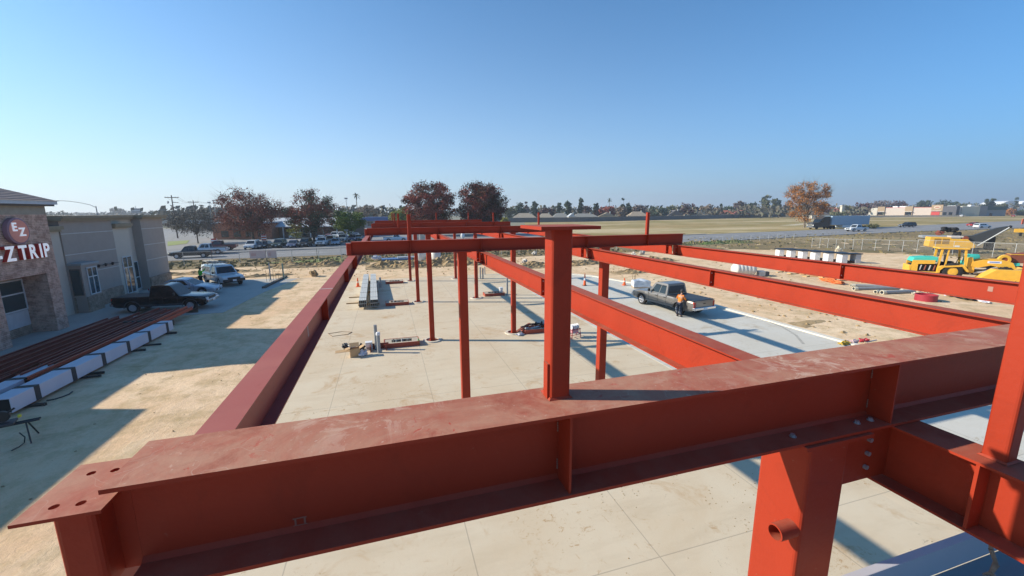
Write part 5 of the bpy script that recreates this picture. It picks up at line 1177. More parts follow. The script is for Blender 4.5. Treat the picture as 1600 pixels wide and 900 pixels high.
# ================================================================== BUILDINGS ON THE LEFT
def ledger(name, c1, c2, mort, bw=.45, bh=.095):
    m, t, b = node_mat(name); b.inputs['Roughness'].default_value = .9; b.inputs['Specular IOR Level'].default_value = .2
    tc = t.nodes.new('ShaderNodeTexCoord'); s_ = t.nodes.new('ShaderNodeSeparateXYZ'); t.links.new(tc.outputs['Object'], s_.inputs[0])
    cb = t.nodes.new('ShaderNodeCombineXYZ'); t.links.new(math_(t, 'ADD', s_.outputs[0], s_.outputs[1]), cb.inputs[0]); t.links.new(s_.outputs[2], cb.inputs[1])
    br = t.nodes.new('ShaderNodeTexBrick'); t.links.new(cb.outputs[0], br.inputs[0]); br.inputs['Color1'].default_value = (*c1, 1); br.inputs['Color2'].default_value = (*c2, 1); br.inputs['Mortar'].default_value = (*mort, 1)
    br.inputs['Scale'].default_value = 1; br.inputs['Brick Width'].default_value = bw; br.inputs['Row Height'].default_value = bh; br.inputs['Mortar Size'].default_value = .008; br.inputs['Bias'].default_value = -.1
    br.offset = .37; br.squash = .7; br.squash_frequency = 3
    n = noise(t, cb.outputs[0], 2.3, 5, .7); c = mixc(t, rng(t, n, .42, .62, 0, .7), br.outputs[0], tuple(x*1.45 for x in c2)); t.links.new(c, b.inputs['Base Color'])
    bumpn(t, b, math_(t, 'SUBTRACT', noise(t, cb.outputs[0], 9, 4), br.outputs[1]), .7, .03); return m
STONE = ledger('ledger stone', (.42, .25, .19), (.55, .38, .30), (.17, .115, .09))
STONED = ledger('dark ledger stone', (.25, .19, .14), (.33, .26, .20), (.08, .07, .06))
ST_T = mat('taupe stucco', (.385, .33, .285), .9, col2=(.35, .30, .26), scale=2, bump=.15, bscale=50)
ST_G = mat('olive grey stucco', (.31, .28, .23), .9, scale=2); ST_C = mat('cream stucco', (.58, .51, .42), .9, col2=(.54, .48, .40), scale=2)
TRIM = mat('bronze cornice', (.32, .26, .17), .8, scale=3); FRAME = solid('white window frame', (.62, .64, .64), .5)
EZ = thing('stone_shop', 'brown ledger-stone shop tower with a hipped tile roof and a round sign', 'shop building', (0, 0, 0))
WX, WY = -19.4, 31.9
# front wall with two openings (as separate piers and a deep band)
MB().box(-24.5, WX, 26.6, WY, 3.62, 7.02).build('stone_wall', STONE, EZ)
MB().box(-20.6, WX, 31.0, WY, .0, 3.62).build('stone_pier', STONE, EZ)
MB().box(-20.6, WX, 26.6, 27.75, .0, 3.62).build('stone_pier', STONE, EZ);
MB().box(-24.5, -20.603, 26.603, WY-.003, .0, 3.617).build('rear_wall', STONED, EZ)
MB().box(-30, -21.0, 20.8, 26.597, 0, 5.6).build('low_wing_wall', STONE, EZ); MB().box(-30, WX, 10, 20.797, 0, 5.8).build('low_wing_wall', STONE, EZ)
MB().box(-30, -20.9, 20.8, 26.597, 5.603, 5.75).build('low_wing_coping', TRIM, EZ); MB().box(-30, WX+.1, 10, 20.797, 5.803, 5.95).build('low_wing_coping', TRIM, EZ)
MB().box(-24.503, WX+.003, 26.597, WY+.003, 7.02, 7.50).build('stucco_band', mat('tan stucco', (.38, .34, .27), .9), EZ)
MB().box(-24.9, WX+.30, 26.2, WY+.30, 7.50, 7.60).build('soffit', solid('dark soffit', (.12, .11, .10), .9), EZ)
MB().box(-25.0, WX+.40, 26.1, WY+.40, 7.601, 7.80).build('fascia', mat('white fascia', (.55, .60, .64), .5), EZ)
rf = MB(); x0, x1, y0, y1 = -25.1, WX+.46, 26.05, WY+.46; zc = 9.15; rx = (x0+x1)/2
rf.add([(x0, y0, 7.80), (x1, y0, 7.80), (x1, y1, 7.80), (x0, y1, 7.80), (rx, y0+3.1, zc), (rx, y1-3.1, zc)], [(0, 3, 2, 1), (1, 2, 5, 4), (3, 0, 4, 5), (2, 3, 5), (0, 1, 4)])
TILE, t, b = node_mat('roof tile'); b.inputs['Roughness'].default_value = .9; v = mapping(t)
wv = t.nodes.new('ShaderNodeTexWave'); wv.bands_direction = 'Z'; wv.inputs['Scale'].default_value = 3.2; wv.inputs['Distortion'].default_value = .8; t.links.new(v, wv.inputs[0])
t.links.new(mixc(t, wv.outputs[1], (.13, .10, .10), mixc(t, noise(t, v, 4), (.20, .155, .15), (.30, .24, .22))), b.inputs['Base Color']); bumpn(t, b, wv.outputs[1], .8, .05)
rf.build('tile_roof', TILE, EZ)
# round sign
sg = MB().lathe([(0, 0), (.72, 0), (.72, .20), (.66, .22), (0, .22)], 40, (0, 0, 0), 'X'); sg.v = [(WX+.04+v_[0], 29.35+v_[1], 6.14+v_[2]) for v_ in sg.v]; s1 = sg.build('round_sign', solid('sign rim', (.30, .17, .22), .5), EZ, smooth=35)
sg = MB().lathe([(0, .0), (.62, .0), (.62, .012), (0, .012)], 40, (0, 0, 0), 'X'); sg.v = [(WX+.262+v_[0], 29.35+v_[1], 6.14+v_[2]) for v_ in sg.v]; sg.build('sign_face', solid('salmon face', (.85, .30, .22), .5), s1)
def text(s_, size, loc, rot, m, parent, name='lettering', ext=.02, sx=1.0, shear=0, bold=.0):
    cu = bpy.data.curves.new('t', 'FONT'); cu.body = s_; cu.size = size; cu.extrude = ext; cu.offset = bold; cu.align_x = 'LEFT'; cu.shear = shear
    o = bpy.data.objects.new('t', cu); COL.objects.link(o); bpy.context.view_layer.update()
    me = bpy.data.meshes.new_from_object(o.evaluated_get(bpy.context.evaluated_depsgraph_get())); bpy.data.objects.remove(o)
    ob = bpy.data.objects.new(name, me); me.materials.clear(); me.materials.append(m); COL.objects.link(ob); ob.location = loc; ob.rotation_euler = rot; ob.scale = (sx, 1, 1); ob.parent = parent; return ob
FX = (R(90), 0, R(90))
LW = mat('white letter with added glow', (.85, .87, .90), .4, emit=(.9, .93, 1, .22)); LR = solid('red letter return', (.62, .03, .03), .5)  # faint glow added to the letter faces to brighten them in the shade
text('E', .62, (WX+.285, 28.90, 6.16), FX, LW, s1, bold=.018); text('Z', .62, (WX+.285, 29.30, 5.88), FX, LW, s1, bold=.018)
tt = [('E', 27.25), ('-', 28.0), ('Z', 28.52), ('T', 29.36), ('R', 30.02), ('I', 30.74), ('P', 31.04)]
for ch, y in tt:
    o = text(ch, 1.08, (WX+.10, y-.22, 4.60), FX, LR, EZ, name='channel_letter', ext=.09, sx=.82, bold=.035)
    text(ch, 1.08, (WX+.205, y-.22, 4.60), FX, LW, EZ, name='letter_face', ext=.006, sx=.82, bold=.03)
# window and white panel behind the opening
def window(parent, x, y0, y1, z0, z1, vs_=(), hs=(), fw=.07, glass=WGLASS):
    f = MB(); f.box(x-.03, x+.03, y0, y1, z0, z0+fw).box(x-.03, x+.03, y0, y1, z1-fw, z1).box(x-.03, x+.03, y0, y0+fw, z0+fw, z1-fw).box(x-.03, x+.03, y1-fw, y1, z0+fw, z1-fw)
    for v_ in vs_: f.box(x-.028, x+.028, v_-fw/2, v_+fw/2, z0+fw, z1-fw)
    for h_ in hs: f.box(x-.026, x+.026, y0+fw, y1-fw, h_-fw/2, h_+fw/2)
    o = f.build('window_frame', FRAME, parent); MB().box(x-.012, x-.002, y0+fw, y1-fw, z0+fw, z1-fw).build('pane', glass, o); return o
window(EZ, -20.56, 28.0, 30.95, 1.55, 3.35, (29.35,), (2.55,))
MB().box(-20.6, -20.54, 28.7, 30.9, .62, 1.52).build('white_panel', mat('white board', (.50, .52, .53), .7), EZ)
window(EZ, -20.96, 22.5, 26.2, .9, 3.35, (24.4,), (2.55,))
# stucco wing with corniced parapets
WG = thing('stucco_wing', 'grey stucco shop wing with pale joints, dark cornices and a glass entrance', 'shop building', (0, 0, 0))
MB().box(-30, -21.6, 36.45, 42.2, .0, 6.56).build('stucco_wall', ST_T, WG)
MB().box(-21.597, -21.50, 36.45, 42.15, .0, 1.15).build('stone_base', STONED, WG)
MB().box(-30, -22.3, 42.2, 46.4, 0, 6.56).build('recess_wall', ST_C, WG)
MB().box(-30, -21.6, 46.4, 50.3, 0, 6.56).build('stucco_wall', ST_T, WG)
MB().box(-21.597, -21.50, 46.4, 50.3, 0, 1.15).build('stone_base', STONED, WG)
MB().box(-30, -22.6, 31.91, 36.44, .0, 6.56).build('cream_wall', ST_C, WG)
for y0, y1, d_ in ((32.5, 36.25, -.7), (36.26, 42.35, .28), (42.36, 46.2, -.4), (46.21, 50.6, .28)):
    MB().box(-30.2, -21.6+d_, y0, y1, 6.565, 6.74).box(-30.2, -21.6+d_+.12, y0-.0, y1+.0, 6.741, 6.93).build('cornice', TRIM, WG)
for y0, y1 in ((34.6, 36.44), (42.21, 44.7)):
    MB().box(-23.5, -21.35, y0, y1, 6.0, 6.24).box(-23.5, -21.45, y0+.1, y1-.1, 5.86, 5.999).build('lintel_trim', TRIM, WG)
MB().box(-30, -21.65, 42.21, 44.45, 0, 5.855).build('cream_panel', ST_C, WG); MB().box(-30, -21.68, 34.5, 36.43, 0, 5.855).build('cream_panel', ST_C, WG)
jm = MB()
for z in (5.65, 4.17, 2.75):
    jm.box(-21.599, -21.592, 36.46, 42.18, z, z+.05)
    jm.box(-21.599, -21.592, 46.41, 50.28, z, z+.05)
jm.build('stucco_joint', mat('pale joint', (.62, .60, .57), .8), WG)
# bay with windows
MB().box(-21.598, -20.9, 36.5, 38.2, 0, 3.45).build('bay', ST_T, WG); MB().box(-21.597, -20.78, 36.4, 38.3, 3.452, 3.60).build('bay_cap', mat('bay flashing', (.33, .38, .40), .6), WG)
MB().box(-20.897, -20.85, 36.52, 38.2, 0, 1.15).build('stone_base', STONED, WG)
window(WG, -20.86, 36.95, 38.05, 1.25, 3.25, (37.5,), (2.55,)); 
o = MB().box(-21.55, -20.98, 36.46, 36.50, 1.3, 3.2).build('window_frame', solid('dark frame', (.12, .11, .10), .6), WG); MB().box(-21.5, -21.03, 36.45, 36.46, 1.36, 3.12).build('pane', WGLASS, o)
window(WG, -21.60, 42.75, 44.1, .25, 3.45, (43.4,), (2.5,)); window(WG, -22.26, 44.45, 46.3, .2, 2.75, (), (1.3,))
for k, y in enumerate((39.4, 40.25, 41.1)):
    o = MB().tube((-21.59, y, 3.08), (-21.40, y, 3.08), .03, n=6).tube((-21.45, y, 2.98), (-21.40, y, 3.2), .07, .09, 10).build('wall_bracket', BLACKM, WG)
MB().tube((-21.43, 39.2, 3.10), (-21.43, 42.0, 3.10), .02, n=6).build('bracket_bar', BLACKM, WG)
# the shop behind, whose roof line throws the stepped shadow
# ================================================================== STREET FURNITURE
t_ = thing('street_lamp', 'cobra-head street lamp curving left above the stucco wing roof', 'street lamp', Vector((0, 0, 0)))
D = 80; p = far(152, D); ztop = zat(152, 322, D); hd = far(95, D); zh = zat(95, 313.5, D); t_.location = p
GP = solid('grey pole', (.28, .29, .30), .6)
MB().tube((0, 0, 0), (0, 0, ztop), .13, .08, 10).build('pole', GP, t_)
dv = hd-p; ar = [(0, 0, ztop-.3)]+[(dv.x*u, dv.y*u, ztop+(zh-ztop)*math.sin(u*math.pi/2)) for u in (.15, .3, .5, .7, .85, 1)]
MB().path(ar, .055, 6).build('arm', GP, t_); MB().obox((dv.x*1.05, dv.y*1.05, zh-.03), .9, .3, .14, math.atan2(dv.y, dv.x)).build('lamp_head', solid('lamp grey', (.2, .21, .2), .5), t_, bevel=.05)
PW = mat('weathered pole timber', (.17, .14, .12), .95)
tops = []
for px, pt, pb, D, lab, arm in ((272, 305, 381, 118, 'nearest utility pole with two crossarms above the grey leafless tree', 2), (304.5, 313, 372, 150, 'second utility pole with one wide crossarm behind the grey tree', 1)):
    p = far(px, D); zt_ = zat(px, pt, D); t_ = thing('utility_pole', lab, 'utility pole', p, R(8), 'utility poles')
    MB().tube((0, 0, 0), (0, 0, zt_), .20, .13, 8).build('pole', PW, t_)
    MB().box(-1.6, 1.6, -.07, .07, zt_-.75, zt_-.55).build('crossarm', PW, t_); tops.append(p+Vector((1.4, .1, zt_-.4)))
    if arm == 2: MB().box(-.1, 1.4, -.06, .06, zt_-2.1, zt_-1.95).build('crossarm', PW, t_); MB().blob((-1.0, 0, zt_-2.0), .22, .22, .4, 1).build('transformer', GP, t_)
    for x in (-1.5, -.8, .8, 1.5): MB().tube((x, 0, zt_-.55), (x, 0, zt_-.35), .05, n=6).build('insulator', GP, t_)
for k, off in enumerate((-2.9, -.6, .1)):
    a_ = tops[0]+Vector((off, 0, 0)); b2 = tops[1]+Vector((off, 0, 0)); pts = [a_.lerp(b2, u)-Vector((0, 0, 1.2*4*u*(1-u))) for u in [i/8 for i in range(9)]]
    e2 = far(420, 210)+Vector((0, 0, 15)); pts += [b2.lerp(e2, u)-Vector((0, 0, 2*4*u*(1-u))) for u in [i/8 for i in range(1, 9)]]
    tag(MB().path(pts, .022, 4).build('power_line', BLACKM), ['left overhead wire strung between the utility poles', 'middle overhead wire strung between the utility poles', 'right overhead wire strung between the utility poles'][k], 'wire')
for px, pt, D, lab in ((329, 317, 150, 'thin floodlight pole right of the utility poles'), (336.5, 314, 165, 'thinner floodlight pole just left of the big russet tree'), (542.5, 311, 130, 'light pole standing in the green tree of the lot'), (539, 361, 100, 'low light pole base column in front of the green tree')):
    p = far(px, D); zt_ = zat(px, pt, D); t_ = thing('light_pole', lab, 'light pole', p, 0, 'parking lot light poles')
    MB().tube((0, 0, 0), (0, 0, zt_), .13, .07, 8).build('pole', solid('pale pole', (.45, .46, .46), .6), t_); MB().box(-.45, .45, -.25, .25, zt_, zt_+.4).build('lamp_head', GP, t_)
p = far(213.5, 330); t_ = thing('billboard', 'lone hazy billboard on a single post beyond the wing roof', 'billboard', p, R(18)); z0, z1 = zat(213, 333, 330), zat(213, 325.5, 330)
MB().tube((0, 0, 0), (0, 0, z0), .3, n=8).build('post', GP, t_); MB().box(-3.2, 3.2, -.2, .2, z0, z1).build('panel', solid('billboard grey', (.27, .28, .31), .7), t_)
MB().box(-2.6, 2.6, -.26, -.21, z0+1.9, z0+2.3).build('stripe', WHITE, t_); MB().box(-.15, .15, -.1, .1, z1, z1+1.8).build('top_light', GP, t_)
# wire fence
LINK, t, b = node_mat('chain link'); b.inputs['Base Color'].default_value = (.30, .30, .29, 1)
tc = t.nodes.new('ShaderNodeTexCoord'); s_ = t.nodes.new('ShaderNodeSeparateXYZ'); t.links.new(tc.outputs['Object'], s_.inputs[0]); fac = None
for sg_ in (1, -1):
    u = math_(t, 'ADD', math_(t, 'MULTIPLY', s_.outputs[0], 1), math_(t, 'MULTIPLY', s_.outputs[2], sg_)); fr = math_(t, 'FRACT', math_(t, 'DIVIDE', u, .075))
    l_ = math_(t, 'GREATER_THAN', math_(t, 'ABSOLUTE', math_(t, 'SUBTRACT', fr, .5)), .472); fac = l_ if fac is None else math_(t, 'MAXIMUM', fac, l_)
t.links.new(fac, b.inputs['Alpha'])
FP = solid('galvanised post', (.48, .49, .48), .6)
def fence(p, q, h, n, label, rail=True, slab_=None, dark=False):
    d = (q-p); L_ = d.length; t_ = thing('wire_fence', label, 'fence', p, math.atan2(d.y, d.x), 'wire fences round the site')
    for k in range(n+1):
        x = L_*k/n; MB().tube((x, 0, 0), (x, 0, h+.03), .035, n=6).build('fence_post', solid('dark post', (.14, .14, .13), .8) if dark and k % 2 else FP, t_)
    if rail: MB().tube((0, 0, h), (L_, 0, h), .025, n=6).build('top_rail', FP, t_)
    MB().add([(0, .04, .05), (L_, .04, .05), (L_, .04, h), (0, .04, h)], [(0, 1, 2, 3)]).build('wire_mesh', LINK, t_); return t_
fence(Vector((-60, 66.6, 0)), Vector((-10, 66, 0)), 1.9, 15, 'wire fence along the road behind the parked work truck, left stretch', dark=True)
fence(Vector((-9.8, 66, 0)), Vector((46, 66, 0)), 1.9, 18, 'wire fence along the road seen under the second girder, middle stretch')
fence(G(1098, 380), G(1240, 374), 1.3, 10, 'low thin wire fence along the far road verge', rail=False)
fence(G(1268, 387), G(1346, 391), 1.8, 6, 'wire fence behind the black-lidded white units')
fence(G(1346, 391), G(1432, 394.5), 1.9, 4, 'wire fence between the lidded units and the wheel loader')
fence(G(1432, 394.5), G(1700, 411), 2.1, 8, 'wire fence passing between the wheel loader and the excavator')
for a_, b2, lab in (((401, 409), (425, 408), 'left of two faded pink-white banners hung on the road fence'), ((427, 408), (438.5, 407.5), 'right and smaller of two faded banners hung on the road fence')):
    p, q = Vector((G(*a_).x, 65.85, 0)), Vector((G(*b2).x, 65.85, 0)); p.x = G(a_[0], a_[1]).x; d = q-p
    t_ = thing('fence_banner', lab, 'banner', p, 0); MB().box(0, max(1.2, d.x), -.012, .012, .75, 1.85).build('sheet', mat('faded banner', (.55, .50, .50), .8, col2=(.48, .40, .41), scale=1.5), t_)
    MB().box(.15, max(1.2, d.x)*.4, -.02, -.0125, 1.1, 1.5).build('faded_print', solid('faded print', (.50, .36, .36), .8), t_)
for px, py, lab in ((336, 387, 'red and white barricade beside the pickups on the road'), (413, 378.5, 'red and white barricade in the lot behind the grey sedan')):
    t_ = thing('barricade', lab, 'barricade', G(px, py, .05)); 
    for k in range(6): MB().box(-.5, .5, -.05, .05, .2+k*.28, .47+k*.28).build('stripe', TAILL if k % 2 else WHITE, t_)
    MB().box(-.55, -.501, -.06, .06, 0, 1.95).box(.501, .55, -.06, .06, 0, 1.95).build('leg', WHITE, t_)

# ================================================================== MACHINES
def tyre_big(parent, x, y, r, w_, hub=YEL):
    o = MB().lathe([(r*.5, -w_/2), (r*.88, -w_/2), (r*.95, -w_*.42), (r*.95, w_*.42), (r*.88, w_/2), (r*.5, w_/2)], 30, (x, y, r), 'Y').build('wheel', TYRE, parent, smooth=50)
    lg = MB()
    for k in range(22):
        a = k*2*math.pi/22; lg.obox((x+math.cos(a)*r*.96, y+(w_*.22 if k % 2 else -w_*.22), r+math.sin(a)*r*.96), .10, w_*.5, r*.11, 0, -a+math.pi/2)
    lg.build('tread_lug', TYRE, o); MB().lathe([(0, -w_*.40), (r*.25, -w_*.45), (r*.5, -w_*.38), (r*.5, w_*.38), (r*.25, w_*.45), (0, w_*.40)], 20, (x, y, r), 'Y').build('rim', hub, o, smooth=35)
WLp = G(1478, 436, 0); hd_ = Vector((_r.x, _r.y, 0)).normalized(); WLa = R(-46)
WL = thing('wheel_loader', 'yellow wheel loader with an open canopy cab and a turquoise hood, bucket to the right', 'wheel loader', WLp, WLa)
WL.scale = (.86, .86, .92)
tyre_big(WL, .05, -.95, .95, .55); tyre_big(WL, .05, .95, .95, .55); tyre_big(WL, 4.3, -.95, .85, .5); tyre_big(WL, 4.3, .95, .85, .5)
MB().prism([(-3.6, .75), (-3.45, 2.05), (-1.5, 2.12), (-1.5, 1.72), (-2.95, 1.65), (-2.95, .85), (-1.0, .85), (-1.0, .7)], -1.05, -.93).build('side_frame', YEL, WL)
MB().prism([(-3.6, .75), (-3.45, 2.05), (-1.5, 2.12), (-1.5, .7)], .93, 1.05).build('side_frame', YEL, WL)
MB().prism([(-3.55, 1.9), (-3.35, 2.32), (-2.4, 2.46), (-1.25, 2.46), (-1.25, 1.9)], -.9, .9).build('engine_hood', TURQ, WL, bevel=.05)
MB().box(-3.4, -1.2, -.85, .85, .8, 1.6).build('engine', DARK, WL); MB().box(-3.75, -3.45, -1.05, 1.05, .7, 1.5).build('counterweight', YEL, WL, bevel=.05)
for q in range(4): MB().tube((-2.7+q*.4, -.91, 1.0), (-2.6+q*.4, -.91, 1.55), .07, n=8).build('engine_pipe', RUST if q % 2 else GALV, WL)
MB().prism([(-1.25, .8), (-1.25, 1.35), (-.9, 1.55), (.9, 1.75), (1.35, 1.1), (1.2, 1.02), (.75, 1.55), (-.75, 1.4), (-1.05, 1.05), (-1.05, .8)], -1.3, -.75).build('fender', YEL, WL)
MB().prism([(-1.25, .8), (-1.25, 1.35), (-.9, 1.55), (.9, 1.75), (1.35, 1.1), (1.2, 1.02), (.75, 1.55), (-.75, 1.4), (-1.05, 1.05), (-1.05, .8)], .75, 1.3).build('fender', YEL, WL)
for x0, x1 in ((-1.15, -1.0), (1.15, .95)):
    for y in (-.82, .82):
        mb = MB(); mb.prism([(x0-.09, 1.4), (x0+.09, 1.4), (x1+.09, 3.35), (x1-.09, 3.35)], y-.07, y+.07); mb.build('cab_post', YEL, WL)
mb = MB(); mb.prism([(-.62, 1.4), (-.5, 1.4), (-.38, 3.35), (-.5, 3.35)], -.88, -.76); mb.build('cab_post', YEL, WL)
MB().box(-1.35, 1.25, -1.0, 1.0, 3.35, 3.52).build('canopy_roof', YEL, WL, bevel=.05)
MB().box(-.4, .3, -.35, .35, 1.5, 2.0).box(-.45, -.25, -.33, .33, 2.0, 2.7).build('seat', DARK, WL, bevel=.05); MB().tube((.5, 0, 1.5), (.75, 0, 2.4), .04, n=6).lathe([(.2, -.02), (.23, 0), (.2, .02)], 14, (.76, 0, 2.45)).build('steering_wheel', DARK, WL)
MB().box(-1.0, 1.4, -.7, .7, .75, 1.45).build('cab_floor', DARK, WL)
MB().prism([(1.35, .9), (1.35, 2.5), (1.7, 2.55), (2.0, 1.6), (2.0, .9)], -.6, .6).build('front_frame', YEL, WL, bevel=.03)
MB().prism([(1.2, 1.6), (1.3, 2.65), (1.55, 2.7), (1.6, 1.6)], -.3, .55).build('side_cowl', TURQ, WL)
for s_ in (-1, 1):
    MB().prism([(1.6, 1.6), (1.7, 2.05), (2.6, 2.35), (4.0, 2.4), (4.9, 2.1), (5.7, .6), (5.4, .45), (4.5, 1.45), (3.2, 1.75), (2.2, 1.45)], *sorted((s_*.5, s_*.66))).build('lift_arm', YEL, WL, bevel=.015)
    MB().tube((3.0, s_*.42, 1.1), (4.6, s_*.42, 1.6), .09, n=10).tube((2.0, s_*.42, .85), (3.0, s_*.42, 1.1), .13, n=10).build('hydraulic_ram', GALV, WL)
MB().box(2.9, 4.0, -.672, -.662, 1.98, 2.22).build('white_decal', WHITE, WL); MB().box(3.05, 3.85, -.676, -.6725, 2.06, 2.15).build('blue_lettering', solid('blue print', (.05, .15, .5), .5), WL)
MB().prism([(3.9, 1.1), (4.2, 1.7), (5.0, 1.5), (6.2, .55), (6.0, .35), (5.0, .7)], -.25, .25).build('bell_crank', YEL, WL, bevel=.02)
MB().box(2.0, 4.9, -.5, .5, .7, 1.2).build('front_chassis', DARK, WL)
bk = MB(); bk.prism([(5.6, .25), (5.75, .5), (5.7, 1.35), (6.1, 1.55), (6.15, 1.45), (5.88, 1.25), (5.9, .55), (6.1, .32), (7.6, .12), (7.6, .05), (6.0, .12)], -1.4, 1.4); bk.build('bucket', YEL, WL)
for s_ in (-1, 1): MB().prism([(5.6, .25), (5.7, 1.35), (6.1, 1.5), (7.5, .12), (6.0, .1)], *sorted((s_*1.401, s_*1.44))).build('bucket_cheek', YEL, WL)
for k in range(8): MB().obox((7.68, -1.3+k*.37, .09), .3, .12, .06).build('bucket_tooth', YEL, WL)
# second machine partly behind: turquoise and yellow compactor/crusher
p2 = G(1548, 436, 0)+Vector((2.4, 2.6, 0)); CR = thing('crusher', 'turquoise and yellow machine with a round yellow pulley behind the loader bucket', 'crusher', p2, WLa); CR.scale = (.85, .85, .9)
cb_ = MB().lathe([(0, -.6), (.42, -.6), (.42, .55), (.35, .65), (0, .66)], 22, (-.3, 0, 2.05), 'X'); cb_.build('turquoise_drum', TURQ, CR, smooth=40)
MB().box(-1.2, 3.8, -.6, .6, 1.25, 1.6).build('deck', TURQ, CR, bevel=.04); MB().box(-1.5, 4.2, -.5, .5, .9, 1.24).build('frame', DARK, CR)
MB().lathe([(.3, -.2), (.55, -.2), (.6, -.12), (.6, .12), (.55, .2), (.3, .2), (.3, -.2)], 26, (2.3, -.75, 1.95), 'Y').build('pulley', YEL, CR, smooth=35); MB().lathe([(0, -.1), (.29, -.1), (.29, .1), (0, .1)], 20, (2.3, -.75, 1.95), 'Y').build('pulley_hub', RUST, CR)
MB().prism([(2.7, 1.6), (2.9, 2.6), (4.6, 2.8), (4.8, 1.6)], -.5, .8).build('rusty_housing', RUST, CR, bevel=.05); MB().box(2.9, 4.8, -.55, .5, 2.55, 2.62).build('yellow_rail', YEL, CR)
for x in (-.8, 3.4): tyre_big(CR, x, -.7, .5, .35, TURQ); tyre_big(CR, x, .7, .5, .35, TURQ)
MB().tube((.6, -.5, 1.4), (2.1, -.7, 2.5), .06, n=8).build('dark_arm', BLACKM, CR)
YH = thing('yellow_hopper', 'low yellow sloping hopper in front of the round pulley, cut by the right edge', 'hopper', G(1580, 446, 0)+Vector((.8, .9, 0)), WLa); YH.scale = (.8, .8, .85)
MB().prism([(-2.5, .3), (-1.0, 1.55), (3.5, 1.6), (3.5, .5), (-2.2, .2)], -.6, .8).build('hopper_body', YEL, YH, bevel=.04); MB().prism([(-2.2, .05), (-1.9, .38), (3.4, .6), (3.4, .2)], -1.0, -.65).build('lower_lip', YEL, YH)
for k in range(5): MB().obox((-1.3+k*.9, -1.02, .42), .5, .04, .05, 0, R(-60)).build('rib', YEL, YH)
# excavator beyond the fence
EXP = G(1503, 398, 0)+Vector((2.8, 2.6, 0)); EX = thing('excavator', 'yellow excavator body with a dark folded boom beyond the wire fence', 'excavator', EXP, WLa); EX.scale = (.82, .82, .92)
sc_ = 1.0
MB().prism([(-3.9, .95), (-4.05, 1.1), (-3.95, 2.75), (-.9, 2.72), (-.8, 2.5), (1.5, 2.45), (2.6, 1.55), (2.7, 1.0), (2.0, .9)], -1.3, 1.3).build('house', YEL, EX, bevel=.06)
for x0, x1 in ((-3.3, -2.3), (-2.1, -1.1)):
    MB().box(x0, x1, -1.325, -1.302, 1.55, 2.5).build('grille_panel', mat('brown grille', (.33, .19, .04), .7, col2=(.22, .12, .03), scale=30), EX)
MB().box(-.9, .9, -1.1, .9, 2.73, 2.98).build('engine_cover', solid('pale cover', (.55, .50, .46), .6), EX, bevel=.04); MB().lathe([(.0, -.2), (.42, -.2), (.45, 0), (.42, .2), (0, .2)], 18, (1.2, -1.0, 2.55), 'Y').build('sheave', RUST, EX)
MB().prism([(1.0, 2.2), (3.4, 1.6), (7.0, 4.35), (6.8, 4.75), (5.4, 4.45), (2.4, 3.1), (1.0, 3.0)], -.6, .2).build('boom', mat('dark boom', (.05, .055, .06), .5), EX)
MB().tube((3.1, -.75, 1.35), (6.9, -.75, 4.55), .10, n=8).build('boom_rail', solid('pale rail', (.55, .56, .55), .5), EX); MB().box(4.4, 5.6, -.3, .7, .9, 2.9).build('dipper', BLACKM, EX, bevel=.1)
MB().blob((7.0, -.7, 4.65), .25, .2, .25, 1, .1).build('boom_tip', BLACKM, EX)
for s_ in (-1, 1):
    tk = MB(); tk.prism([(-2.6, .45), (-2.3, .05), (2.9, .05), (3.3, .45), (3.0, .85), (-2.3, .85)], *sorted((s_*.85, s_*1.4))); tk.build('track', BLACKM, EX, bevel=.08)
MB().box(-1.0, 1.2, -.8, .8, .5, .95).build('undercarriage', DARK, EX); MB().box(2.9, 7.8, .9, 1.5, .6, .85).build('rear_beam', DARK, EX)
MB().box(-.2, .5, -1.34, -1.305, 1.0, 1.35).build('licence_plate', WHITE, EX)
o = MB().box(0, 9, -.2, .2, 1.0, 1.9).build('machine_boom_end', YEL); pe = G(1583, 369, 0); o.location = pe; o.rotation_euler[2] = WLa-.1; tag(o, 'yellow loader arm end cut by the right edge beyond the excavator', 'machine arm')
for k in range(2): MB().box(1+6*k, 1.4+6*k, -.2, .2, -.0, .999).build('stand', BLACKM, o)
t_ = thing('rubble_trailer', 'dark scrap heap on a low grey deck behind the excavator roof', 'scrap heap', G(1473, 374, 0), WLa); MB().box(-4, 2.5, -1.4, 1.4, .4, .9).build('deck', GALV, t_); 
for k in range(7): MB().blob((rnd.uniform(-.5, 2.6), rnd.uniform(-1, 1), rnd.uniform(1, 2.4)), .7, .6, .5, k, .4).build('scrap', DARK if k != 3 else RUST, t_)
o = MB().box(-.6, .8, -.1, .1, 0, 2.4).build('orange_sign_board', ORANGE, bevel=.05); o.location = G(1597, 350.5, 0); tag(o, 'orange construction board at the far right edge by the road', 'sign board')

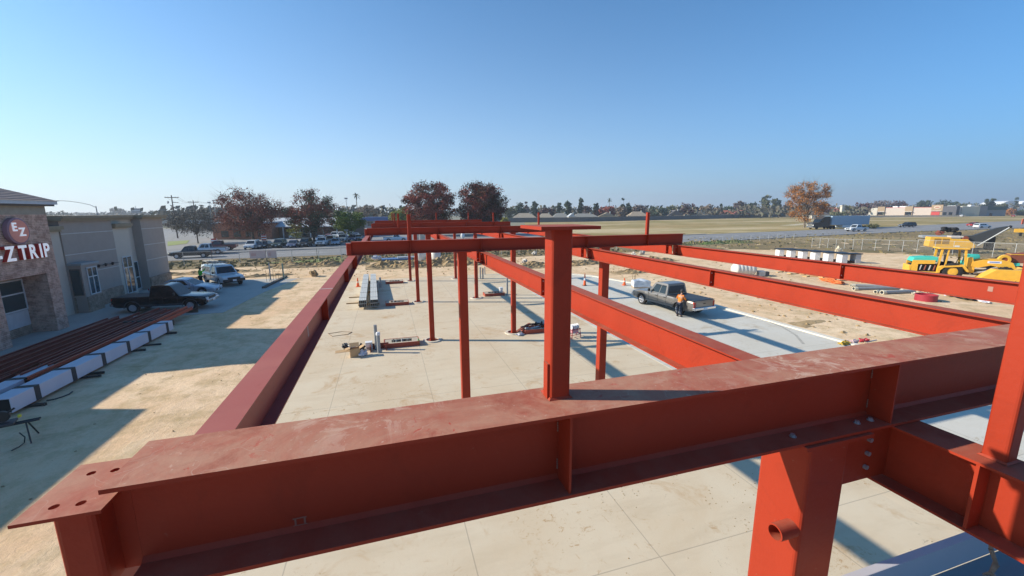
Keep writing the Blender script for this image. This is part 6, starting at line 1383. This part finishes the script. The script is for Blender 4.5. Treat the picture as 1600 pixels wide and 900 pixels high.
# ================================================================== TREES
def leafmat(name, c, c2): 
    if name in MATS: return MATS[name]
    m, t, b = node_mat(name); b.inputs['Roughness'].default_value = .8; b.inputs['Specular IOR Level'].default_value = .2
    v = mapping(t); c_ = mixc(t, rng(t, noise(t, v, .35, 4, .6), .4, .6), c, c2); c_ = mixc(t, rng(t, noise(t, v, 2.5, 3, .6), .45, .65, 0, .6), c_, tuple(x*.6 for x in c)); t.links.new(c_, b.inputs['Base Color'])
    b.inputs['Transmission Weight'].default_value = 0; return m
LM = dict(russet=leafmat('russet leaves', (.31, .075, .05), (.18, .055, .038)), dkrusset=leafmat('dark russet leaves', (.12, .032, .025), (.055, .045, .022)), green=leafmat('bright green leaves', (.16, .22, .04), (.07, .13, .03)),
          grey=leafmat('grey twigs', (.15, .135, .12), (.10, .10, .085)), brownred=leafmat('brown red leaves', (.28, .09, .065), (.17, .075, .055)), orange=leafmat('orange leaves', (.42, .175, .04), (.27, .125, .05)),
          dkgreen=leafmat('dark green leaves', (.045, .07, .04), (.07, .095, .055)), olive=leafmat('olive leaves', (.15, .155, .08), (.10, .11, .06)), tan=leafmat('tan twigs', (.30, .235, .17), (.22, .17, .13)), red=leafmat('red leaves', (.34, .09, .06), (.24, .08, .06)),
          maroon=leafmat('maroon leaves', (.09, .035, .035), (.06, .035, .03)), mauve=leafmat('mauve twigs', (.17, .125, .12), (.12, .10, .09)), yellow=leafmat('yellow green leaves', (.30, .29, .06), (.18, .21, .05)), palm=leafmat('palm fronds', (.09, .12, .08), (.06, .08, .05)))
def leaf_cloud(mb, c, r, n, ls, rr, flat=.75):
    for _ in range(n):
        while True:
            q = Vector((rr.uniform(-1, 1), rr.uniform(-1, 1), rr.uniform(-1, 1)))
            if q.length < 1: break
        q = q*(.55+.45*rr.random()); p = c+Vector((q.x*r, q.y*r, q.z*r*flat)); a = Vector((rr.gauss(0, 1), rr.gauss(0, 1), rr.gauss(0, 1))).normalized(); b_ = a.orthogonal().normalized(); s_ = ls*rr.uniform(.6, 1.3)
        b2 = a.cross(b_); mb.add([p-b_*s_, p-b2*s_*.6, p+b_*s_, p+b2*s_*.6], [(0, 1, 2, 3)])
def tree(name, label, p, H, W, leaf, seed, clumps=40, per=45, ls=.2, trunk_h=.28, crown_c=.62, twigs=0, bark=None, group=None, tr=.02, shape='round', cr=None, limb=True, col2=None, lean=0):
    rr = random.Random(seed); t_ = thing(name, label, 'tree', p, rr.uniform(0, 6), group); bark = bark or BARK
    tk = MB(); r0 = H*tr; th = H*trunk_h; fork = Vector((0, 0, th)); tk.tube((0, 0, -.1), fork, r0, r0*.75, 8)
    tk.tube(fork, (rr.uniform(-.3, .3), rr.uniform(-.3, .3), H*.75), r0*.7, r0*.2, 7)
    cl = MB(); cr = cr or W*.16; hh = H-th; alt = MB()
    for k in range(clumps):
        for _ in range(200):
            u = Vector((rr.uniform(-1, 1), rr.uniform(-1, 1), rr.uniform(-1, 1)))
            if shape == 'cone':
                f = (u.z+1)/2; 
                if math.hypot(u.x, u.y) < (1-f)*.95+.06: break
            elif shape == 'fan':
                f = (u.z+1)/2
                if math.hypot(u.x, u.y) < .25+.75*math.sin(min(1, f*1.15+.12)*math.pi*.62) and u.length < 1.25: break
            elif .35 < u.length < 1: break
        c_ = Vector((u.x*(W/2-cr*.6), u.y*(W/2-cr*.6), th*.85+hh*.5+u.z*(hh*.5-cr*.4)))
        b_ = fork.lerp(Vector((0, 0, H*.7)), rr.uniform(0, .8)*max(0, min(1, (c_.z-th)/hh)))
        if limb:
            mid = b_.lerp(c_, .5)+Vector((0, 0, rr.uniform(.02, .10)*H)); rb = r0*.28*rr.uniform(.6, 1.2)
            tk.tube(b_, mid, rb, rb*.6, 5, False).tube(mid, c_, rb*.6, rb*.15, 5, False)
        target = alt if (col2 and rr.random() < .3) else cl
        leaf_cloud(target, c_, cr*rr.uniform(.7, 1.3), int(per*rr.uniform(.6, 1.4)), ls, rr)
        for _ in range(twigs):
            d = (c_-Vector((0, 0, th+hh*.3))).normalized()+Vector((rr.gauss(0, .45), rr.gauss(0, .45), rr.gauss(0, .4))); l_ = cr*rr.uniform(.6, 1.35); tk.tube(c_, c_+d*l_, r0*.06, r0*.015, 3, False)
    tk.build('trunk', bark, t_); cl.build('crown', LM[leaf], t_)
    if alt.v: alt.build('crown', LM[col2], t_)
    return t_
def tree_px(name, label, px, ytop, D, wpx, leaf, seed, **k):
    p = far(px, D); H = zat(px, ytop, D); dd_ = D; return tree(name, label, p, H, wpx*dd_/FPX*1.0, leaf, seed, **k)
def Dof(px, py): p = G(px, py); return p.dot(Vector((_F.x, _F.y, 0)))/math.hypot(_F.x, _F.y)
tree_px('leafless_tree', 'grey half-bare tree on the street corner under the utility poles', 303, 322, 97, 92, 'grey', 1, clumps=80, per=60, ls=.16, twigs=6, trunk_h=.22, tr=.018)
tree_px('russet_tree', 'broad russet-brown tree with a thick trunk in the lot verge, second from left', 391, 289, 91, 106, 'brownred', 2, clumps=130, per=84, ls=.17, twigs=5, trunk_h=.20, tr=.026, shape='round', cr=1.7)
tree_px('russet_tree', 'dark russet tree with yellow lower leaves, third from the left in the lot verge', 487, 293, 93, 88, 'brownred', 3, clumps=120, per=85, ls=.17, twigs=4, trunk_h=.16, tr=.026, col2='dkgreen', cr=1.5, shape='round')
tree_px('shrub_tree', 'yellow-green shrub growing at the foot of the dark russet tree', 460, 345, 100, 34, 'yellow', 33, clumps=20, per=50, ls=.16, trunk_h=.1)
tree_px('green_tree', 'bright green round tree among the parked cars', 543, 326, 103, 62, 'green', 4, clumps=70, per=110, ls=.18, trunk_h=.28, tr=.022)
tree_px('tan_tree', 'wide tan leafless tree hazy behind the blue-banded building', 574, 318, 240, 44, 'tan', 5, clumps=60, per=70, ls=.38, twigs=3)
tree_px('yellow_green_tree', 'yellow-green tree left of the two large dark red trees', 628, 322, 150, 52, 'yellow', 6, clumps=70, per=110, ls=.26, trunk_h=.15, col2='green')
tree_px('russet_tree', 'large dark red tree behind the far girders, left of a pair', 673, 279, 125, 92, 'russet', 7, clumps=170, per=120, ls=.23, trunk_h=.12, twigs=3, cr=1.9, col2='dkrusset')
tree_px('russet_tree', 'large very dark red tree behind the far girders, right of a pair', 751, 281, 128, 86, 'dkrusset', 8, clumps=190, per=130, ls=.24, trunk_h=.10, twigs=3, cr=1.9, col2='russet')
tree_px('orange_tree', 'lone orange autumn tree with bare upper twigs beside the far road', 1259, 283, 166, 66, 'orange', 9, clumps=100, per=85, ls=.24, twigs=10, trunk_h=.15, bark=PALEBARK, tr=.022, cr=2.0, shape='fan')
tree_px('dry_bush', 'pale dry bush on the verge left of the dark SUV', 1366, 349, 150, 20, 'olive', 10, clumps=24, per=40, ls=.22, trunk_h=.08, twigs=5)
tree_px('dark_bush', 'small dark bush at the fence line by the edge beam', 530, 400.5, 68, 13, 'dkgreen', 12, clumps=18, per=60, ls=.07, trunk_h=.1)
# palms
def palm(px, ytop, D, label, group=None, crown=1.9):
    p = far(px, D); H = zat(px, ytop, D)-crown*.5; t_ = thing('palm_tree', label, 'palm tree', p, rnd.uniform(0, 6), group); MB().tube((0, 0, 0), (0, 0, H), .30, .2, 7).build('trunk', PALEBARK, t_)
    mb = MB(); 
    for k in range(26):
        a = rnd.uniform(0, 6.28); e = rnd.uniform(-.9, 1.2); d = Vector((math.cos(a)*math.cos(e), math.sin(a)*math.cos(e), math.sin(e))); L_ = crown*rnd.uniform(.8, 1.15); s_ = Vector((-math.sin(a), math.cos(a), 0))*.28*crown*.5
        b0 = Vector((0, 0, H)); m_ = b0+d*L_*.6+Vector((0, 0, .05)); e_ = b0+d*L_-Vector((0, 0, crown*.25)); mb.add([b0-s_*.3, m_-s_, e_, m_+s_, b0+s_*.3], [(0, 1, 2, 3, 4)])
    mb.build('crown', LM['palm'], t_)
palm(558.5, 302, 260, 'tall single palm left of the large dark red trees', crown=3.2)
for k, (px, yt) in enumerate(((73, 332), (80, 331), (87, 333), (92, 331), (98, 329.5), (104, 332), (111, 334))):
    palm(px, yt, 420, ['leftmost palm', 'second palm from the left', 'third palm from the left', 'middle palm', 'tallest palm, fifth from the left', 'second palm from the right', 'rightmost and lowest palm'][k]+' of the hazy row above the shop roof', 'hazy palms above the shop roof', crown=3.2)
palm(951.5, 310, 400, 'thin palm above the red bush behind the houses', crown=3)
tree_px('hazy_tree', 'large pale hazy tree far away above the shop roof', 184, 323, 620, 24, 'grey', 13, clumps=50, per=50, ls=.9, trunk_h=.1, cr=4); 
# the row of trees behind the houses
FT = [(797, 320, 320, 17, 'olive', 'round', 'olive tree just right of the dark red trees'), (813, 317, 330, 25, 'dkgreen', 'round', 'dark rounded tree right of the olive one'), (822, 311, 360, 10, 'mauve', 'cone', 'thin bare spire above the first house roof'),
      (836, 313, 340, 12, 'dkgreen', 'round', 'slim dark tree above the right end of the first roof'), (850, 317, 350, 8, 'dkgreen', 'cone', 'slim dark tree left of the red bush'), (856, 322, 330, 26, 'maroon', 'round', 'wide dull red tree behind the tall stub post cap'),
      (865, 316, 350, 8, 'olive', 'cone', 'small olive spire beside the dull red tree'), (874, 314, 345, 8, 'dkgreen', 'round', 'slim lollipop tree above the near cap plate'), (887, 311, 340, 15, 'dkgreen', 'round', 'taller dark tree above the right of the near cap plate'),
      (907, 308, 340, 10, 'dkgreen', 'round', 'slim tall tree right of the near cap plate'), (917, 319, 350, 18, 'mauve', 'round', 'grey-mauve tree between the two slim tall trees'), (931, 313, 345, 10, 'dkgreen', 'round', 'slim dark tree left of the orange-red tree'),
      (951, 318, 330, 22, 'red', 'round', 'brightest orange-red tree in the row behind the houses'), (939, 323, 325, 10, 'red', 'round', 'small orange-red tree at the left of the brightest one'), (932, 328, 322, 9, 'maroon', 'round', 'low dark crimson bush left of the orange-red trees'),
      (973, 303, 345, 11, 'dkgreen', 'cone', 'left of the twin tall dark conifers'), (982, 303, 345, 15, 'dkgreen', 'cone', 'right and denser of the twin tall dark conifers'), (972, 320, 300, 18, 'tan', 'round', 'tan leafless tree in front of the twin conifers'),
      (998, 317, 345, 26, 'mauve', 'round', 'wide grey-brown tree right of the twin conifers'), (1030, 321, 330, 32, 'dkgreen', 'round', 'broad dark green tree behind the thin stub post'), (1050, 318, 360, 20, 'olive', 'round', 'olive tree left of the maroon tree'),
      (1074, 316, 335, 29, 'maroon', 'round', 'broad maroon tree behind the tan roof'), (1104, 319, 350, 24, 'tan', 'round', 'tan tree between the maroon tree and the red roofs'), (1116, 325, 330, 20, 'tan', 'round', 'low tan tree left of the red tiled roofs'),
      (1126, 313, 345, 7, 'dkgreen', 'cone', 'single slim cypress above the red tiled roofs'), (1139, 322, 345, 18, 'dkgreen', 'round', 'dark green tree behind the left red roof'), (1155, 313, 350, 22, 'mauve', 'round', 'grey-mauve tree behind the right red roof'),
      (1173, 315, 345, 24, 'dkgreen', 'round', 'dark green tree right of the red roofs'), (1194, 304, 350, 18, 'olive', 'round', 'tall grey-green tree left of the dark cypress'), (1209, 309, 345, 14, 'olive', 'round', 'yellowish green tree touching the dark cypress'),
      (1216, 305, 345, 13, 'dkgreen', 'cone', 'dark cypress between the grey-green tree and the orange tree'), (1230, 314, 350, 17, 'mauve', 'round', 'mauve tree just left of the orange tree'), (1284, 314, 360, 24, 'maroon', 'round', 'dull maroon tree right of the orange tree'),
      (1320, 320, 380, 18, 'olive', 'round', 'small olive tree above the blue trailer'), (1345, 316, 420, 26, 'maroon', 'round', 'dull red tree mass left of the long beige shops'), (1372, 312, 520, 44, 'mauve', 'round', 'wide mauve tree mass over the left of the beige shops'),
      (1400, 315, 520, 30, 'maroon', 'round', 'dark mauve trees over the middle of the beige shops'), (1441, 311, 540, 20, 'dkgreen', 'round', 'dark tree above the joint of the beige shops'), (1474, 312, 560, 40, 'dkgreen', 'round', 'wide green tree mass over the red shop entrance'),
      (1510, 316, 580, 36, 'olive', 'round', 'olive tree mass over the cream shop'), (1538, 309, 520, 10, 'dkgreen', 'cone', 'shorter dark conifer above the green-fronted shop'), (1548, 302, 520, 13, 'dkgreen', 'cone', 'taller dark conifer above the green-fronted shop'),
      (1563, 318, 500, 20, 'olive', 'round', 'low olive tree left of the white arched sheds'), (1584, 305, 620, 8, 'dkgreen', 'cone', 'far dark conifer above the white sheds'), (1578, 326, 430, 14, 'orange', 'round', 'orange tree in front of the white arched sheds'), (1596, 329, 430, 14, 'dkgreen', 'round', 'dark green tree at the right edge below the white sheds'),
      (597, 327, 260, 12, 'dkgreen', 'round', 'small dark tree behind the blue-banded building'), (612, 330, 250, 16, 'mauve', 'round', 'low mauve tree left of the yellow-green tree'), (788, 338, 200, 14, 'yellow', 'round', 'pale yellow-green bush at the right foot of the dark red trees'),
      (446, 330, 200, 30, 'mauve', 'round', 'mauve tree between the two big russet trees'), (268, 345, 190, 20, 'tan', 'round', 'pale tan tree right of the shop wing'), (325, 345, 160, 30, 'mauve', 'round', 'grey-mauve tree behind the leafless street tree'), (800, 340, 230, 10, 'olive', 'round', 'small olive bush beside the first house wall'),
      (358, 366, 118, 26, 'maroon', 'round', 'dark red shrub in front of the red brick shop'), (1310, 331, 330, 24, 'olive', 'round', 'low olive shrubs behind the trailer')]
def wallD(px):
    pts = [(700, 285), (750, Dof(750, 348)), (905, Dof(905, 346.6)), (1120, Dof(1120, 341.6)), (1236, Dof(1236, 338.6))]
    return lerp_pts(pts, px)
for k, (px, yt, D, wp, lf, sh, lab) in enumerate(FT):
    if 795 < px < 1240: D = max(D, wallD(px)+34)
    tree_px('distant_tree' if wp > 9 else 'slim_tree', lab, px, yt, D, wp, lf, 200+k, clumps=34, per=34, ls=.0024*D, trunk_h=.06, cr=max(1.2, wp*D/FPX*.24), shape=sh, limb=False, group='trees behind the houses', tr=.015)
bl = MB(); rr = random.Random(77)
for k in range(1500):
    px = rr.uniform(-150, 1750); D = rr.uniform(520, 900)
    if k > 1100: px = rr.uniform(790, 1340) if k % 3 else rr.uniform(250, 640); D = rr.uniform(370, 460) if k % 3 else rr.uniform(230, 330)
    if 150 > px > -20: D = rr.uniform(700, 900)
    p = far(px, D); h = rr.uniform(7, 13)*(1.15 if px > 1340 else .95); w_ = rr.uniform(9, 22)
    for _ in range(16):
        q = Vector((p.x+rr.gauss(0, w_*.4), p.y+rr.gauss(0, w_*.4), h*rr.random()**.6)); a = Vector((rr.gauss(0, 1), rr.gauss(0, 1), rr.gauss(0, 1))).normalized(); b_ = a.orthogonal().normalized()*rr.uniform(1.0, 2.4); b2 = a.cross(b_)
        bl.add([q-b_, q-b2*.6, q+b_, q+b2*.6], [(0, 1, 2, 3)])
tag(bl.build('distant_tree_belt', leafmat('belt leaves', (.15, .125, .10), (.10, .115, .075))), 'far hazy belt of trees closing the horizon', 'tree belt', kind='stuff')
# ================================================================== FAR BUILDINGS
RT = {n: mat('roof '+n, c, .9, scale=1) for n, c in dict(tan=(.36, .29, .21), grey=(.25, .245, .22), red=(.42, .14, .09), beige=(.34, .29, .22), dark=(.14, .13, .13), pale=(.48, .52, .56)).items()}
HW = mat('house render', (.62, .58, .50), .9)
def house(label, px, wpx, D, roof, ytop, yeave, gable=False, wall=HW, dep=9, group='houses behind the grey wall', rot=None):
    p = far(px, D); w_ = wpx*D/FPX; zt_ = zat(px, ytop, D); ze = max(2.4, zat(px, yeave, D)); t_ = thing('house', label, 'house', p, -YAW if rot is None else rot, group)
    MB().box(-w_/2, w_/2, 0, dep, 0, ze).build('wall', wall, t_); r_ = MB(); o_ = .5
    if gable: 
        r_.add([(-w_/2-o_, -o_, ze+.003), (0, -o_, zt_), (w_/2+o_, -o_, ze+.003), (-w_/2-o_, dep+o_, ze+.003), (0, dep+o_, zt_), (w_/2+o_, dep+o_, ze+.003)], [(0, 3, 4, 1), (1, 4, 5, 2), (0, 1, 2), (3, 5, 4), (0, 2, 5, 3)])
    else:
        h_ = min(w_*.25, dep/2); r_.add([(-w_/2-o_, -o_, ze+.003), (w_/2+o_, -o_, ze+.003), (w_/2+o_, dep+o_, ze+.003), (-w_/2-o_, dep+o_, ze+.003), (-w_/2+h_, dep/2, zt_), (w_/2-h_, dep/2, zt_)], [(0, 1, 5, 4), (1, 2, 5), (2, 3, 4, 5), (3, 0, 4), (0, 3, 2, 1)])
    rf_ = r_.build('roof', RT[roof], t_); MB().box(w_*.2, w_*.2+.9, dep*.4, dep*.4+.8, ze, zt_+.8).build('chimney', HW, rf_)
    for u in (-.3, .1): MB().box(u*w_, u*w_+1.3, -.04, -.003, 1.0, 2.2).build('window', GLASS, t_)
HS = [('beige-roofed house right of the dark red trees, longest roof', 820, 36, 300, 'beige', 333, 340.5, 0), ('house half hidden by the near cap plate', 853, 22, 305, 'beige', 333.5, 340, 0), ('grey-roofed house just above the cap plate', 877, 26, 310, 'grey', 333, 340, 0),
      ('white-gabled house right of the near cap plate', 894, 10, 300, 'pale', 333.5, 338.5, 1), ('grey-green roofed house behind the wall', 915, 40, 305, 'grey', 333.5, 339, 0), ('tan-gabled house in front of the orange-red tree', 949, 26, 300, 'tan', 332, 338, 1),
      ('tan-roofed house between the twin conifers and the thin stub', 998, 28, 305, 'tan', 330.5, 337.5, 0), ('dark-gabled house right of the thin stub post', 1056, 24, 315, 'dark', 328, 336.5, 1), ('long tan-roofed house under the maroon tree', 1090, 38, 320, 'tan', 329.5, 335.5, 0),
      ('left of the two red-tiled houses', 1137, 22, 330, 'red', 328.5, 334.5, 0), ('right of the two red-tiled houses', 1161, 26, 330, 'red', 328.5, 334.5, 1), ('wide grey-green roofed house below the cypress', 1192, 42, 335, 'grey', 328, 335, 0),
      ('low white house behind the wall end by the orange tree', 1224, 20, 330, 'pale', 335.5, 337, 0), ('white-gabled red house right of the orange tree', 1270, 14, 380, 'red', 325, 331, 1), ('red-roofed house above the semi trailer', 1306, 22, 380, 'red', 324.5, 330.5, 0), ('low brown house between the trailer and the orange tree', 1283, 28, 330, 'dark', 330, 335.5, 0)]
for k, (lab, px, wp, D, rf_, yt, ye, gb) in enumerate(HS):
    if px < 1240: D = wallD(px)+10+6*(k % 3)
    house(lab, px, wp, D, rf_, yt, ye, bool(gb))
t_ = thing('chimney_tower', 'slender white tower above the trailer', 'tower', far(1315, 350), -YAW); MB().box(-1.1, 1.1, -1.1, 1.1, 0, zat(1315, 322, 350)).build('shaft', HW, t_); MB().box(-1.5, 1.5, -1.5, 1.5, zat(1315, 322, 350)+.003, zat(1315, 320.8, 350)).build('cap', HW, t_)
# long block wall
wl = [G(750, 348.0), G(905, 346.6), G(1120, 341.6), G(1236, 338.6)]
for k in range(3):
    a_, b2 = wl[k], wl[k+1]; d = b2-a_; t_ = thing('block_wall', ['grey block wall, left stretch behind the far girders', 'grey block wall, middle stretch across the field', 'grey block wall, right stretch below the red roofs'][k], 'wall', a_, math.atan2(d.y, d.x), 'grey block wall across the field')
    MB().box(0, d.length, -.12, .12, 0, 3.1).build('panel', mat('grey block', (.15, .145, .14), .9, col2=(.12, .12, .12), scale=.2), t_)
    n = int(d.length/12)
    for q in range(n): MB().box(q*12+1, q*12+1.5, -.2, .2, 0, 3.2).build('pilaster', MATS['grey block'], t_)
# shops on the right
SHW = mat('beige shop wall', (.55, .47, .41), .9, col2=(.50, .43, .38), scale=.5); TANP = mat('tan tower', (.40, .29, .18), .9); SRED = solid('shop red', (.52, .05, .04), .6)
def frame_at(pxl, pxr, D1, D2): a_, b2 = far(pxl, D1), far(pxr, D2); d = b2-a_; return a_, d.length, math.atan2(d.y, d.x)
a_, L_, an = frame_at(1354, 1494, 455, 398); SH = thing('shop_row', 'long beige shop building with tan towers, a red roof stripe and a red entrance', 'shop building', a_, an)
z_t = zat(1425, 323.2, 420); X = lambda px: L_*(px-1354)/140
MB().box(X(1354), X(1372), -.2, 18, 0, z_t-.8).build('cream_wing', HW, SH); MB().box(X(1372), X(1494), 0, 18, 0, z_t-.4).build('wall', SHW, SH)
for p0, p1, q in ((1373, 1385, 0), (1418, 1430, 0), (1458, 1474.5, 1)): MB().box(X(p0), X(p1), -1.0, 6, 0, z_t+(1.8 if q else .5)).build('tan_tower', TANP, SH)
for p0, p1 in ((1385.3, 1417.7), (1430.3, 1457.7)): MB().box(X(p0), X(p1), -.12, -.003, z_t-.75, z_t-.41).build('red_stripe', SRED, SH)
MB().box(X(1474.7), X(1494), -1.2, 10, 0, z_t+.5).build('dark_end', mat('dark grey wall', (.10, .10, .115), .8), SH)
for p0, p1 in ((1374, 1384), (1419, 1429)): MB().box(X(p0), X(p1), -1.06, -1.003, 1.4, 4.3).build('window', GLASS, SH); MB().box(X(p0)-.6, X(p1)+.6, -2.4, -1.07, 4.6, 4.9).build('awning', WHITE, SH)
MB().box(X(1459), X(1471), -1.3, -1.003, 0, 5.2).build('red_entrance', SRED, SH); MB().box(X(1458), X(1473), -2.2, -1.31, 5.25, 5.6).build('awning', WHITE, SH)
e_ = MB().lathe([(0, 0), (2.4, 0), (2.4, .15), (0, .15)], 30, (0, 0, 0), 'Y'); e_.v = [(X(1466.5)+v_[0]*1.05, -1.2+v_[1]-.05, z_t-.6+v_[2]*.62) for v_ in e_.v]; e_.build('oval_sign', solid('oval cream sign', (.62, .50, .38), .6), SH)
e_ = MB().lathe([(0, 0), (1.6, 0), (1.6, .05), (0, .05)], 24, (0, 0, 0), 'Y'); e_.v = [(X(1466.5)+v_[0]*1.05, -1.32+v_[1], z_t-.6+v_[2]*.35) for v_ in e_.v]; e_.build('sign_band', solid('brown band', (.40, .16, .10), .6), SH)
for p0, p1 in ((1395, 1403), (1406, 1418), (1478, 1490)): MB().box(X(p0), X(p1), 4, 8, z_t-.39, z_t+.9).build('roof_unit', WHITE, SH)
for p0 in (1476, 1484): MB().box(X(p0), X(p0+5), -1.26, -1.203, 1.2, 4.2).build('window', GLASS, SH)
a_, L_, an = frame_at(1495, 1571, 410, 410); X = lambda px: L_*(px-1495)/76; SH2 = thing('cream_shop', 'cream shop with one side coloured grey as shade and a dark green long front', 'shop building', a_, an)
zt2 = zat(1515, 322.5, 410); MB().box(X(1495), X(1523), -4, 14, 0, zt2).build('cream_wall', mat('cream wall', (.66, .60, .48), .9), SH2); MB().box(X(1523.2), X(1537), -2.5, 14, 0, zt2+.4).build('shade_grey_side', mat('grey side', (.27, .26, .26), .9), SH2)  # shade on the side wall is painted in as its grey
MB().box(X(1537.2), X(1571), 0, 14, 0, zt2-3.6).build('grey_front', mat('grey front', (.24, .27, .30), .9), SH2); MB().box(X(1537.2), X(1571), -.8, 14, zt2-3.597, zt2-.2).build('green_fascia', mat('dark green fascia', (.02, .06, .045), .6), SH2)
MB().box(X(1503), X(1515), -4.05, -4.003, 0, 3.0).build('door', solid('pale door', (.55, .5, .4), .7), SH2); MB().box(X(1546), X(1551), -.06, -.003, 0, 3).build('door', GLASS, SH2); MB().box(X(1518), X(1524), 2, 5, zt2+.003, zt2+1.6).build('roof_unit', WHITE, SH2)
for px, wp, D, lab in ((1575, 30, 620, 'left and larger of the two white arched sheds'), (1603, 22, 620, 'right white arched shed cut by the edge')):
    p = far(px, D); w_ = wp*D/FPX; h0 = zat(px, 320, D); h1 = zat(px, 313.8, D); t_ = thing('arched_shed', lab, 'shed', p, -YAW, 'white arched sheds'); pr = [(-w_/2, 0), (-w_/2, h0)]+[(-w_/2+w_*i/10, h0+(h1-h0)*math.sin(math.pi*i/10)) for i in range(1, 10)]+[(w_/2, h0), (w_/2, 0)]
    MB().prism(pr, 0, 30).build('shell', WHITE, t_); MB().box(-w_*.12, w_*.12, -.1, -.003, 0, h0*.6).build('door', GLASS, t_)
t_ = thing('low_wall', 'long low pale wall in front of the beige shops', 'wall', far(1350, 400), frame_at(1350, 1510, 400, 392)[2]); MB().box(0, frame_at(1350, 1510, 400, 392)[1], 0, .4, 0, 1.5).build('panel', mat('pale wall', (.50, .44, .36), .9), t_)
# buildings across the road on the left
LBW = mat('brown shop wall', (.16, .12, .10), .9); t_ = thing('low_shop', 'low brown shop with a pale roof behind the two russet trees', 'shop building', G(382, 372), R(-13)); 
D = 125; w_ = 26; MB().box(5, 5+w_, 0, 12, 0, 3.4).build('wall', LBW, t_)
MB().add([(4, -2.5, 3.3), (6+w_, -2.5, 3.3), (6+w_, 6, 5.6), (4, 6, 5.6), (4, 12, 5.6), (6+w_, 12, 5.6), (4, -2.5, 3.1), (6+w_, -2.5, 3.1)], [(0, 1, 2, 3), (3, 2, 5, 4), (6, 7, 1, 0)]).build('roof', RT['pale'], t_)
for x in (13, 16, 19, 22.5): o = MB().box(x, x+1.7, -.06, -.003, .6, 2.7).build('window', WGLASS, t_); MB().box(x-.12, x, -.1, -.003, .4, 2.8).build('frame', FRAME, o)
for x in (4.5, 12, 19.5, 27): MB().box(x, x+.25, -2.3, -2.0, 0, 3.05).build('porch_post', FRAME, t_)
t_ = thing('brick_shop', 'red brick shop with a pale roof edge behind the grey street tree', 'shop building', G(334, 375), R(-5)); MB().box(0, 14.5, 0, 12, 0, 4.3).build('wall', ledger('red brick', (.36, .11, .07), (.44, .17, .10), (.3, .2, .15), .22, .075), t_)
MB().box(-.3, 14.8, -.8, 12, 4.303, 4.75).build('roof_edge', RT['pale'], t_); MB().box(4, 13, -2.0, -.003, 2.6, 2.85).build('awning', solid('dark awning', (.05, .05, .05), .8), t_)
for x in (2, 5, 8, 11): MB().box(x, x+1.8, -.05, -.003, .7, 2.4).build('window', GLASS, t_)
p = far(563, 190); t_ = thing('blue_banded_building', 'long low building with a deep blue roof band left of the yellow-green tree', 'building', p, -YAW); zz0, zz1 = zat(585, 345, 190), zat(585, 339.3, 190); w_ = 60*190/FPX
MB().box(0, w_, 0, 15, 0, zz0).build('wall', mat('grey lot wall', (.28, .27, .28), .9), t_); MB().box(-.4, w_+.4, -1, 15.4, zz0+.003, zz1).build('blue_band', solid('blue band', (.035, .09, .24), .6), t_)
for x in (3, 7, 11): MB().box(x, x+2.4, -.05, -.003, 1, 3).build('window', GLASS, t_)
t_ = thing('pale_roof_building', 'hazy pale-roofed building between the shop wing and the leafless tree', 'building', far(255, 230), -YAW); MB().box(-2, 22, 0, 10, 0, zat(270, 350, 230)).build('wall', HW, t_); MB().box(-3, 23, -1, 11, zat(270, 350, 230)+.003, zat(270, 344, 230)).build('roof', RT['pale'], t_)
# pale fence boards seen between the girders
for k, (px, w_) in enumerate(((642, .7), (653, .5), (659.5, .8), (664, .5))):
    o = MB().box(-w_/2, w_/2, -.1, .1, 0, 2.2).build('upright_board', mat('cream panel', (.56, .52, .44), .8)); o.location = G(px, 381, 0); tag(o, ['leftmost', 'second', 'third', 'rightmost'][k]+' of four upright cream panels between the second and third girders', 'panel')
o = MB().blob((0, 0, .8), .55, .5, .8, 3, .05).build('white_sack', WHITE); o.location = G(723, 373, 0); tag(o, 'white upright sack seen between the second and third girders', 'sack')

# ================================================================== AIR
hz = MB().box(-1000, 1250, -60, 1300, -1.2, 60).build('haze', MATS['white paint'])
hm = bpy.data.materials.new('haze'); hm.use_nodes = True; t = hm.node_tree; t.nodes.clear(); vo = t.nodes.new('ShaderNodeVolumePrincipled'); vo.inputs['Density'].default_value = .00033; vo.inputs['Color'].default_value = (.80, .88, 1, 1); vo.inputs['Anisotropy'].default_value = .3
oo = t.nodes.new('ShaderNodeOutputMaterial'); t.links.new(vo.outputs[0], oo.inputs['Volume']); hz.data.materials.clear(); hz.data.materials.append(hm); tag(hz, 'thin pale winter haze lying over the plain', 'haze', kind='stuff')
